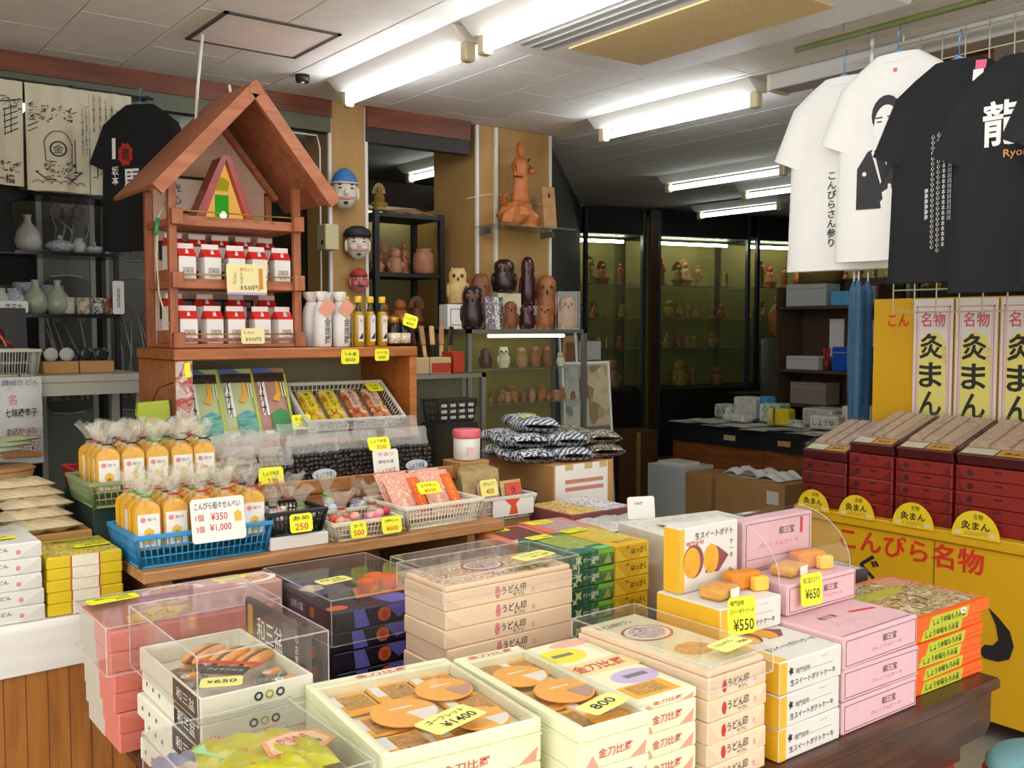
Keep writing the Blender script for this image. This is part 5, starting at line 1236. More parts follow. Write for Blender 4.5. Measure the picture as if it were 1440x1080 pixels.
card([('しょうゆ', 0, .008, .04, .010, INK), ('650', 0, -.012, .03, .010, INK)], .06, .05, (2.02, 3.322, 1.53), (R(-10), R(18), R(-10)), 'tilted yellow card on the black sauce jars')
card([('うめ酒', 0, .01, .05, .012, INK), ('850', 0, -.012, .04, .012, INK)], .075, .055, (1.74, 3.296, 1.395), UP(0, 0), 'yellow card hung on the cabinet edge below the sake bottles')
card([('オリーブ油', 0, .008, .044, .010, INK), ('600', 0, -.01, .03, .010, INK)], .062, .046, (1.876, 3.296, 1.40), UP(0, 0), 'yellow card hung on the cabinet edge below the oil bottles')
# ---- inside the cabinet: picture bags and a tilted tray of long packs ---------------------------------------------
BN = pm('seaside_bag', '#b9c48c', .35, var=.15, scale=9)
BN2 = pm('pinkish_bag', '#b98a78', .35, var=.25, scale=9)
YB = pm('banana_yellow', '#e6a81f', .4); LG = pm('lime_edge', '#b4c24a', .4)
for i, (x, m, lab) in enumerate(((1.225, BN, 'green seaside snack bag with a banana printed on it beside the cabinet side'), (1.355, BN, 'green seaside snack bag with a banana printed on it between two others'), (1.483, BN2, 'pinkish snack bag with a banana printed on it beside the tilted tray'))):
    p = leaned('snack_bag', lab, .135, .28, .02, (x, 3.36, 1.0965), R(0), R(24), m)
    MB().prism([(-.005, .15), (.02, .14), (.032, .17), (.03, .21), (.018, .23), (.014, .2), (.015, .175), (.006, .165)], -.0155, -.0145, 'y').build('banana_print', YB, p)
    MB().box((-.06, -.0155, .22), (.055, -.0145, .255)).build('dark_print', pm('umber_print', '#3a2a22', .4, var=.5, scale=60), p)
    for s in (-.05, -.035): MB().box((s, -.0155, .09), (s+.01, -.0145, .22)).build('letter_strip', WHITEINK, p)
    MB().prism([(-.02, .015), (.05, .015), (.05, .10), (.02, .115), (-.02, .095)], -.0155, -.0145, 'y').build('sea_print', printed('sea_ink', ['#2f7f6a', '#4a9a8a', '#6fb09a', '#3f8f9a'], 30, .35, stretch=(.4, 1, 1.6)) if m is BN else pm('leaf_green_print', '#3f8a44', .35, var=.2), p)
    MB().prism([(-.06, .258), (.02, .258), (-.01, .274), (-.06, .274)], -.0135, -.0125, 'y').build('sky_print', pm('sky_ink', '#4a6fa8', .35), p)
    MB().box((-.055, -.0155, .018), (-.022, -.0145, .03)).build('boat_print', WHITEINK, p)
    txt('バナナ', .02, .13, INK, p, (-.042, -.0165, .16), FRONT, .015, True)
    MB().box((.052, -.013, .01), (.064, -.0122, .25)).build('lime_edge', LG, p)
    for s in (.036, .046): MB().box((s, -.0155, .16), (s+.004, -.0145, .215)).build('white_bar', WHITEINK, p)
card([('うどん', 0, .01, .05, .012, INK), ('250', .005, -.012, .04, .012, INK)], .075, .055, (1.545, 3.305, 1.16), UP(R(0), R(20)), 'yellow card reading 250 in front of the snack bags in the cabinet')
tb_ = basket('plastic_basket', .40, .24, .06, pm('grey_white_plastic', '#c9c7be', .45), 'greyish white basket tilted forward in the cabinet with long sweet packs', (1.76, 3.40, 1.178), R(-3), 22, 2, rot=(R(32), 0, R(-3)))
LP = [('#d9b82a', '#b8832a'), ('#e0bb2c', '#a8702a'), ('#c9764a', '#8a4a2a'), ('#cf8a5a', '#94502e')]
for i in range(4):
    x = -.135+i*.09
    M = Matrix.Translation((1.76, 3.40, 1.178)) @ Matrix.Rotation(R(-3), 4, 'Z') @ Matrix.Rotation(R(32), 4, 'X')
    l = M @ Vector((x, 0, .012))
    o = thing('long_pack', ['long yellow sweet pack at the left end of the tilted basket', 'long yellow sweet pack next to the brown ones', 'long brown sweet pack next to the yellow ones', 'long brown sweet pack under a yellow card'][i].replace(' at the left end of', ' beside the basket end of'), 'pack', tuple(l), 0, None, rot=(R(32), 0, R(-5)))
    b = MB(); b.bbox((-.035, -.10, 0), (.035, .10, .03), .01); b.build('pouch', printed('long_pack_%d' % i, [LP[i][0], LP[i][1], LP[i][0], '#e6cf9a'], 22, .35), o)
    MB().box((-.018, -.03, .0302), (.018, .085, .031)).build('label', pm('pack_label_%d' % (i//2), ['#e6d23a', '#d9b49a'][i//2], .4), o)
    txt('芋けんぴ', .02, .09, INK, o, (0, .03, .0316), (0, 0, 0), .012, True)
card([('けんぴ', 0, .008, .04, .011, INK), ('350', 0, -.01, .03, .011, INK)], .075, .05, (1.915, 3.43, 1.268), (R(-52), 0, R(12)), 'yellow card lying on the long brown pack in the tilted basket')
# clear hanging pack on the cabinet side
hp = thing('hanging_pack', 'narrow clear pack with red contents hung on the cabinet front', 'pack', (1.113, 3.292, 1.12))
MB().box((-.028, -.006, 0), (.028, .003, .27)).build('pouch', printed('grey_red_pack', ['#b8aa9c', '#c9bdb0', '#b07a74', '#a8392e', '#c4b8aa'], 16, .3, distort=1), hp)
MB().box((.002, -.0075, .215), (.02, -.0062, .265)).build('yellow_label', YCARD, hp); txt('辛', .012, .012, INK, hp, (-.012, -.0068, .225))
# green pouch hanging between the tables
gp = thing('hanging_pouch', 'bright lime green folded pouch hanging left of the cabinet', 'pouch', (1.02, 3.33, 1.17))
MB().prism([(-.055, .04), (-.05, .085), (.05, .09), (.055, .04), (.0, -.02)], -.012, .012, 'y').build('pouch', pm('lime_pouch', '#a4b42a', .45, var=.1), gp)
MB().prism([(.008*math.cos(PI*i/6)-.01, .03+.008*math.sin(PI*i/6)) for i in range(12)], -.0135, -.0125, 'y').build('red_mark', ORR, gp)
MB().tube([(0, 0, .088), (.02, .0, .13), (.075, .0, .15)], .002, 5).build('string', BLACK, gp)
# cables
cbl = thing('power_cable', 'white cable dropping from the ceiling behind the little gabled roof', 'cable', (1.33, 3.72, 2.0))
MB().tube([(-.02, -.12, .575), (-.02, -.06, .40), (-.01, .01, .2), (0, .02, .0)], .006, 6).build('sheath', WMETAL, cbl)
cb2 = thing('wall_cable', 'white cable running from the gable tip across to the tan pillar', 'cable', (1.7, 3.9, 2.4))
MB().tube([(-.30, -.32, -.0), (-.2, -.1, -.03), (.0, .2, -.035), (.25, .35, .0), (.40, .39, .01), (.415, .39, -.05), (.415, .39, -1.2)], .005, 6).build('sheath', WMETAL, cb2)
cb3 = thing('hanging_cable', 'white cable with a green connector looping beside the roofed stand', 'cable', (1.10, 3.5, 1.7))
MB().tube([(.02, -.05, .24), (-.02, -.08, .18), (-.035, -.1, .05), (-.03, -.1, -.08), (.0, -.08, -.17), (.03, -.05, -.2)], .0035, 6).build('sheath', pm('cream_cable', '#cdbf9c', .5), cb3)
MB().tube([(-.022, -.083, .175), (-.034, -.095, .12)], .007, 6).build('connector', pm('green_connector', '#1f8a5a', .4), cb3)
# ---- yellow stand with red boxes --------------------------------------------------------------------
YST = pm('yellow_stand', '#dca80c', .5, var=.03)
st = thing('display_stand', 'bright yellow rolling stand with red lettering, carrying the dark red boxes', 'stand', (3.8, 1.7, 0))
MB().bbox((-.30, -1.0, .07), (.30, .89, .70), .004).build('body', YST, st)
MB().bbox((-.315, -1.0, .702), (.31, .895, .745), .004).build('ledge', YST, st)
MB().box((-.302, -1.0, .70), (-.298, .89, .704)).build('painted_shadow_gap', pm('brown_line', '#5a3a12', .6), st)  # solid brown strip painted in as the shadow line under the ledge
MB().box((-.3015, .26, .08), (-.2995, .263, .695)).build('door_seam', MAT['brown_line'], st)
txt('こんぴら名物', .60, .092, pm('bright_red', '#d8321e', .5), st, (-.3025, .37, .645), (R(90), 0, R(-90)), .02)
txt('ぐ', .09, .10, INK, st, (-.3025, .535, .545), LEFT, .02)
cy_, cz_ = .0, .40
MB().prism([(cy_-u, cz_+v) for u, v in ((-.05, .09), (-.01, .06), (.03, .02), (.045, -.03), (.03, -.08), (-.01, -.10), (-.06, -.10), (-.08, -.08), (-.06, -.05), (-.03, -.045), (-.01, -.02), (-.02, .03))], -.3035, -.3025, 'x').build('black_comma', INK, st)
for y in (-.1, -.85, .75):
    for x in (-.2, .2): MB().cyl((x-.02, y, .034), (x+.02, y, .034), .034, 14).build('castor', BLACK, st)
DRED = pm('dark_red_paper', '#6f1a15', .5, var=.08, scale=15); RED2 = pm('crimson_paper', '#841c13', .5, var=.08, scale=15); DFL = pm('dark_red_flap', '#641512', .5)
MAR = pm('maroon_carton', '#4d1716', .45)
SW = printed('bun_tray_print', ['#b49a8a', '#c9b39a', '#a88a80', '#d4c4ae', '#9a8078'], 22, .4, 'wavex', distort=.6)
stk = [(2.482, .222, 4, DRED), (2.263, .205, 5, RED2), (2.035, .24, 5, RED2), (1.76, .30, 5, RED2), (1.44, .30, 5, RED2)]
NMS = ['in the pile beside the blue umbrellas', 'in the second pile from the blue umbrellas', 'in the third pile from the blue umbrellas', 'in the fourth pile from the blue umbrellas', 'in the fifth pile from the blue umbrellas']
for i, (y, w, n, m) in enumerate(stk):
    for k in range(n):
        o = pbox('bun_box', (w-.008, .33, .0485), [m], 'flat dark red wrapped box '+NMS[i], 'box', 'red boxes '+NMS[i], (3.70+[0, .004, -.003, .003, 0][k], y+[0, .002, -.002, .001, 0][k], .7456+k*.0492), R(-90))
        plate(o, 'wrap_flap', 'f', 0, 0, 0, 0, DFL, .0008, 0, [(-w/2+.012, .002), (-w/2+.04, .002), (-w/2+.012, .044)])
        plate(o, 'wrap_flap', 'f', 0, 0, 0, 0, DFL, .0008, 0, [(w/2-.012, .002), (w/2-.012, .044), (w/2-.05, .002)])
        ovalplate(o, -w*.3, .024, .012, .012, pm('dark_crest', '#3d0f10', .6), 0, 'f')
        plate(o, 'small_print', 'f', .0, .03, .03, .038, MAT['dark_crest'])
    ztop = .7456+n*.0492
    # sample box tilted towards the customer
    t = R(17)
    o = thing('sample_box', 'tilted maroon sample box with clear lid '+NMS[i].replace('in the', 'on the'), 'box', (3.545, y, ztop+.002), 0, None, rot=(t, 0, R(-90)))
    d = .36
    MB().bbox((-w/2+.005, 0, 0), (w/2-.005, d, .042), .003).build('body', MAR, o)
    MB().box((-w/2+.014, .07, .0425), (w/2-.014, d-.012, .045)).build('bun_tray', SW, o)
    for q in range(3): MB().box((-w/2+.02+q*(w-.05)/3, .075, .045), (-w/2+.02+(q+.8)*(w-.05)/3, d-.02, .054)).build('bun_row', pm('pale_bun', '#c4a890', .6, var=.2, scale=35), o)
    MB().box((-w/2+.016, .012, .0425), (-.01, .065, .0435)).build('white_label', pm('cream_label', '#d8d0ae', .5, var=.2, scale=70), o)
    MB().box((-.002, .012, .0425), (w/2-.018, .065, .0435)).build('amber_label', pm('amber_label', '#cf9a2a', .5), o)
    txt('灸まん', (w/2-.02)*.7, .022, INK, o, (w/4-.01, .038, .0442), (0, 0, 0), .012)
    MB().bbox((-w/2+.008, .008, .043), (w/2-.008, d-.004, .062), .003).build('clear_lid', ACRYL, o)
    sw = thing('support_wedge', 'dark wedge under the sample box '+NMS[i].replace('in the', 'on the'), 'wedge', (3.545, y, ztop+.0002), R(-90))
    MB().prism([(.03, 0), (.33, 0), (.33, .33*math.tan(t)-.002), (.03, .03*math.tan(t)-.002)], -w/2+.02, w/2-.02, 'x').build('wedge', MAR, sw)
# half-disc price plates
for i, (y, pr_) in enumerate(((2.49, '735円'), (2.285, '1050円'), (2.04, '1200円'), (1.795, '2000円'))):
    r = .078+.004*i
    o = thing('price_plate', 'yellow half-round price plate '+NMS[i].replace('in the', 'before the'), 'price plate', (3.479, y, .738))
    MB().prism([(r*math.cos(PI*k/20), r*1.12*math.sin(PI*k/20)) for k in range(21)], -.002, 0, 'x').build('plate', pm('plate_yellow', '#eccb1e', .5), o)
    txt('灸まん', r*1.2, r*.36, INK, o, (-.003, 0, r*.5), LEFT, .02); txt('名物', r*.4, r*.22, INK, o, (-.003, -.01, r*.88), LEFT); txt(pr_, r*.95, r*.2, GOLDINK, o, (-.003, 0, r*.18), LEFT, .01)
    for s in (-.7, .72): MB().prism([(s*r+.013*math.cos(PI*k/5), r*.16+.007*math.sin(PI*k/5)) for k in range(10)], -.003, -.002, 'x').build('pale_mark', pm('pale_pink_mark', '#eec8c0', .5), o)
# back board and posters
bbd = thing('back_board', 'yellow board with red writing standing behind the red boxes', 'board', (3.95, 1.75, .7456))
MB().box((0, -.95, 0), (.02, .775, .885)).build('board', YST, bbd)
txt('こん', .10, .055, MAT['bright_red'], bbd, (-.0012, .655, .79), LEFT, .02)
POSTY = pm('poster_yellow', '#ece07a', .5); POSTW = pm('poster_white', '#e8e0d8', .45); POSTP = pm('poster_pink', '#d9a0a4', .5)
for i in range(4):
    y = 2.238-i*.187
    o = thing('poster', 'white poster with black brush lettering on a yellow rounded field' , 'poster', (3.938, y, .95), 0, 'posters behind the red boxes')
    w, h = .176, .675
    o_ = o; o = MB().box((0, -w/2, 0), (.002, w/2, h)).build('sheet', POSTW, o_)
    for a, c in (((-.0008, -w/2+.012, .01), (0, -w/2+.018, h-.03)), ((-.0008, w/2-.018, .01), (0, w/2-.012, h-.03)), ((-.0008, -w/2+.012, h-.036), (0, w/2-.012, h-.03)), ((-.0004, -w/2+.0225, .01), (0, -w/2+.0245, h-.043)), ((-.0004, w/2-.0245, .01), (0, w/2-.0225, h-.043))):
        MB().box(a, c).build('pink_frame', POSTP, o)
    MB().prism([(-.062, .01), (.062, .01), (.062, .46)]+[(.062*math.cos(PI*k/14), .46+.075*math.sin(PI*k/14)) for k in range(1, 14)]+[(-.062, .46)], -.0012, -.0006, 'x').build('yellow_field', POSTY, o)
    txt('名物', .11, .062, pm('rose_red', '#d0606a', .5), o, (-.0018, 0, .588), LEFT, .012)
    for k, ch in enumerate('灸まん'): txt(ch, .105, .108, pm('brush_black', '#2a2622', .6), o, (-.0024, .006, .475-k*.122), LEFT, .02)
    txt('きゅう', .016, .07, POSTP, o, (-.0024, -.053, .44), LEFT, 0, True)
# ---- T-shirts on a bamboo pole -----------------------------------------------------------------------------------------
BAM = pm('green_bamboo', '#5f6a30', .45, var=.15, scale=12)
po = thing('bamboo_pole', 'green bamboo pole slung under the ceiling above the T-shirts', 'pole', (3.06, 1.5, 2.525))
MB().cyl((0, .80, 0), (0, -.9, 0), .011, 10).build('cane', BAM, po)
for y in (.5, .1, -.3, -.7): MB().cyl((0, y-.006, 0), (0, y+.006, 0), .013, 10).build('node', BAM, po)
for y in (.6, -.6): MB().cyl((0, y, .01), (0, y, .054), .002, 5).build('hanging_wire', STEEL, po)
def shirt_profile(z, L_=.70):
    """half width and half depth of the body at height z above the hem"""
    if z < .45: return .205+.012*(1-z/.45), .035
    if z < .62: return .205-.01*(z-.45)/.17, .035-.004*(z-.45)/.17
    t = min(1, (z-.62)/(L_-.62)); return .195+(.075-.195)*t, .031-.012*t
def front_y(x, z, fold):
    w, d = shirt_profile(z); u = min(1, abs(x)/w)
    return -d*(1-u**2.5)**.5-fold*(math.sin(x*38+1)*.5+math.sin(x*17+z*3))*(1-z/.75)*(1-u)
def tshirt(name, label, mat, loc, rz, group=None, fold=.010, scale=1, hanger=True):
    o = thing(name, label, 'T-shirt', loc, rz, group)
    b = MB(); N = 28; rows = 16
    zs = [.70*k/rows for k in range(rows+1)]
    vs = []; fs = []
    for z in zs:
        w, d = shirt_profile(z)
        for i in range(N):
            a = 2*PI*i/N; x = w*math.cos(a)
            y = front_y(x, z, fold) if math.sin(a) < 0 else d*(1-min(1, abs(math.cos(a)))**2.5)**.5+fold*math.sin(x*30)*(1-z/.75)
            vs.append((x, y, z))
    for k in range(rows):
        for i in range(N):
            j = (i+1) % N; fs.append((k*N+i, k*N+j, (k+1)*N+j, (k+1)*N+i))
    b.add(vs, fs, 0, True)
    for s in (-1, 1):       # drooping short sleeves
        vs = []; fs = []; M_ = 12; K = 6
        for k in range(K+1):
            t = k/K
            c = Vector((s*(.135+.075*t), 0, .585-.185*t)); hw = .070+.004*t; dp = .026+.006*t
            ax = Vector((s*.90, 0, .40)).normalized()
            for i in range(M_):
                a = 2*PI*i/M_
                vs.append(c+ax*(hw*math.cos(a))+Vector((0, dp*math.sin(a), 0)))
        for k in range(K):
            for i in range(M_):
                j = (i+1) % M_; fs.append((k*M_+i, k*M_+j, (k+1)*M_+j, (k+1)*M_+i))
        b.add(vs, fs, 0, True)
    b.build('cloth', mat, o)
    c = MB(); c.tube([(.078*math.cos(2*PI*i/16), .02*math.sin(2*PI*i/16), .70-.018*(1-math.sin(2*PI*i/16))) for i in range(17)], .009, 6); c.build('collar', mat, o)
    if hanger:
        h = MB(); BLH = pm('blue_hanger', '#6fa0d8', .4)
        h.tube([(-.14, .0, .63), (-.07, .0, .675), (0, 0, .71), (.07, .0, .675), (.14, .0, .63)], .005, 6); h.tube([(0, 0, .71), (0, 0, .77), (.0, .016, .785), (.0, .012, .80)], .003, 6)
        h.build('hanger', BLH, o)
    return o
def shirt_print(o, me_obj, fold=.010, lift=.0035):
    """drape a flat print over the shirt front"""
    me = me_obj.data.copy(); me_obj.data = me
    sc = me_obj.scale.copy(); l = me_obj.location.copy()
    for v in me.vertices:
        x = l.x+v.co.x*sc.x; z = l.z+v.co.y*sc.y
        v.co = (x, front_y(x, max(0, z), fold)-lift, z)
    me_obj.scale = (1, 1, 1); me_obj.location = (0, 0, 0); me_obj.rotation_euler = (0, 0, 0)
WSH = pm('white_cotton', '#e9e6e0', .85, var=.03, bump=.1, bscale=300); BSH = pm('black_cotton', '#0b0c0f', .85, bump=.1, bscale=300)
def stx(o, s, w, h, x, z, mat, bold=0, vertical=False): shirt_print(o, txt(s, w, h, mat, o, (x, 0, z), (0, 0, 0), bold, vertical, 'print'))
def sploy(o, poly, mat, lift=.003, name='print', n=1):
    cx = sum(p[0] for p in poly)/len(poly); cz = sum(p[1] for p in poly)/len(poly)
    vs = []; fs = []
    b = MB(); m = len(poly)
    vs = [(cx, front_y(cx, cz, .01)-lift, cz)]
    for k in range(1, 5):
        for (x, z) in poly:
            X_ = cx+(x-cx)*k/4; Z_ = cz+(z-cz)*k/4; vs.append((X_, front_y(X_, Z_, .01)-lift, Z_))
    for i in range(m): fs.append((0, 1+i, 1+(i+1) % m))
    for k in range(3):
        for i in range(m): fs.append((1+k*m+i, 1+(k+1)*m+i, 1+(k+1)*m+(i+1) % m, 1+k*m+(i+1) % m))
    b.add(vs, fs, 0, True); b.build(name, mat, o)
SR = R(-90)
s1 = tshirt('white_tshirt', 'white T-shirt with a strip of black brush writing, nearest the pole end', WSH, (3.165, 2.165, 1.715), SR+R(8))
stx(s1, 'こんぴらさん参り', .04, .27, -.02, .22, INK, .01, True)
s2 = tshirt('white_tshirt', 'white T-shirt printed with a man in a dark kimono', WSH, (3.105, 1.915, 1.735), SR+R(8))
def oval2(cx, cz, a, b_, n=18): return [(cx+a*math.cos(2*PI*i/n), cz+b_*math.sin(2*PI*i/n)) for i in range(n)]
px_ = -.035
sploy(s2, [(px_-.09, .18), (px_+.12, .175), (px_+.12, .31), (px_+.075, .385), (px_+.02, .40), (px_-.05, .375), (px_-.088, .32)], INK)
sploy(s2, [(px_-.02, .405), (px_+.04, .405), (px_+.055, .37), (px_+.0, .26), (px_-.035, .37)], WHITEINK, .0042)
sploy(s2, [(px_-.025, .375), (px_-.005, .385), (px_+.03, .30), (px_+.005, .265)], INK, .0048)
sploy(s2, oval2(px_+.015, .495, .052, .064), INK, .0042)
sploy(s2, oval2(px_+.017, .463, .043, .063), WHITEINK, .005)
for (x, z, w_, h_) in ((-.022, .482, .026, .005), (.022, .482, .026, .005), (-.016, .468, .018, .005), (.024, .468, .018, .005), (.008, .425, .022, .004), (.0, .411, .034, .004), (.012, .44, .014, .008)): sploy(s2, [(px_+x, z), (px_+x+w_, z), (px_+x+w_, z+h_), (px_+x, z+h_)], INK, .0058)
for (x, z) in ((-.06, .30), (.06, .30)): sploy(s2, oval2(px_+x, z, .008, .008, 8), WHITEINK, .0045)
sploy(s2, [(.0, .632), (.012, .632), (.012, .646), (.0, .646)], pm('pink_tag', '#e2608a', .5), .004, 'size_tag')
s3 = tshirt('black_tshirt', 'black T-shirt with columns of small white writing on its chest', BSH, (3.045, 1.665, 1.65), SR+R(8), scale=1)
for k, (n, z0) in enumerate(((15, .47), (17, .475), (22, .475), (23, .475), (22, .47), (6, .30))):
    s = ''.join(random.Random(k).choice('日本海山川月花心夢道天地人大志風雲水') for _ in range(n))
    h = n*.0165; stx(s3, s, .0115, h, .015-k*.019, z0-h/2, WHITEINK, .0, True)
sploy(s3, [(.055, .62), (.085, .62), (.085, .655), (.055, .655)], WHITEINK, .004, 'size_tag'); sploy(s3, [(.06, .655), (.09, .655), (.09, .685), (.06, .685)], MAT['pink_tag'], .004, 'pink_tag')
s4 = tshirt('black_tshirt', 'black T-shirt with big white brush characters and a gold word', BSH, (2.985, 1.42, 1.61), SR+R(8))
stx(s4, '龍', .115, .135, -.055, .50, WHITEINK, .02); stx(s4, '馬', .115, .135, .085, .48, WHITEINK, .02); stx(s4, 'Ryoma', .10, .03, .0, .405, GOLDINK, .01)
s5 = tshirt('black_tshirt', 'plain black T-shirt hung in front of the one with big white characters', BSH, (2.91, 1.165, 1.62), SR+R(8))
# wire grid panel, planks and odd bits behind the shirts
WIRE = pm('cream_wire', '#dcd2b8', .4)
gd = thing('wire_grid', 'cream wire grid panel hanging behind the black T-shirts', 'grid panel', (3.36, 1.45, 1.55))
b = MB()
for i in range(15): b.cyl((0, .62-i*.085, 0), (0, .62-i*.085, 1.0), .0028, 5)
for k in range(13): b.cyl((.004, .62, .01+k*.0815), (.004, -.57, .01+k*.0815), .0028, 5)
b.build('wires', WIRE, gd)
for y in (.6, -.55): MB().cyl((0, y, 1.0), (0, y, 1.028), .004, 5).build('hanger_rod', WIRE, gd)
plk = wood('red_plank', '#8f4a28', '#5e2a15', 3, (10, 10, 1.2))
pw_ = thing('hanging_planks', 'red-brown planks hung from the ceiling behind the wire grid', 'panel', (3.62, 2.05, 2.15))
for i, w_ in enumerate((.14, .05, .13)): MB().bbox((0, .12-i*.125-w_/2, 0), (.02, .12-i*.125+w_/2, .428), .003).build('plank', plk, pw_)
wr = thing('white_rod', 'white vertical rod hanging from the ceiling beside the wire grid', 'rod', (3.3, 2.14, 2.43))
MB().cyl((0, 0, .0), (0, 0, .149), .008, 8).build('rod', WMETAL, wr); MB().cyl((0, 0, -.02), (0, 0, .0), .006, 8).build('tip', BLACK, wr)
td = thing('cable_trunking', 'grey white trunking along the ceiling behind the white T-shirts', 'trunking', (3.49, 2.0, CEIL-.07))
MB().bbox((-.06, -.9, 0), (.06, .72, .069), .004).build('channel', pm('grey_white_trunk', '#b9b6b0', .5), td)
MB().bbox((-.064, .70, -.004), (.064, .722, .069), .002).build('end_cap', pm('cream_cap', '#c9c0a8', .5), td)
# bundled blue umbrellas hanging beside the board
UMB = clearmat('blue_vinyl', (.35, .55, .75), .45, .08, 1.0, (.12, .28, .48), wrinkle=60)
for i, (y, x) in enumerate(((2.64, 4.0), (2.69, 4.04), (2.65, 4.09), (2.71, 4.11))):
    o = thing('folded_umbrella', 'folded clear blue umbrella hanging in the bunch beside the yellow board', 'umbrella', (x, y, .92), 0, 'folded umbrellas')
    rr = random.Random(i); aa = [rr.uniform(-.3, .3) for _ in range(12)]
    MB().lathe([(.006, 0), (.016, .1), (.026, .45), (.022, .75), (.008, .8)], 12, 0, (0, 0, 0), 1, 1, False, lambda i_, k: aa[i_]).build('canopy', UMB, o)
    MB().cyl((0, 0, -.06), (0, 0, .84), .004, 6).build('shaft', WMETAL, o); MB().tube([(0, 0, .84), (0, 0, .9), (0, .02, .92), (0, .04, .9)], .006, 6).build('handle', WMETAL, o)
ur = thing('umbrella_stand', 'black box stand under the folded blue umbrellas', 'stand', (4.06, 2.71, 0))
MB().bbox((-.12, -.1, 0), (.14, .08, .85), .006).build('box', BLACK, ur); MB().box((-.125, -.105, .80), (.145, .085, .83)).build('rim', STEEL, ur)
# round stool, lower right
so = thing('round_stool', 'round stool with a pale turquoise cushion and red rim beside the dark table', 'stool', (2.50, 1.06, 0))
MB().lathe([(.14, .395), (.165, .40), (.17, .415), (.155, .432), (0, .436)], 32).build('cushion', pm('turquoise_cloth', '#8cc4cc', .85, var=.06, scale=60), so)
MB().lathe([(.135, .372), (.172, .376), (.176, .388), (.166, .402)], 32).build('red_rim', pm('red_vinyl', '#b81f20', .4), so)
for a in range(4): MB().cyl((.1*math.cos(a*PI/2+.4), .1*math.sin(a*PI/2+.4), .375), (.14*math.cos(a*PI/2+.4), .14*math.sin(a*PI/2+.4), 0), .011, 8).build('leg', STEEL, so)
so2 = thing('red_bag', 'bright red cloth bag tucked beside the turquoise stool', 'bag', (2.375, 1.31, 0))
MB().lathe([(.04, 0), (.055, .05), (.055, .30), (.04, .40), (.0, .425)], 16, 0, (0, 0, 0), 1, .9).build('cloth', pm('red_cloth', '#c01c1c', .7, var=.1), so2)
MB().tube([(-.02, 0, .41), (0, 0, .45), (.02, 0, .41)], .004, 5).build('strap', pm('red_cloth', '#c01c1c', .7), so2)
# ---- owls and small carvings -------------------------------------------------------------------------
WO = {k: pm('carved_'+k, c, r_, var=.25, scale=22) for k, c, r_ in (('brown', '#7a4524', .5), ('chestnut', '#94582e', .5), ('maroon', '#3a1218', .3), ('dark', '#2a1714', .3), ('cream', '#cfae72', .6), ('tan', '#a87b50', .6), ('pale', '#c9b896', .6), ('orange', '#b2682c', .55), ('gold', '#9a7c2c', .45), ('rose', '#b07a58', .6), ('white', '#d8cfb4', .6))}
def owl(h, wood_, label, loc, rz=0, group=None, fat=1.0, ears=True, eye='dark'):
    o = thing('owl_carving', label, 'owl carving', loc, rz, group)
    k = ('owlb', round(h, 3), wood_, fat, ears)
    def f():
        b = MB(); r = h*.27*fat
        b.lathe([(r*.75, 0), (r*.95, h*.05), (r*1.0, h*.3), (r*.95, h*.5), (r*.8, h*.62), (r*.86, h*.75), (r*.8, h*.88), (r*.45, h*.98), (0, h)], 18, 0, (0, 0, 0), 1, .85)
        if ears:
            for s in (-1, 1): b.lathe([(r*.25, 0), (r*.12, h*.08), (0, h*.13)], 8, 0, (s*r*.5, 0, h*.9))
        return b.mesh('body', WO[wood_])
    put('body', cm(k, f), o)
    r = h*.27*fat
    for s in (-1, 1):
        b = MB(); b.ell((s*r*.92, 0, h*.36), (r*.18, r*.5, h*.22), 10, 6); b.build('wing', WO[wood_], o)
        b = MB(); b.ell((s*r*.36, -r*.64, h*.77), (r*.2, r*.08, r*.2), 10, 6); eo = b.build('eye', WO[{'brown': 'chestnut', 'chestnut': 'brown', 'maroon': 'brown', 'dark': 'chestnut'}.get(wood_, 'brown')], o)
        b = MB(); b.ell((s*r*.36, -r*.71, h*.77), (r*.1, r*.04, r*.1), 8, 5); b.build('pupil', INK, eo)
    b = MB(); b.ell((0, -r*.72, h*.68), (r*.1, r*.14, r*.2), 8, 5); b.build('beak', WO['dark'], o)
    b = MB()
    for s in (-1, 1): b.ell((s*r*.35, -r*.7, h*.03), (r*.25, r*.2, h*.035), 8, 5)
    b.build('feet', WO[wood_], o)
    return o
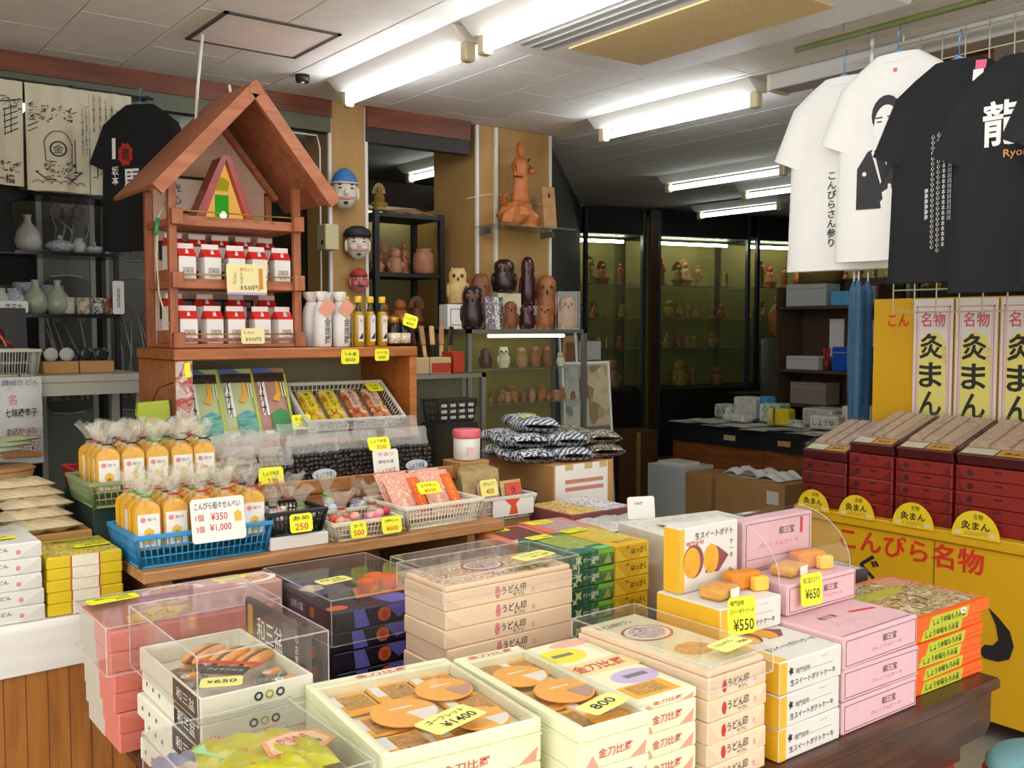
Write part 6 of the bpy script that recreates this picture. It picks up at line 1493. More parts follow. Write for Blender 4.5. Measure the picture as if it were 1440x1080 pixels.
# ---- glass owl case -----------------------------------------------------------------------------------------
def showcase(name, label, x0, x1, y0, y1, z0, z1, shelves, back=None, base=True, frame=STEEL, fr=.012):
    o = thing(name, label, 'showcase', ((x0+x1)/2, (y0+y1)/2, 0))
    cx, cy = (x0+x1)/2, (y0+y1)/2; w, d = (x1-x0)/2, (y1-y0)/2
    for sx in (-1, 1):
        for sy in (-1, 1): MB().box((sx*(w-fr)-fr, sy*(d-fr)-fr, 0), (sx*(w-fr)+fr, sy*(d-fr)+fr, z1)).build('post', frame, o)
    for z in (z0, z1-.02):
        for sy in (-1, 1): MB().box((-w, sy*(d-fr)-fr, z), (w, sy*(d-fr)+fr, z+.02)).build('rail', frame, o)
        for sx in (-1, 1): MB().box((sx*(w-fr)-fr, -d, z), (sx*(w-fr)+fr, d, z+.02)).build('rail', frame, o)
    MB().box((-w+.006, -d+.004, z0+.02), (w-.006, -d+.008, z1-.02)).build('front_glass', GLASS, o)
    MB().box((-w+.004, -d+.02, z0+.02), (-w+.008, d-.02, z1-.02)).build('side_glass', GLASS, o)
    MB().box((-w+.002, -d+.002, z1-.004), (w-.002, d-.002, z1)).build('top_glass', clearmat('shelf_glass', (.9, .95, .92), .10, .03, .8, (.6, .7, .65)), o)
    for z in shelves: MB().box((-w+.014, -d+.03, z-.006), (w-.014, d-.014, z)).build('glass_shelf', MAT['shelf_glass'], o)
    MB().box((-w+.01, d-.012, .1), (w-.01, d-.006, z1-.02)).build('back_panel', back or pm('olive_back', '#8a7a34', .7), o)
    MB().box((-w+.005, -d+.01, z0-.004), (w-.005, d-.01, z0+.004)).build('case_floor', pm('case_floor', '#7a705a', .6), o)
    if base: MB().box((-w+.01, -d+.02, .02), (w-.01, d-.02, z0-.005)).build('base_cabinet', pm('grey_base', '#77736a', .6), o)
    return o
case = showcase('owl_showcase', 'aluminium and glass showcase with owls standing on it beside the tan pillar', 2.75, 3.53, 3.98, 4.27, .86, 1.495, (1.295, 1.115))
MB().cyl((-.22, -.08, 1.462), (.28, -.08, 1.462), .009, 10).build('light_tube', lightmat('case_tube', '#f4f2d0', 6), case)
TZ2 = 1.4956
def ox(px, y): 
    u = (px-720)/1380; return y*(.6046+.7965*u)/(.7965-.6046*u)
for (px, y, h, wd_, lab, fat, ears, z) in (
    (644, 4.13, .18, 'cream', 'cream eared owl carving standing on a white box', 1.1, True, .13), (676, 4.15, .29, 'brown', 'tall brown owl carving behind the heart-shaped dark one', .75, False, 0),
    (709, 4.16, .175, 'dark', 'round near-black owl carving raised on a cream box', 1.35, False, .195), (742, 4.17, .26, 'maroon', 'slim tall maroon carving between the round dark owl and the big brown one', .62, False, .13),
    (768, 4.20, .30, 'chestnut', 'big chestnut owl carving behind the clear box', .8, False, 0), (664, 4.05, .215, 'dark', 'dark glossy owl carving shaped like a heart at the case edge', 1.0, True, 0),
    (718, 4.04, .145, 'brown', 'small brown owl carving next to the leaflets on the case', 1.0, False, 0), (741, 4.04, .13, 'maroon', 'small round maroon owl carving on the case', 1.25, False, 0),
    (765, 4.04, .135, 'chestnut', 'small chestnut owl carving beside the clear box', 1.2, False, 0), (798, 4.06, .17, 'tan', 'pale tan owl carving inside a clear box', 1.05, False, .004)):
    owl(h, wd_, lab, (ox(px, y), y, TZ2+z), R(-32), None, fat, ears)
o = pbox('white_box', (.13, .10, .125), [WPAPER], 'white box with a thin red frame under the cream owl', 'box', None, (ox(640, 4.12), 4.12, TZ2), R(-8))
for a, b_, c, e in ((-.05, .02, .05, .024), (-.05, .1, .05, .104), (-.05, .02, -.046, .104), (.046, .02, .05, .104)): plate(o, 'red_frame', 'f', a, b_, c, e, pm('dull_red_ink', '#a8423c', .6))
o = pbox('cream_box', (.15, .08, .19), [pm('cream_box', '#cfc8a8', .6)], 'plain cream box under the round dark owl', 'box', None, (ox(711, 4.17), 4.17, TZ2), 0)
o = pbox('grey_box', (.1, .09, .126), [pm('grey_box', '#8f9298', .6)], 'grey box under the slim maroon carving', 'box', None, (ox(743, 4.18), 4.18, TZ2), 0)
for i, (px, c, lab) in enumerate(((690, '#5a4a66', 'narrow leaflet with a violet picture on the owl case'), (697, '#d8d4cc', 'white leaflet leaning beside the violet one'), (703, '#2a2624', 'black leaflet leaning beside the white one'))):
    leaned('leaflet', lab, .05, .17, .004, (ox(px, 4.06+.012*i), 4.06+.012*i, TZ2), R(-20), R(10), printed('leaflet_%d' % i, [c, '#8a8480', c, '#c9c2b8'], 40, .4), None, 'leaflet')
acb = acrylic('clear_box', .115, .11, .2, (ox(798, 4.06), 4.06, TZ2+.001), R(-32), 'clear display box around the pale tan owl')
# owls inside
for (px, h, wd_, lab, fat) in ((683, .105, 'maroon', 'dark red-brown owl figure on the upper case shelf', 1.15), (708, .11, 'white', 'cream white owl figure with raised ears on the upper case shelf', 1.05), (733, .105, 'tan', 'pale tan owl figure on the upper case shelf', 1.0), (752, .11, 'chestnut', 'chestnut owl figure beside its twin on the upper case shelf', 1.0), (769, .112, 'brown', 'brown owl figure beside the little cream one', 1.0), (788, .075, 'white', 'little cream and green owl figure at the end of the upper case shelf', 1.0)):
    owl(h, wd_, lab, (ox(px, 4.10), 4.10, 1.2955), R(-32), None, fat, wd_ == 'white')
k = 0
for row, y, n, px0, px1, hh in ((0, 4.06, 11, 690, 806, .045), (1, 4.15, 8, 692, 790, .065)):
    for i in range(n):
        px = px0+(px1-px0)*i/(n-1)
        owl(hh*(1+.25*((i*7) % 3-1)), ['orange', 'chestnut', 'rose'][(i+row) % 3], 'tiny orange-brown owl figure in the crowd on the lower case shelf', (ox(px, y), y, 1.1155), R(-32), 'tiny owls on the lower case shelf', 1.1, False)
# ---- low case with a black basket --------------------------------------------------------------------------------
lc = showcase('low_showcase', 'low aluminium showcase between the wooden cabinet and the owl case', 2.13, 2.70, 3.76, 3.95, .75, 1.292, (), pm('dull_back', '#6a6450', .7))
bsk = basket('plastic_basket', .22, .12, .11, BKP, 'black basket with white tickets inside the low showcase', (2.56, 3.86, 1.06), 0, 8, 3)
rd = random.Random(9)
for i in range(12): MB().box((-.09+(i % 4)*.05, -.0685, .02+(i//4)*.028), (-.06+(i % 4)*.05, -.0665, .034+(i//4)*.028)).build('ticket', WPAPER, bsk)
o = pbox('riser_box', (.24, .13, .30), [BLACK], 'black box under the basket in the low showcase', 'box', None, (2.56, 3.86, .7585), 0)
for i, (x, m, lab) in enumerate(((2.34, pm('light_box_wood', '#c0a878', .6), 'small pale wooden box on the low showcase'), (2.46, pm('light_box_wood', '#c0a878', .6), 'small pale wooden box with a red side on the low showcase'))):
    o = pbox('wooden_box', (.115, .10, .075), [m], lab, 'box', None, (x, 3.83, 1.2925), 0)
    if i: plate(o, 'red_side', 'f', -.05, .005, .055, .05, pm('red_lacquer', '#a8301c', .4))
o = pbox('red_box', (.06, .10, .10), [pm('red_lacquer', '#a8301c', .4)], 'red lacquered box at the end of the low showcase', 'box', None, (2.56, 3.83, 1.2925), 0)
for i in range(7):
    o = thing('letter_knife', 'dark and pale carved letter knife standing fanned out in the wooden holder', 'knife', (2.35+i*.038, 3.90, 1.293), 0, 'letter knives on the low showcase', rot=(R(-4), R(-22+i*5), 0))
    MB().bbox((-.010, -.004, 0), (.010, .004, .13), .003).build('blade', WO[['dark', 'maroon', 'dark', 'cream', 'dark', 'cream', 'brown'][i]], o)
    MB().bbox((-.013, -.006, .13), (.013, .006, .22), .004).build('handle', WO[['maroon', 'dark', 'maroon', 'tan', 'cream', 'tan', 'dark'][i]], o)
# ---- glass shelf, statue and plaque on the far pillar -----------------------------------------------------------------
gs_ = thing('glass_shelf', 'small glass shelf on brackets fixed to the tan pillar', 'shelf', (3.24, 4.19, 2.03))
MB().box((-.25, -.14, 0), (.27, .105, .008)).build('glass', MAT['shelf_glass'], gs_)
for x in (-.2, .22): MB().box((x, .0, -.03), (x+.012, .108, 0)).build('bracket', STEEL, gs_)
stt = thing('wood_statue', 'tall orange wood carving of a robed standing figure on a rocky base', 'statue', (3.22, 4.18, 2.0386))
ST = WO['orange']
rr = random.Random(2); ww = [[rr.uniform(-.3, .3) for _ in range(16)] for _ in range(8)]
MB().lathe([(.10, 0), (.12, .02), (.115, .06), (.09, .10), (.06, .13)], 16, 0, (0, 0, 0), 1, .6, False, lambda i, k: ww[k][i]).build('rock_base', ST, stt)
MB().lathe([(.05, .11), (.056, .16), (.046, .24), (.05, .30), (.052, .33), (.036, .36), (.016, .37)], 16, 0, (.01, 0, 0), 1, .7, True, lambda i, k: .08*math.sin(i*2.3+k)).build('robe', ST, stt)
MB().ell((.012, -.004, .395), (.022, .022, .03)).build('head', ST, stt)
MB().lathe([(.024, .40), (.024, .42), (.014, .45), (0, .465)], 12, 0, (.012, .002, 0)).build('headdress', ST, stt)
MB().tube([(.05, 0, .33), (.075, -.03, .30), (.04, -.05, .29)], .014, 8).build('arm', ST, stt); MB().tube([(-.03, 0, .33), (-.05, -.03, .27), (-.01, -.05, .27)], .014, 8).build('arm', ST, stt)
MB().tube([(-.085, 0, .10), (-.11, 0, .15), (-.09, -.01, .17)], .016, 6).build('rock_spur', ST, stt); MB().tube([(.04, 0, .34), (.075, .0, .37)], .005, 5).build('ribbon', WO['dark'], stt)
pl = thing('wood_plaque', 'pale upright wooden plaque with a knot beside the robed carving', 'plaque', (3.40, 4.13, 2.0386))
MB(Matrix.Rotation(R(-6), 4, 'X')).bbox((-.045, 0, 0), (.045, .02, .23), .003).build('board', WO['tan'], pl)
MB(Matrix.Rotation(R(-6), 4, 'X')).ell((-.0, -.001, .18), (.009, .003, .014), 10, 6).build('knot', WO['dark'], pl)
wr2 = thing('thin_cord', 'thin pale cord strung across the tan pillar', 'cord', (3.2, 4.28, 2.2))
MB().tube([(-.25, -.0, -.02), (-.13, 0, .01), (-.05, 0, .02), (.1, 0, .0), (.3, 0, -.02)], .002, 5).build('strand', WMETAL, wr2)
# ---- masks on the near pillar --------------------------------------------------------------------------------------
def mask(label, loc, h, skin, hat, hatcol, feats):
    o = thing('festival_mask', label, 'mask', loc, R(-18))
    w = h*.36
    FM = pm('mask_'+skin, skin, .5)
    b = MB(); b.ell((0, 0, 0), (w, h*.28, h*.5), 20, 14); b.build('face', FM, o)
    b = MB(); b.ell((0, -h*.27, -h*.04), (w*.2, h*.07, h*.10), 10, 8); b.build('nose', FM, o)
    for s in (-1, 1):
        b = MB(); b.ell((s*w*.5, -h*.2, -h*.12), (w*.32, h*.07, h*.1), 10, 8); b.build('cheek', FM, o)
        b = MB(); b.ell((s*w*1.0, .0, -h*.05), (w*.2, h*.06, h*.2), 10, 8); b.build('ear', FM, o)
        b = MB(); b.ell((s*w*.42, -h*.245, h*.07), (w*.2, h*.02, h*.022), 10, 6); b.build('eye', INK, o)
        b = MB(); b.ell((s*w*.45, -h*.22, h*.17), (w*.12, h*.03, h*.03), 10, 6); b.build('brow', INK, o)
        if feats == 'blue': MB().bbox((s*w*.82-.004, -h*.1, -h*.18), (s*w*.82+.004, -h*.06, h*.18), .002).build('sideburn', INK, o)
    LIP = pm('mask_lip', '#d08a84', .5)
    b = MB(); b.ell((0, -h*.245, -h*.2), (w*.45, h*.035, h*.05), 12, 6); b.build('mouth', LIP if feats != 'red' else pm('mask_dark_lip', '#5a1420', .5), o)
    if feats != 'red': b = MB(); b.ell((0, -h*.235, -h*.33), (w*.2, h*.04, h*.04), 10, 6); b.build('beard', INK, o)
    HM = pm('hat_'+hatcol, hatcol, .6)
    b = MB()
    if hat == 'cone': b.lathe([(w*1.05, 0), (w*1.0, h*.1), (w*.75, h*.27), (w*.35, h*.4), (0, h*.44)], 18, 0, (0, 0, h*.22), 1, .75)
    elif hat == 'cap': b.lathe([(w*1.15, 0), (w*1.3, h*.08), (w*1.1, h*.24), (w*.5, h*.36), (0, h*.38)], 18, 0, (0, 0, h*.22), 1, .75)
    else: b.lathe([(w*1.0, 0), (w*1.02, h*.06), (w*.8, h*.22), (w*.3, h*.31), (0, h*.33)], 18, 0, (0, 0, h*.22), 1, .8)
    b.build('hat', HM, o)
    b = MB(); b.lathe([(w*1.1, -h*.02), (w*1.1, h*.03)], 18, 0, (0, 0, h*.22), 1, .78); b.build('hat_band', pm('mask_band_'+feats, {'blue': '#c9b8a8', 'black': '#6a2028', 'red': '#7a1a1a'}[feats], .5), o)
    return o
mask('white face mask with a pointed blue cap on the tan pillar', (2.215, 4.235, 2.15), .17, '#d2c8b4', 'cone', '#2f6aa8', 'blue')
mask('white bearded face mask with a black cap on the tan pillar', (2.285, 4.24, 1.905), .15, '#d4cbb8', 'cap', '#1c1c1e', 'black')
mask('pink laughing face mask with a red cap on the tan pillar', (2.29, 4.24, 1.728), .115, '#c06a6c', 'dome', '#a82a1c', 'red')
eb = thing('switch_box', 'cream switch box fixed beside the near tan pillar', 'switch box', (2.135, 4.24, 1.93))
MB().bbox((-.035, -.03, -.06), (.035, .06, .06), .004).build('housing', pm('switch_cream', '#c9bf92', .5), eb); MB().box((-.038, -.01, -.035), (-.033, .01, -.015)).build('knob', BLACK, eb)
# ---- black shelf between the pillars -------------------------------------------------------------------------------
bs = thing('black_shelf', 'black metal shelf of carvings behind the opening between the tan pillars', 'shelf', (2.72, 4.62, 0))
for x in (-.2, .2):
    for y in (-.14, .14): MB().box((x-.014, y-.014, 0), (x+.014, y+.014, 2.11)).build('post', BLACK, bs)
for z in (2.10, 1.79, 1.50, 1.2): MB().box((-.21, -.15, z-.02), (.21, .15, z)).build('shelf_board', BLACK, bs)
cl = thing('peach_cloth', 'crumpled peach cloth lying on top of the black shelf', 'cloth', (2.76, 4.6, 2.101))
MB().grid(lambda u, v: ((u-.5)*.34, (v-.5)*.26, .004+.035*max(0, math.sin(u*3.0))*max(0, math.sin(v*3.1))+.004*math.sin(u*23+v*17)), 16, 12).build('cloth', pm('peach_cloth', '#b98a66', .85), cl)
MB().box((-.16, -.12, 0), (.16, .12, .003)).build('hem', MAT['peach_cloth'], cl)
def figurine(kind, h, wd_, label, loc, rz, group, cat='figurine'):
    """small carved figure: 0 standing robed, 1 seated with halo, 2 squat, 3 vase"""
    o = thing('carved_figure', label, cat, loc, rz, group)
    def f():
        b = MB()
        if kind == 0:
            b.lathe([(h*.16, 0), (h*.17, h*.06), (h*.12, h*.1), (h*.13, h*.2), (h*.11, h*.5), (h*.14, h*.66), (h*.1, h*.76), (h*.04, h*.8)], 12); b.ell((0, 0, h*.87), (h*.07, h*.07, h*.09), 10, 6)
            b.tube([(h*.12, 0, h*.65), (h*.14, -h*.08, h*.5), (h*.03, -h*.12, h*.52)], h*.035, 6)
        elif kind == 1:
            b.lathe([(h*.26, 0), (h*.28, h*.05), (h*.2, h*.12), (h*.3, h*.18), (h*.32, h*.25), (h*.18, h*.34), (h*.19, h*.5), (h*.12, h*.62), (h*.05, h*.66)], 14, 0, (0, 0, 0), 1, .8); b.ell((0, -h*.02, h*.74), (h*.09, h*.09, h*.11), 10, 6)
            b.prism([(h*.24*math.cos(PI*i/8), h*.62+h*.38*math.sin(PI*i/8)) for i in range(9)], h*.1, h*.13, 'y')
        elif kind == 2:
            b.lathe([(h*.26, 0), (h*.3, h*.1), (h*.31, h*.35), (h*.23, h*.55), (h*.2, h*.62)], 14); b.ell((0, -h*.03, h*.78), (h*.22, h*.2, h*.2), 12, 8)
            for s in (-1, 1): b.ell((s*h*.24, -h*.12, h*.32), (h*.12, h*.14, h*.16), 8, 6)
        else:
            b.lathe([(h*.3, 0), (h*.42, h*.1), (h*.45, h*.5), (h*.38, h*.82), (h*.28, h*.9), (h*.32, h)], 16)
        return b.mesh('figure', WO[wd_])
    put('figure', cm(('fig', kind, round(h, 3), wd_), f), o)
    if kind != 3: put('plinth', cm(('plinth', round(h, 3)), lambda: MB().bbox((-h*.2, -h*.16, 0), (h*.2, h*.16, h*.02), .001).mesh('plinth', WO['dark'])), o)
    return o
for i, (x, y, z, kind, h, wd_, lab) in enumerate(((2.62, 4.62, 2.125, 1, .15, 'gold', 'golden yellow carved figure on top of the black shelf'), (2.58, 4.58, 1.7905, 2, .11, 'rose', 'pinkish squat carving at the post side of the upper black shelf'), (2.68, 4.56, 1.7905, 2, .14, 'rose', 'larger pinkish squat carving on the upper black shelf'), (2.76, 4.6, 1.7905, 0, .18, 'chestnut', 'slim chestnut standing carving on the upper black shelf'),
    (2.86, 4.56, 1.7905, 3, .14, 'rose', 'rosy turned wooden pot on the upper black shelf'), (2.64, 4.66, 1.7905, 1, .2, 'chestnut', 'chestnut seated carving behind the pinkish ones'), (2.6, 4.56, 1.5005, 2, .14, 'orange', 'orange squat carving on the lower black shelf'), (2.72, 4.58, 1.5005, 2, .16, 'orange', 'larger orange squat carving on the lower black shelf'), (2.84, 4.6, 1.5005, 1, .18, 'brown', 'brown seated carving on the lower black shelf'))):
    figurine(kind, h, wd_, lab, (x, y, z), R(-25), None)
# lit cream case behind and carved panel
bc = thing('rear_case', 'cream lit case seen through the opening between the pillars', 'showcase', (3.0, 5.35, 0))
MB().box((-.35, .2, .8), (.45, .22, 2.25)).build('back_panel', pm('cream_back', '#a8a070', .7), bc)
for x in (-.35, .42): MB().box((x, -.05, 0), (x+.03, .22, 2.4)).build('post', TAN, bc)
MB().box((-.35, -.05, 2.25), (.45, .22, 2.40)).build('header', pm('dark_header', '#3a2c1e', .6), bc)
for z in (1.5, 1.9): MB().box((-.33, -.04, z), (.42, .2, z+.01)).build('shelf', MAT['shelf_glass'], bc)
MB().cyl((-.25, .1, 2.22), (.35, .1, 2.22), .012, 8).build('light_tube', lightmat('case_tube', '#f4f2d0', 6), bc)
cp = thing('relief_carving', 'tall dark wooden panel with a pointed arch relief behind the black shelf', 'carving', (3.62, 5.0, 1.3))
MB().box((-.22, 0, 0), (.2, .03, .95)).build('panel', WO['brown'], cp)
MB().prism([(-.1, .1), (.1, .1), (.12, .5), (.06, .68), (0, .78), (-.06, .68), (-.12, .5)], -.02, 0, 'y').build('arch_relief', pm('dark_relief', '#4a3020', .6, var=.3, scale=30), cp)
MB().lathe([(.07, .12), (.06, .3), (.05, .45), (.03, .52), (.04, .58), (0, .63)], 12, 0, (0, -.02, 0), 1, .5).build('figure_relief', WO['brown'], cp)
MB().box((-.2, .03, -1.3), (.18, .2, 0)).build('pedestal', BLACK, cp)
# ---- poster stand ---------------------------------------------------------------------------------------------------
ab = thing('poster_stand', 'white framed stand covered with leaflets beside the owl case', 'stand', (3.76, 4.14, 0))
M6 = Matrix.Rotation(R(-5), 4, 'X')
MB(M6).box((-.17, 0, .80), (.17, .02, 1.30)).build('board', pm('stand_board', '#b8b09a', .6), ab)
for a, c in (((-.185, -.004, .79), (-.17, .024, 1.31)), ((.17, -.004, .79), (.185, .024, 1.31)), ((-.185, -.004, 1.30), (.185, .024, 1.315)), ((-.185, -.004, .76), (.185, .024, .80))): MB(M6).box(a, c).build('frame_bar', WMETAL, ab)
for s in (-.178, .178): MB().cyl((s, .1, .80), (s, .1, 0), .009, 8).build('leg', STEEL, ab); MB().cyl((s, .02, 0), (s, .08, .8), .009, 8).build('leg', STEEL, ab)
for s in (-.17, -.05): MB(M6).box((s, .02, 1.31), (s+.012, .03, 1.5)).build('upright', WMETAL, ab)
for i, (a, b_, c, e, cols) in enumerate(((-.165, 1.08, -.06, 1.29, ['#a8a8a0', '#b8b4aa', '#9a968e']), (-.06, 1.1, .01, 1.28, ['#8a6a66', '#a8928a', '#6f5a58', '#b8a89a']), (.01, .95, .165, 1.29, ['#b4a684', '#c2b594', '#8f7a5a', '#a89a78']), (-.165, .84, -.07, 1.06, ['#c9c4ba', '#5a5654', '#c9c4ba', '#8a8682']), (-.07, .84, .165, .94, ['#a89c7c', '#7a705c', '#b8ac8c']))):
    MB(M6).box((a, -.003, b_), (c, -.001, e)).build('leaflet', printed('stand_leaflet_%d' % i, cols, 16, .5, 'voronoi'), ab)
gb = pbox('grey_file_box', (.17, .12, .11), [pm('grey_file', '#9a9a94', .5)], 'grey box standing on top of the poster stand', 'box', None, (3.82, 4.27, 1.32), 0)
gbs = thing('picture_post', 'narrow wooden post with pinned pictures beside the poster stand', 'post', (3.70, 4.30, 0))
MB().box((-.07, 0, 0), (.045, .03, 1.46)).build('board', WO['tan'], gbs); MB().box((-.05, -.002, 1.3), (.03, 0, 1.42)).build('picture', WO['brown'], gbs)
gb.location = (3.84, 4.36, 1.315); 
gst = pbox('file_pedestal', (.2, .14, 1.31), [pm('dark_pedestal', '#3a342a', .6)], 'dark pedestal behind the poster stand', 'pedestal', None, (3.84, 4.36, 0), 0); plate(gst, 'door_line', 'f', -.09, .3, .09, .304, BLACK)
# ---- far showcases along the rear wall ----------------------------------------------------------------------------------
FP = pm('blue_grey_post', '#3c444a', .4, .3)
units = [(0.05, .62), (.80, 1.02), (1.90, .92), (2.90, 1.0), (3.95, 1.1)]
UN = ['by the diagonal wall', 'by the brown column', 'amid the rear wall', 'by the dark post', '']
UN[4] = 'farthest from the column'
for i, (s0, w) in enumerate(units):
    o = thing('wall_showcase', 'tall glass wall showcase of gilt figures '+UN[i], 'showcase', fw(s0, 0, 0), AR)
    MB().box((0, -.01, 2.34), (w, .58, 2.57)).build('header', pm('black_header', '#120f0c', .6), o)
    MB().box((0, .02, 0), (w, .58, .94)).build('base', pm('black_base', '#15120e', .5), o)
    MB().box((0, .56, .95), (w, .58, 2.34)).build('back_panel', pm('olive_gold_back', '#7a7038', .7, var=.25, scale=4), o)
    for z in (1.32, 1.60, 1.90): MB().box((.01, .08, z-.008), (w-.01, .555, z)).build('glass_shelf', MAT['shelf_glass'], o)
    for x in (0, w-.03): MB().box((x, -.02, 0), (x+.03, .02, 2.56)).build('post', FP if i != 2 else pm('navy_post', '#1b2330', .4), o)
    for k in range(2): MB().box((.03+k*(w-.03)/2, .0 if k else -.012, .96), (.03+(k+1)*(w-.03)/2-.02, .006 if k else -.006, 2.33)).build('sliding_pane', GLASS, o)
    MB().cyl((.08, .25, 2.30), (w-.08, .25, 2.30), .014, 8).build('light_tube', lightmat('rear_case_tube', '#f4f6d8', 28), o)
    rr = random.Random(i)
    for r_, (z, n, hs) in enumerate(((1.9005, int(w/.19), .27), (1.6005, int(w/.13), .17), (1.3205, int(w/.14), .16), (.951, int(w/.24), .26))):
        for q in range(n):
            x = .08+(q+.5)*(w-.16)/n+rr.uniform(-.015, .015); h = hs*rr.uniform(.65, 1.05)
            h = round(h, 2)
            kd = rr.choice([0, 0, 1, 1, 2]); wd_ = rr.choice(['gold', 'gold', 'orange', 'chestnut', 'tan'])
            p = fw(s0, 0, z); pos = tuple(Vector(p)+AU*x-AN*rr.uniform(.16, .34))
            figurine(kd, h, wd_, '%s %s carving, %s shelf, showcase %s' % ({'gold': 'gilt', 'orange': 'orange', 'chestnut': 'chestnut', 'tan': 'tan'}[wd_], ['standing', 'seated', 'squat'][kd], ['top', 'second', 'third', 'bottom'][r_], UN[i]), pos, AR, 'carvings on the %s shelf, %s, %s %d' % (['top', 'second', 'third', 'bottom'][r_], UN[i], wd_, kd))
cl_ = thing('wood_column', 'dark brown wooden column between the far showcases', 'column', fw(.70, 0, 0), AR)
MB().bbox((-.01, -.06, 0), (.085, .1, 2.57), .004).build('shaft', wood('dark_column', '#4a2f16', '#2c1a0c', 3, (10, 10, 1)), cl_); MB().box((-.03, -.04, 0), (-.011, .08, 2.5)).build('side_strip', pm('olive_strip', '#6a5c1e', .6), cl_)
ht = thing('gas_heater', 'black heater with a grille standing before the far showcases', 'heater', fw(1.75, .35, 0), AR)
MB().bbox((-.35, -.12, .02), (.35, .12, .92), .01).build('body', pm('heater_black', '#0f0f10', .4), ht)
for k in range(14): MB().box((-.26+k*.037, -.126, .58), (-.245+k*.037, -.12, .74)).build('grille_bar', pm('heater_grey', '#3c3c3e', .5), ht)
for x in (-.28, .02): MB().box((x, -.124, .40), (x+.24, -.12, .55)).build('panel', MAT['heater_grey'], ht)
MB().cyl((.3, -.05, .92), (.3, -.05, 1.0), .02, 10).build('cap', WMETAL, ht)
for i, (s, t, h) in enumerate(((.35, .3, .62), (.75, .28, .34), (.72, .3, 0))):
    if h: o = pbox('brown_carton', (.38, .3, h), [pm('dim_cardboard', '#6a4320', .8, var=.1)], ['brown cardboard carton on the floor beside the diagonal wall', 'flat brown cardboard carton beside the black heater'][i], 'carton', None, fw(s, t, 0), AR); plate(o, 'tape', 'f', -.02, .01, .02, h-.01, CARD)
# ---- cluttered desk ----------------------------------------------------------------------------------------------------
DKW = wood('desk_wood', '#8a4e1e', '#5f3312', 3, (10, 1.2, 10), .45)
dk = thing('wooden_desk', 'brown wooden desk with a black edge heaped with papers', 'desk', (5.55, 4.15, 0))
MB().bbox((-.36, -.95, .79), (.36, .80, .83), .004).build('top', BLACK, dk); MB().box((-.35, -.94, .70), (-.33, .79, .79)).build('black_edge', BLACK, dk)
MB().box((-.33, -.93, .50), (-.31, .78, .70)).build('front_panel', DKW, dk); MB().box((-.3, -.9, .16), (.34, .76, .19)).build('lower_shelf', DKW, dk); MB().box((.32, -.93, .1), (.34, .78, .79)).build('back_panel', DKW, dk)
for y in (-.93, -.02, .75): MB().box((-.34, y, 0), (.33, y+.035, .79)).build('side', DKW, dk)
for (y, c) in ((.25, '#b8a86a'), (-.2, '#b08a4a')): MB().box((-.353, y-.05, .74), (-.351, y+.05, .775)).build('tape', pm('tape_'+c, c, .5), dk)
rr = random.Random(11)
NEWS = printed('newsprint', ['#c4c0b2', '#8f8c84', '#cfcabc', '#a8a498', '#d4d0c4'], 45, .8, distort=1)
for i in range(14):
    y = 4.86-i*.112; o = thing('newspaper', 'folded newspaper lying on the front edge of the cluttered desk', 'newspaper', (5.33+rr.uniform(-.05, .05), y, .831+(i % 3)*.006), R(rr.uniform(-14, 14)), 'newspapers on the desk')
    b = MB(); b.grid(lambda u, v: ((u-.5)*.3, (v-.5)*.2, .004+.003*math.sin(u*8+i)+.002*math.sin(v*11)), 8, 5); b.build('sheet', NEWS, o); MB().box((-.145, -.095, -.001), (.145, .095, .002)).build('under_sheet', NEWS, o)
CL = ['#cfcabb', '#3f8f74', '#d8d4c8', '#4a8fc0', '#c9c4b4', '#d2c8a0', '#b8b4a8', '#c4b070']
for i, (y, x, w, d, h, c, lab) in enumerate(((4.72, 5.55, .2, .16, .1, 1, 'green and white wrapped parcel at the far end of the desk'), (4.55, 5.6, .24, .2, .16, 0, 'white wrapped parcel standing on the desk'), (4.42, 5.62, .1, .12, .17, 3, 'sky blue pack between white parcels on the desk'), (4.3, 5.55, .2, .2, .13, 1, 'green patterned parcel in the middle of the desk'), (4.5, 5.4, .26, .14, .05, 2, 'flat white packet in front of the parcels on the desk'),
    (4.12, 5.42, .14, .14, .11, 5, 'bright yellow bag on the desk'), (3.92, 5.6, .3, .26, .12, 6, 'grey white paper bundle on the desk'), (3.8, 5.45, .24, .2, .09, 4, 'white pack with black writing on the desk'), (3.65, 5.6, .26, .2, .15, 0, 'tall white paper bundle on the near part of the desk'), (3.98, 5.36, .16, .08, .05, 1, 'small green rolled pack on the desk edge'))):
    m = pm('desk_item_%d' % i, '#d8c01e' if 'yellow' in lab else CL[c], .6, var=.2, scale=25) if c != 1 else printed('green_parcel', ['#d0ccbe', '#3f8f74', '#cfcabc', '#5aa088', '#d8d4c8'], 22, .5)
    o = pbox('desk_parcel', (w*.8, d*.8, h), [m], lab, 'parcel', None, (x, y, .852), R(-90+(i*17) % 30-15), .012)
    if 'writing' in lab: ftx(o, 'しょうゆ', 0, h*.5, .14, .04, INK, .01)
tp = thing('tape_ring', 'cream roll of tape standing on the desk beside the yellow bag', 'tape', (5.33, 4.16, .852), R(30))
MB().lathe([(.045, -.02), (.06, -.02), (.06, .02), (.045, .02), (.045, -.02)], 20).build('roll', pm('cream_tape', '#cdbb7a', .5), tp, (0, 0, .0605), rot=(R(90), 0, 0)); MB().lathe([(.04, -.02), (.045, -.02), (.045, .02), (.04, .02), (.04, -.02)], 20).build('core', CARD, tp, (0, 0, .0605), rot=(R(90), 0, 0))
WBOX = pm('white_foam', '#d4d4d0', .6)
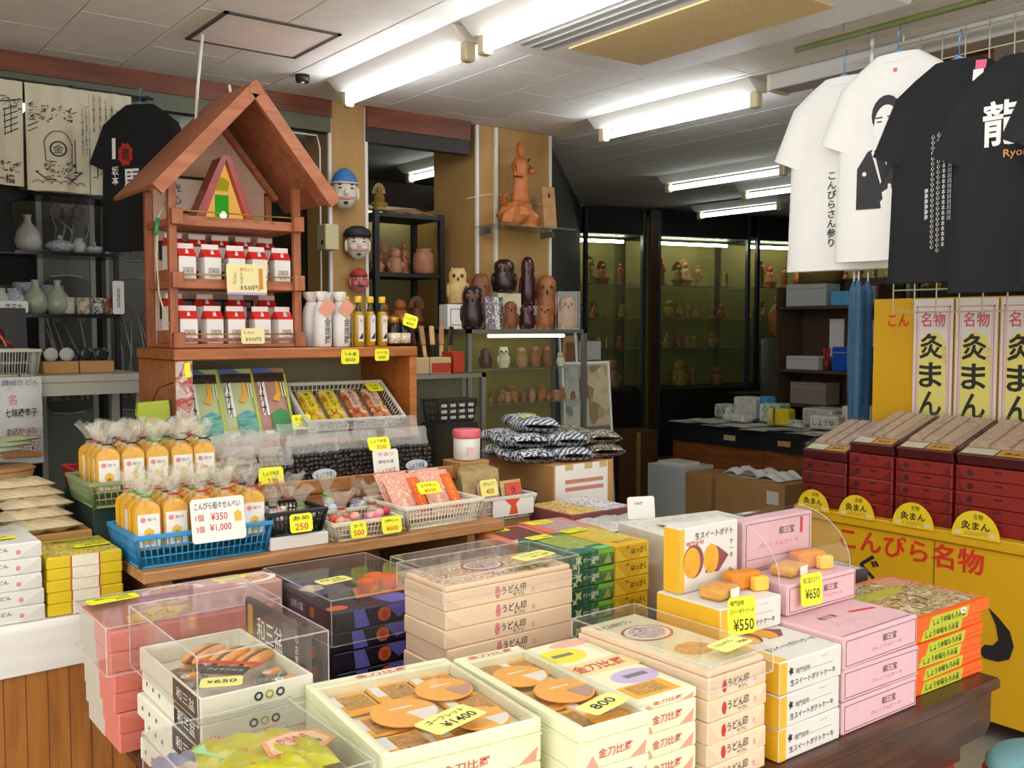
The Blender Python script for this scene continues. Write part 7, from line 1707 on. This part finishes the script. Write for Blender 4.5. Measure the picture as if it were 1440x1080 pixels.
o = pbox('white_carton', (.34, .3, .56), [WBOX], 'white carton with papers sticking out under the desk', 'carton', None, (5.04, 4.70, 0), R(-90)); plate(o, 'paper_edge', 't', -.12, -.1, .1, .08, WPAPER, .02)
o = pbox('brown_carton', (.22, .3, .54), [CARD], 'small brown carton taped shut between two larger cartons under the desk', 'carton', None, (5.04, 4.40, 0), R(-90)); plate(o, 'tape', 'f', -.1, .2, .1, .23, MAT['tape'])
o = pbox('brown_carton', (.55, .3, .55), [CARD], 'wide brown carton with crumpled white paper in it, under the desk', 'carton', None, (5.04, 3.98, 0), R(-90)); plate(o, 'label', 'f', .14, .42, .23, .50, WPAPER)
cr = thing('crumpled_paper', 'crumpled white paper sticking out of the wide brown carton', 'paper', (5.04, 4.0, .5515))
MB().grid(lambda u, v: ((u-.5)*.24, (v-.5)*.45, .005+.05*abs(math.sin(u*7+v*3))*abs(math.sin(v*9))), 10, 14).build('sheet', WPAPER, cr); MB().box((-.1, -.2, 0), (.1, .2, .004)).build('under_sheet', WPAPER, cr)
# stationery rack behind the desk
sr = thing('stationery_rack', 'dark rack of trays and pinned notes behind the desk', 'rack', (6.16, 4.2, 0))
MB().box((.1, -.42, 0), (.13, .42, 1.86)).build('back_panel', pm('umber_panel', '#4a3626', .7), sr)
for y in (-.42, .40): MB().box((-.2, y, 0), (.12, y+.02, 1.80)).build('side', pm('umber_panel', '#4a3626', .7), sr)
for z in (.95, 1.20, 1.66): MB().box((-.2, -.42, z-.02), (.12, .42, z)).build('shelf', pm('umber_panel', '#4a3626', .7), sr)
for (y, z, w, h) in ((.1, 1.25, .12, .32), (-.14, 1.28, .16, .28), (-.14, 1.22, .16, .1)): MB().box((.092, y-w/2, z), (.1, y+w/2, z+h)).build('pinned_note', WPAPER, sr)
for (y, z, w, h, m, nm, lab) in ((.18, 1.6605, .34, .16, pm('grey_tray', '#aeb0aa', .5), 'letter_tray', 'grey stacking tray on the top shelf behind the desk'), (-.1, 1.6605, .14, .1, pm('sky_box', '#4f9ac8', .5), 'tissue_box', 'sky blue tissue box on the top shelf behind the desk'), (.2, 1.2005, .28, .10, pm('white_tray', '#bdbdb6', .5), 'letter_tray', 'white open tray on the middle shelf behind the desk'), (-.18, 1.2005, .26, .17, pm('royal_blue', '#1f4fb4', .4), 'blue_folder', 'royal blue box file leaning on the middle shelf behind the desk'), (-.28, 1.6605, .14, .13, WPAPER, 'paper_stack', 'pile of pale papers on the top shelf behind the desk'), (.15, .9505, .3, .16, pm('lower_tray', '#8a7a68', .6), 'storage_box', 'dull brown box on the bottom shelf behind the desk')):
    o = pbox(nm, (w, .18, h), [m], lab, 'box', None, (6.07, 4.2+y, z), R(-90), .006); plate(o, 'front_lip', 'f', -w/2+.01, h*.75, w/2-.01, h*.8, pm('lip_grey', '#8f8f8a', .5))
pn = thing('pen_pot', 'pot of red pens beside the white tray behind the desk', 'pot', (5.93, 4.22-.02, 1.2005))
pn.location = (6.03, 4.225, 1.2005)
MB().lathe([(.025, 0), (.028, .08)], 12).build('pot', pm('red_pot', '#7a2018', .5), pn)
for i in range(6): MB().cyl((.01*math.cos(i), .01*math.sin(i), .05), (.022*math.cos(i), .025*math.sin(i), .16), .005, 6).build('pen', pm('red_pen', '#b02a1c', .4), pn)
wb = thing('wicker_hat', 'round brown wicker basket on top of the stationery rack', 'basket', (5.98, 4.32, 1.84)); wb.location = (6.09, 4.33, 1.8215)
MB().lathe([(.10, 0), (.15, .02), (.16, .11), (.15, .12)], 20).build('weave', printed('wicker_dark', ['#5a4018', '#7a5a28', '#4a3412', '#8a6a34'], 60, .7, 'wavediag', distort=2), wb); MB().lathe([(.155, .11), (.17, .12), (.155, .13)], 20).build('rim', WO['brown'], wb)
gj = thing('clay_jar', 'squat amber jar with a round lid beside the stationery rack', 'jar', (6.4, 4.85, .0)); 
MB().lathe([(.2, 0), (.2, 1.42)], 16).build('pedestal', pm('dark_pedestal', '#3a342a', .6), gj); MB().lathe([(.09, 1.42), (.14, 1.47), (.15, 1.62), (.10, 1.70)], 18).build('jar', WO['orange'], gj); MB().lathe([(.105, 1.70), (.10, 1.75), (.03, 1.78), (0, 1.79)], 18).build('lid', WO['tan'], gj)
# ---- left-hand table with white paper cloth -------------------------------------------------------------
LW = wood('grooved_panel', '#b5752f', '#96581f', 3, (10, 10, 1.2), .5)
lt = thing('side_table', 'brown panelled table covered with a white paper sheet', 'table', (.17, 3.1, 0))
MB().box((-.55, -.48, .30), (.57, -.46, .77)).build('front_panel', LW, lt)
for k in range(22): MB().box((-.54+k*.05, -.4815, .30), (-.5388+k*.05, -.48, .77)).build('groove', pm('groove_dark', '#5a3212', .7), lt)
MB().box((-.55, -.48, .74), (.57, .48, .77)).build('top', LW, lt); MB().box((.55, -.46, .30), (.57, .48, .74)).build('side_panel', LW, lt); MB().box((-.55, -.46, .30), (-.53, .48, .74)).build('side_panel', LW, lt)
for (x, y) in ((-.52, -.44), (.5, -.44), (-.52, .42), (.5, .42)): MB().box((x, y, 0), (x+.045, y+.045, .30)).build('leg', LW, lt)
pc = thing('paper_cloth', 'creased white paper sheet draped over the front of the brown table', 'paper sheet', (.17, 2.62, .7705))
def pcf(u, v):
    x = -.56+u*1.11
    if v < .5: return (x, -.012+.004*math.sin(u*9)-.002*math.sin(v*30+u*13), -.115+v*2*.119+.006*math.sin(u*6)*(1-v*2))
    return (x, -.012+(v-.5)*2*.5, .004+.002*math.sin(u*15+v*20))
MB().grid(pcf, 24, 12).build('sheet', WPAPER, pc)
MB().box((-.55, .0, .0), (.54, .45, .002)).build('under_layer', WPAPER, pc)
LZ = .7785
WST = pm('white_wrap', '#dfdcd4', .6, var=.04, scale=12); WSF = pm('white_wrap_flap', '#d0ccc2', .6)
for k in range(5):
    o = pbox('wrapped_box', (.22, .26, .039), [WST], 'white wrapped box with small black writing in the pile at the table corner', 'box', 'white wrapped boxes', (.416+[.004, .002, 0, -.002, .0][k], 2.75, LZ+k*.0395), R([0, .6, -.5, .4, 0][k]))
    plate(o, 'wrap_flap', 'f', 0, 0, 0, 0, WSF, .0008, 0, [(.105, .003), (.105, .035), (.05, .003)])
    ftx(o, 'まるごとうどん', -.01, .026, .09, .010, INK, .01); ftx(o, 'めん', -.04, .012, .03, .009, INK, .01); plate(o, 'red_seal', 'f', .052, .012, .062, .022, PINKINK)
card([('¥1000', 0, 0, .06, .012, INK)], .10, .035, (.43, 2.69, LZ+5*.0395+.004), FLAT(R(4)), 'yellow card lying on the white wrapped boxes')
o = leaned('film_pack', 'clear film pack lying on the white wrapped boxes', .2, .15, .03, (.41, 2.79, LZ+5*.0395), 0, R(80), FILM); o.rotation_euler = (R(-88), 0, 0); o.location = (.41, 2.74, LZ+5*.0395+.018)
YB2 = pm('mustard_wrap', '#d8bb14', .55, var=.06, scale=14)
for k in range(5):
    o = pbox('wrapped_box', (.182, .22, .0295), [YB2], 'mustard yellow wrapped box with a white band in the pile beside the white boxes', 'box', 'mustard wrapped boxes', (.628+[0, .002, -.002, .001, 0][k], 2.735, LZ+k*.0298), R([0, -.6, .6, -.3, 0][k]))
    plate(o, 'red_edge', 'f', -.036, .0005, .036, .029, pm('brick_line', '#b4502e', .6)); plate(o, 'white_band', 'f', -.032, .0005, .032, .029, pm('pale_label', '#e2dcc4', .5, var=.1, scale=60), .0006, .0007)
    if k == 4:
        plate(o, 'lid_picture', 't', -.085, -.105, .085, .1, printed('yellow_food_print', ['#d9c22a', '#e4d264', '#8a7a34', '#d9c22a', '#e9e0a4', '#b8963a'], 28, .5, distort=1.5)); plate(o, 'olive_band', 't', -.06, .05, .085, .085, pm('olive_green_band', '#a0a02a', .5), .0006, .0008); ftx(o, '讃岐しょうゆ', .01, .068, .10, .018, INK, .01, 't', .0018)
card([('一箱630円', 0, 0, .065, .014, INK)], .09, .034, (.665, 2.71, LZ+5*.0298+.004), FLAT(R(2)), 'yellow card lying on the mustard wrapped boxes')
# cracker packs laid in rows behind
SEN = printed('rice_cracker_print', ['#d4c49c', '#dccfae', '#c4a884', '#e2d8bc', '#d09a80', '#cdbd94'], 24, .4, 'wavediag', distort=1.5)
for i in range(10):
    softpack('cracker_packet', 'flat packet of rice crackers lying in the row behind the mustard boxes', .19, .11, .03, (.37+(i % 2)*.21+(i % 3)*.01, 2.93+(i//2)*.07, LZ+.162+(i//2)*.02), R(4), SEN, 'rice cracker packets')
o = pbox('riser_box', (.46, .36, .16), [CARD], 'flat cardboard tray under the rice cracker packets', 'tray', None, (.48, 3.06, LZ), 0)
wk = thing('wicker_tray', 'shallow wicker tray holding clear packets behind the rice crackers', 'tray', (.47, 3.46, LZ))
MB().box((-.18, -.1, 0), (.18, .12, .19)).build('stand', BLACK, wk)
MB().lathe([(.16, .19), (.19, .2), (.21, .27), (.2, .275)], 22, 0, (0, 0, 0), 1, .6).build('weave', printed('wicker_light', ['#a8793e', '#c49a5a', '#8a5f2c', '#d0aa6c'], 60, .7, 'wavediag', distort=2), wk); MB().lathe([(.2, .265), (.215, .275), (.2, .285)], 22, 0, (0, 0, 0), 1, .6).build('rim', WO['tan'], wk)
GL = pm('dry_green_leaf', '#9aa480', .6, var=.2, scale=20)
for i in range(6):
    softpack('leaf_packet', 'long pale green leaf packet lying across the wicker tray', .30, .07, .02, (.40+i*.035, 3.42+(i % 3)*.04, LZ+.29+i*.012), R(12+i*3), GL, 'leaf packets')
for i in range(3):
    candy_bag((.40+i*.12, 3.295, LZ+.001), R(i*40), ['small clear bag of pale sweets behind the rice crackers', 'small clear bag with green sweets next to the red basket', 'small clear bag of pinkish sweets behind the mustard boxes'][i], [['#d8d0b0', '#c9b89a'], ['#a8b890', '#c9c4a0'], ['#c9a89a', '#e0d4c4']][i], .9, 2)
RDP = pm('red_plastic', '#b02018', .4)
o = pbox('green_crate', (.2, .26, .98), [pm('bottle_green_crate', '#1a3a34', .5)], 'bottle green crate under the red basket', 'crate', None, (.86, 3.30, 0), 0); plate(o, 'pale_label', 'f', .03, .82, .07, .87, pm('teal_label', '#6aa08a', .5))
basket('plastic_basket', .2, .26, .075, RDP, 'red lattice basket on the bottle green crate', (.86, 3.30, .981), 0, 14, 3)
for i in range(3): softpack('sachet', 'dark striped sachet lying in the red basket', .16, .07, .015, (.86, 3.26+i*.04, .992+i*.02), R(20+i*8), printed('dark_sachet', ['#4a4a48', '#8f8f8a', '#3a3a3a'], 40, .4, 'wavex'), 'sachets in the red basket')
# ---- white shelf-table, ceramics, curtains at the rear left -------------------------------------------------------------
WT = pm('off_white_table', '#b9b5a4', .55, var=.04)
wt = thing('white_table', 'off-white high table in front of the black ceramics shelf', 'table', (.72, 4.42, 0))
MB().bbox((-.70, -.27, 1.285), (.545, .2, 1.315), .004).build('top', WT, wt); MB().box((-.69, -.265, 1.235), (.54, -.25, 1.285)).build('apron', WT, wt); MB().box((.525, -.25, 1.235), (.54, .19, 1.285)).build('apron', WT, wt)
for (x, y) in ((-.66, -.25), (.50, -.25), (.50, .15), (-.66, .15)): MB().box((x, y, 0), (x+.035, y+.035, 1.284)).build('leg', WT, wt)
MB().box((-.66, -.2, .55), (.52, .15, .57)).build('lower_shelf', pm('dark_shelf', '#2a2824', .7), wt)
lsx = thing('ceramics_shelf', 'black metal shelf unit of blue and white ceramics behind the white table', 'shelf', (.95, 4.75, 0))
for x in (-.42, .325):
    for y in (-.1, .12): MB().box((x-.01, y-.01, 0), (x+.01, y+.01, 2.1)).build('post', BLACK, lsx)
for z in (1.835, 1.563, 1.318, 2.09): MB().box((-.43, -.115, z-.015), (.335, .13, z)).build('shelf_board', pm('smoked_glass', '#1f2224', .2), lsx)
CER = pm('white_porcelain', '#b8b8b0', .25, var=.08, scale=20); BW = printed('blue_white_ware', ['#c4c4be', '#3a4a78', '#cfcfc8', '#55648c', '#c4c4be'], 55, .25, distort=1.5); GCE = pm('celadon', '#98a088', .3); BRC = printed('red_cup', ['#8a4430', '#9a5240', '#c9bca8'], 30, .4)
def ceramic(kind, h, m, label, x, z, y=4.72, group=None):
    o = thing('ceramic_'+['vase', 'cup', 'bowl', 'jar'][kind], label, ['vase', 'cup', 'bowl', 'jar'][kind], (x, y, z+.0005), 0, group)
    P = [[(h*.25, 0), (h*.36, h*.25), (h*.3, h*.55), (h*.1, h*.8), (h*.09, h*.92), (h*.12, h)], [(h*.32, 0), (h*.38, h*.1), (h*.42, h), (h*.37, h)], [(h*.5, 0), (h*1.0, h*.45), (h*.75, h*.75), (h*.2, h*.9), (h*.16, h*1.1), (h*.22, h*1.2)], [(h*.3, 0), (h*.42, h*.3), (h*.42, h*.65), (h*.25, h*.85), (h*.27, h)]][kind]
    MB().lathe(P, 20).build('glazed_body', m, o); 
    MB().lathe([(P[0][0]*.9, -.0004), (P[0][0]*.9, .003)], 16).build('foot_ring', CER, o)
    return o
ceramic(0, .16, CER, 'plain white jug-shaped vase on the top ceramics shelf', .925, 1.835); ceramic(2, .065, BW, 'wide blue and white lidded bowl on the top ceramics shelf', 1.055, 1.835); ceramic(3, .07, CER, 'small white porcelain jar between the blue and white bowls', 1.135, 1.835); ceramic(2, .045, BW, 'small blue and white bowl at the end of the top ceramics shelf', 1.20, 1.835)
ceramic(1, .14, BW, 'tall blue patterned cup behind the celadon flasks', .93, 1.563, 4.80); ceramic(1, .13, BW, 'tall blue patterned cup behind the white mug', 1.03, 1.563, 4.80)
for i, x in enumerate((.945, 1.035)): ceramic(0, .15, GCE, 'celadon flask on the middle ceramics shelf', x, 1.563, 4.70, 'celadon flasks')
for i, (x, m, l) in enumerate(((1.075, CER, 'white ribbed mug on the middle ceramics shelf'), (1.14, printed('amber_cup', ['#b8b4ac', '#a87a3a', '#c4c0b8'], 28, .3), 'white cup with an amber panel on the middle ceramics shelf'), (1.20, printed('black_leaf_cup', ['#b8b8b2', '#3a3a3c', '#c4c4be'], 45, .3), 'white cup with black leaves on the middle ceramics shelf'), (1.245, BRC, 'red-brown cup at the end of the middle ceramics shelf'))): ceramic(1, .075, m, l, x, 1.563, 4.69)
for i, (x, m, l) in enumerate(((.80, CER, 'white porcelain jar with a blue rim by the small sign'), (.86, BW, 'blue and white jar by the small sign'))): ceramic(3, .11, m, l, x, 1.563, 4.70)
for i in range(3): ceramic(3, .09, pm('dark_glaze', '#20242a', .3), 'dark glazed jar lying low on the bottom ceramics shelf', 1.0+i*.09, 1.318, 4.72, 'dark jars on the bottom shelf')
card([('落花生', 0, 0, .07, .025, INK)], .11, .05, (.845, 4.62, 1.592), UP(0, 0), 'small white sign with brush writing on the middle ceramics shelf', WPAPER, 'shelf_sign', 'sign')
o = card([('手造り砥部焼', 0, 0, .014, .10, INKG)], .05, .15, (1.275, 4.625, 1.64), UP(0, 0), 'narrow white vertical sign at the end of the ceramics shelf', WPAPER, 'shelf_sign', 'sign')
bkw = basket('plastic_basket', .30, .18, .105, pm('dirty_white_plastic', '#c9c4b2', .5), 'white slotted basket on the high white table', (.70, 4.26, 1.3155), 0, 14, 2)
fb = thing('flame_board', 'black board with a red and orange flame drawing behind the white basket', 'board', (.74, 4.38, 1.316))
MB(Matrix.Rotation(R(-8), 4, 'X')).box((-.14, 0, 0), (.11, .01, .27)).build('board', pm('charcoal_sheet', '#1a1a1c', .5), fb)
for i, c in enumerate(('#b8402a', '#c98a5a', '#a8301c')): MB(Matrix.Rotation(R(-8), 4, 'X')).tube([(-.1+i*.05, -.004, .12), (-.06+i*.04, -.004, .18), (-.02+i*.02, -.004, .20-i*.03), (.02, -.004, .14), (.0+i*.03, -.004, .11)], .006, 5).build('flame_stroke', pm('flame_'+c, c, .5), fb)
for i, x in enumerate((.90, 1.04)):
    o = pbox('cardboard_tray', (.135, .12, .05), [CARD], ['low cardboard tray of white saucers on the high table', 'low cardboard tray of small dishes on the high table'][i], 'tray', None, (.955+i*.14, 4.36, 1.3155), 0)
    for q in range(2):
        d_ = thing('saucer', ['white saucer standing on edge in the cardboard tray', 'dark dish standing on edge in the cardboard tray'][i], 'saucer', (.925+i*.14+q*.06, 4.345, 1.367+.004), 0, 'saucers %d' % i, rot=(R(90), 0, 0))
        d_.location = (.925+i*.14+q*.06, 4.345, 1.394); MB().lathe([(.012, 0), (.028, .004), (.028, .007), (.01, .004)], 18).build('dish', CER if i == 0 else MAT['dark_glaze'] if 'dark_glaze' in MAT else BLACK, d_)
hb = thing('hanging_bag', 'white glossy pack with red and black writing hung before the high table', 'pack', (.765, 4.12, .98))
MB().grid(lambda u, v: ((u-.5)*.155, -.012*math.sin(u*PI)*math.sin(min(1, v*1.2)*PI)+.003*math.sin(u*21+v*33), v*.335), 12, 16).build('pouch', pm('glossy_white_pack', '#c9c8c4', .2, var=.05, scale=30), hb)
MB().box((-.077, .003, .0), (.077, .006, .335)).build('back_sheet', pm('glossy_white_pack', '#c9c8c4', .2), hb)
txt('讃岐うどん', .13, .022, pm('blue_grey_ink', '#5a5a80', .5), hb, (0, -.017, .315)); txt('名', .03, .04, PINKINK, hb, (-.03, -.018, .25)); txt('七味唐辛子', .11, .035, INK, hb, (0, -.019, .20), FRONT, .012)
MB().box((-.05, -.02, .05), (.06, -.0175, .14)).build('crab_picture', printed('grey_red_print', ['#c4c2be', '#8a8480', '#a85a4a', '#c9c6c0', '#5f5a58'], 45, .3, distort=1.5), hb); MB().box((-.07, -.0175, .03), (.07, -.0165, .045)).build('orange_band', pm('ochre_band', '#b8762a', .5), hb)
MB().cyl((0, .004, .335), (0, .004, .345), .003, 5).build('hook', BLACK, hb)
# ---- printed curtains and T-shirts hung under the beam ---------------------------------------------------------------------
NOR = pm('undyed_cotton', '#cfc6ae', .85, var=.04, scale=20, bump=.1, bscale=250)
rod = thing('curtain_rod', 'dark rod under the beam carrying the printed curtains', 'rod', (.9, 4.215, 2.455))
MB().cyl((-.6, 0, 0), (.42, 0, 0), .006, 8).build('bar', BLACK, rod)
for x in (-.5, .1, .4): MB().box((x-.006, 0, 0), (x+.006, .07, .012)).build('bracket', BLACK, rod)
def curtain(label, x, w, h, y=4.20):
    o = thing('printed_curtain', label, 'curtain', (x, y, 2.45-h))
    def fn(u, v): return ((u-.5)*w*(1-.02*(1-v)), .012*math.sin(u*7+1)*(1-v*.6)+.004*math.sin(u*19), v*h-.012*(1-abs(u-.5)*2)**2*v*.0)
    b = MB(); b.grid(fn, 20, 10); b.grid(lambda u, v: tuple(Vector(fn(1-u, v))+Vector((0, .003, 0))), 20, 10); b.build('cloth', NOR, o)
    MB().box((-w/2, .004, h-.012), (w/2, .008, h)).build('top_hem', NOR, o)
    return o, (lambda X, Z_: fn(X/w+.5, Z_/h)[1]-.003)
def drape(o, me_obj, sf):
    me = me_obj.data.copy(); me_obj.data = me; sc = me_obj.scale.copy(); l = me_obj.location.copy()
    for v in me.vertices:
        x = l.x+v.co.x*sc.x; z = l.z+v.co.y*sc.y; v.co = (x, sf(x, z), z)
    me_obj.scale = (1, 1, 1); me_obj.location = (0, 0, 0); me_obj.rotation_euler = (0, 0, 0)
def ctx(o, sf, s, w, h, x, z, m=INK, b=0, vert=False): drape(o, txt(s, w, h, m, o, (x, 0, z), (0, 0, 0), b, vert, 'print'), sf)
def cl(o, sf, pts, w=.004, m=INK, bd=None):
    """an inked brush stroke draped on the cloth"""
    b = MB() if bd is None else bd
    for (x0, z0), (x1, z1) in zip(pts, pts[1:]):
        L_ = math.hypot(x1-x0, z1-z0) or 1; nx, nz = -(z1-z0)/L_*w/2, (x1-x0)/L_*w/2
        q = [(x0+nx, z0+nz), (x0-nx, z0-nz), (x1-nx, z1-nz), (x1+nx, z1+nz)]
        b.add([(x, sf(x, z)-.001, z) for x, z in q], [(0, 1, 2, 3)])
    if bd is None: b.build('print', m, o)
def sketch(o, sf, lines, m=INK):
    b = MB()
    for w, pts in lines: cl(o, sf, pts, w, m, b)
    b.build('print', m, o)
def hatch(x0, z0, x1, z1, n, seed, w=.0025, ln=.012):
    rr = random.Random(seed); out = []
    for _ in range(n):
        x = rr.uniform(x0, x1); z = rr.uniform(z0, z1); a = rr.uniform(-.5, .9); l = ln*rr.uniform(.4, 1.3)
        out.append((w*rr.uniform(.6, 1.5), [(x, z), (max(x0-.01, min(x1+.01, x+l*math.cos(a))), z+l*math.sin(a))]))
    return out
c1_, f1 = curtain('cream cotton curtain printed with an ink bridge, beside the one with the round crest', .70, .24, .40)
sketch(c1_, f1, [(.004, [(-.11, .10+i*.028), (.10, .22+i*.022)]) for i in range(5)]+[(.003, [(-.10+i*.022, .105+i*.012), (-.10+i*.022, .23+i*.009)]) for i in range(9)]+hatch(-.11, .29, .11, .34, 70, 1)+hatch(.02, .05, .1, .09, 30, 2)+[(.005, [(-.11, .30), (-.04, .34), (.02, .31), (.11, .33)])])
ctx(c1_, f1, '一橋', .07, .035, .05, .025, INK, .012)
c2_, f2 = curtain('cream cotton curtain printed with a ship and a round black crest', .945, .235, .41)
b = MB(); 
def ringf(x, z, r0, r1, o, sf, m):
    n = 24; b = MB(); vs = []; fs = []
    for i in range(n):
        a = 2*PI*i/n
        for r in (r0, r1): X_ = x+r*math.cos(a); Z_ = z+r*math.sin(a); vs.append((X_, sf(X_, Z_)-.001, Z_))
    for i in range(n): j = (i+1) % n; fs.append((i*2, j*2, j*2+1, i*2+1))
    b.add(vs, fs); b.build('crest_ring', m, o)
ringf(-.005, .165, .025, .031, c2_, f2, INK); ctx(c2_, f2, '金', .036, .034, -.005, .165, INK, .02)
arc_ = lambda cx, cz, a, b_, t0, t1, n=10: [(cx+a*math.cos(R(t0+(t1-t0)*i/n)), cz+b_*math.sin(R(t0+(t1-t0)*i/n))) for i in range(n+1)]
sketch(c2_, f2, [(.003, arc_(-.005, .16, .055, .075, 20, 160)), (.003, [(-.055, .19), (-.05, .115), (.045, .115), (.048, .19)]), (.005, [(-.085, .075), (-.05, .045), (.045, .045), (.085, .085)]), (.004, [(-.085, .075), (.085, .08)]), (.003, [(.06, .08), (.06, .21)])]+[(.0025, arc_(-.08+i*.032, .028, .016, .012, 0, 180, 6)) for i in range(6)]+hatch(-.06, .05, .06, .11, 70, 3)+hatch(-.11, .27, .05, .33, 70, 4)+[(.004, [(-.11, .245), (.05, .33)]), (.003, [(-.11, .225), (.07, .32)])])
for i, x in enumerate((.09, .105)): ctx(c2_, f2, 'こんぴら船々追手に帆かけて'[i*2:], .011, .2, x, .25, INK, 0, True)
c3_, f3 = curtain('cream cotton curtain printed with columns of verse and a boat', 1.145, .165, .41)
for i in range(6): ctx(c3_, f3, 'こんぴら船々追手に帆かけてシュラ'[i:i+10], .010, .16-.012*i, -.065+i*.022, .33-.01*i, INK, 0, True)
sketch(c3_, f3, [(.005, [(-.075, .135), (-.04, .155), (.0, .16), (.04, .155), (.07, .135)]), (.003, [(-.055, .135), (-.055, .07)]), (.003, [(.05, .135), (.05, .07)]), (.004, [(-.07, .07), (.065, .07)])]+hatch(-.05, .075, .045, .13, 55, 5)); ctx(c3_, f3, '笠', .03, .035, .055, .345, INK, .01)
bt1 = tshirt('black_tshirt', 'black T-shirt with a red seal and white characters hung under the beam', BSH, (1.21, 4.03, 1.81), R(-48), hanger=True)
bt1.scale = (.82, .82, .82)
sploy(bt1, [(-.06+.045*math.cos(2*PI*i/16)*(1 if i % 2 else .82), .46+.06*math.sin(2*PI*i/16)*(1 if i % 2 else .82)) for i in range(16)], pm('seal_red', '#b8241c', .6))
stx(bt1, '竜', .05, .06, -.06, .46, INK, .01); stx(bt1, '馬', .10, .11, -.03, .335, WHITEINK, .02); stx(bt1, '丨', .02, .10, -.125, .49, WHITEINK, .02); stx(bt1, '坂本', .04, .09, -.12, .36, WHITEINK, .012, True)
bt2 = tshirt('black_tshirt', 'plain black T-shirt hung low behind the bridge curtain', BSH, (.56, 4.28, 1.80), R(0), hanger=False); bt2.scale = (.8, .8, .5)
bt2.location = (.62, 4.29, 1.80)
# ---- etched glass screens and dim rear room on the left -----------------------------------------------------------------------
ETC = clearmat('etched_glass', (.62, .66, .58), .55, .3, .4, (.30, .32, .27)); FRS = clearmat('frosted_line', (.8, .8, .75), .8, .3, .3, (.46, .46, .41)); ETD = clearmat('clear_etch', (.45, .45, .42), .55, .2, .5, (.17, .165, .15))
for k, (x, w, lab) in enumerate(((1.50, .27, 'etched glass screen with irises in a circle beside the ceramics shelf'), (1.80, .25, 'second etched glass screen with irises behind the roofed stand'), (1.18, .24, 'etched glass screen with irises behind the ceramics shelf'))):
    o = thing('glass_screen', lab, 'screen', (x, 5.15, 0))
    MB().box((-w/2, 0, 0), (w/2, .008, 2.3)).build('pane', ETC, o)
    for s in (-1, 1): MB().box((s*w/2-.012, -.006, 0), (s*w/2+.012, .014, 2.3)).build('stile', FRS, o)
    for cz, r in ((1.42, .34), (2.0, .16)):
        P = [(max(-w/2+.014, min(w/2-.014, r*math.cos(2*PI*i/28))), cz+r*math.sin(2*PI*i/28)) for i in range(28)]
        MB().prism(P, -.003, -.001, 'y').build('etched_disc', ETD, o)
        b = MB()
        for i in range(28):
            a0, a1 = 2*PI*i/28, 2*PI*(i+1)/28
            if abs(r*math.cos(a0)) < w/2 and abs(r*math.cos(a1)) < w/2: b.tube([(r*math.cos(a0), -.004, cz+r*math.sin(a0)), (r*math.cos(a1), -.004, cz+r*math.sin(a1))], .006, 4)
        if b.v: b.build('etched_ring', FRS, o)
        rr = random.Random(k*7+int(cz*10))
        for q in range(6):
            x0 = rr.uniform(-.08, .08); x1 = max(-w/2+.02, min(w/2-.02, x0+rr.uniform(-.1, .1)))
            MB().tube([(x0, -.005, cz-r*.8), ((x0+x1)/2+.02, -.006, cz-r*.1), (x1, -.005, cz+r*rr.uniform(.2, .6))], .009, 4, 0, .003).build('etched_leaf', FRS, o)
        for q in range(2):
            b = MB(); X_ = (-.05, .06)[q]; b.ell((X_, -.006, cz+r*.42), (.03, .004, .035), 10, 6); b.ell((X_, -.007, cz+r*.52), (.014, .004, .04), 8, 6); b.build('etched_flower', pm('etched_pink', '#6f5f5e', .6), o)
hl = thing('rear_strip_light', 'pale ceiling light panel in the dim room behind the curtains', 'light', (.95, 5.2, CEIL))
MB().bbox((-.08, -.25, -.05), (.08, .25, -.001), .004).build('frame', pm('grey_frame', '#5a5a55', .5), hl); MB().box((-.06, -.22, -.055), (.06, .22, -.051)).build('diffuser', lightmat('rear_diffuser', '#e6f4e6', 2.5), hl)
dj = thing('dark_cabinet', 'dark cabinet in the dim room behind the ceramics shelf', 'cabinet', (.75, 5.7, 0))
MB().bbox((-.6, -.2, 0), (.6, .2, 2.0), .01).build('body', pm('near_black_wood', '#1c1a16', .6), dj)
for z in (.8, 1.3, 1.7): MB().box((-.55, -.206, z), (.55, -.2, z+.02)).build('drawer_line', pm('dim_brass', '#5a4a28', .5), dj)
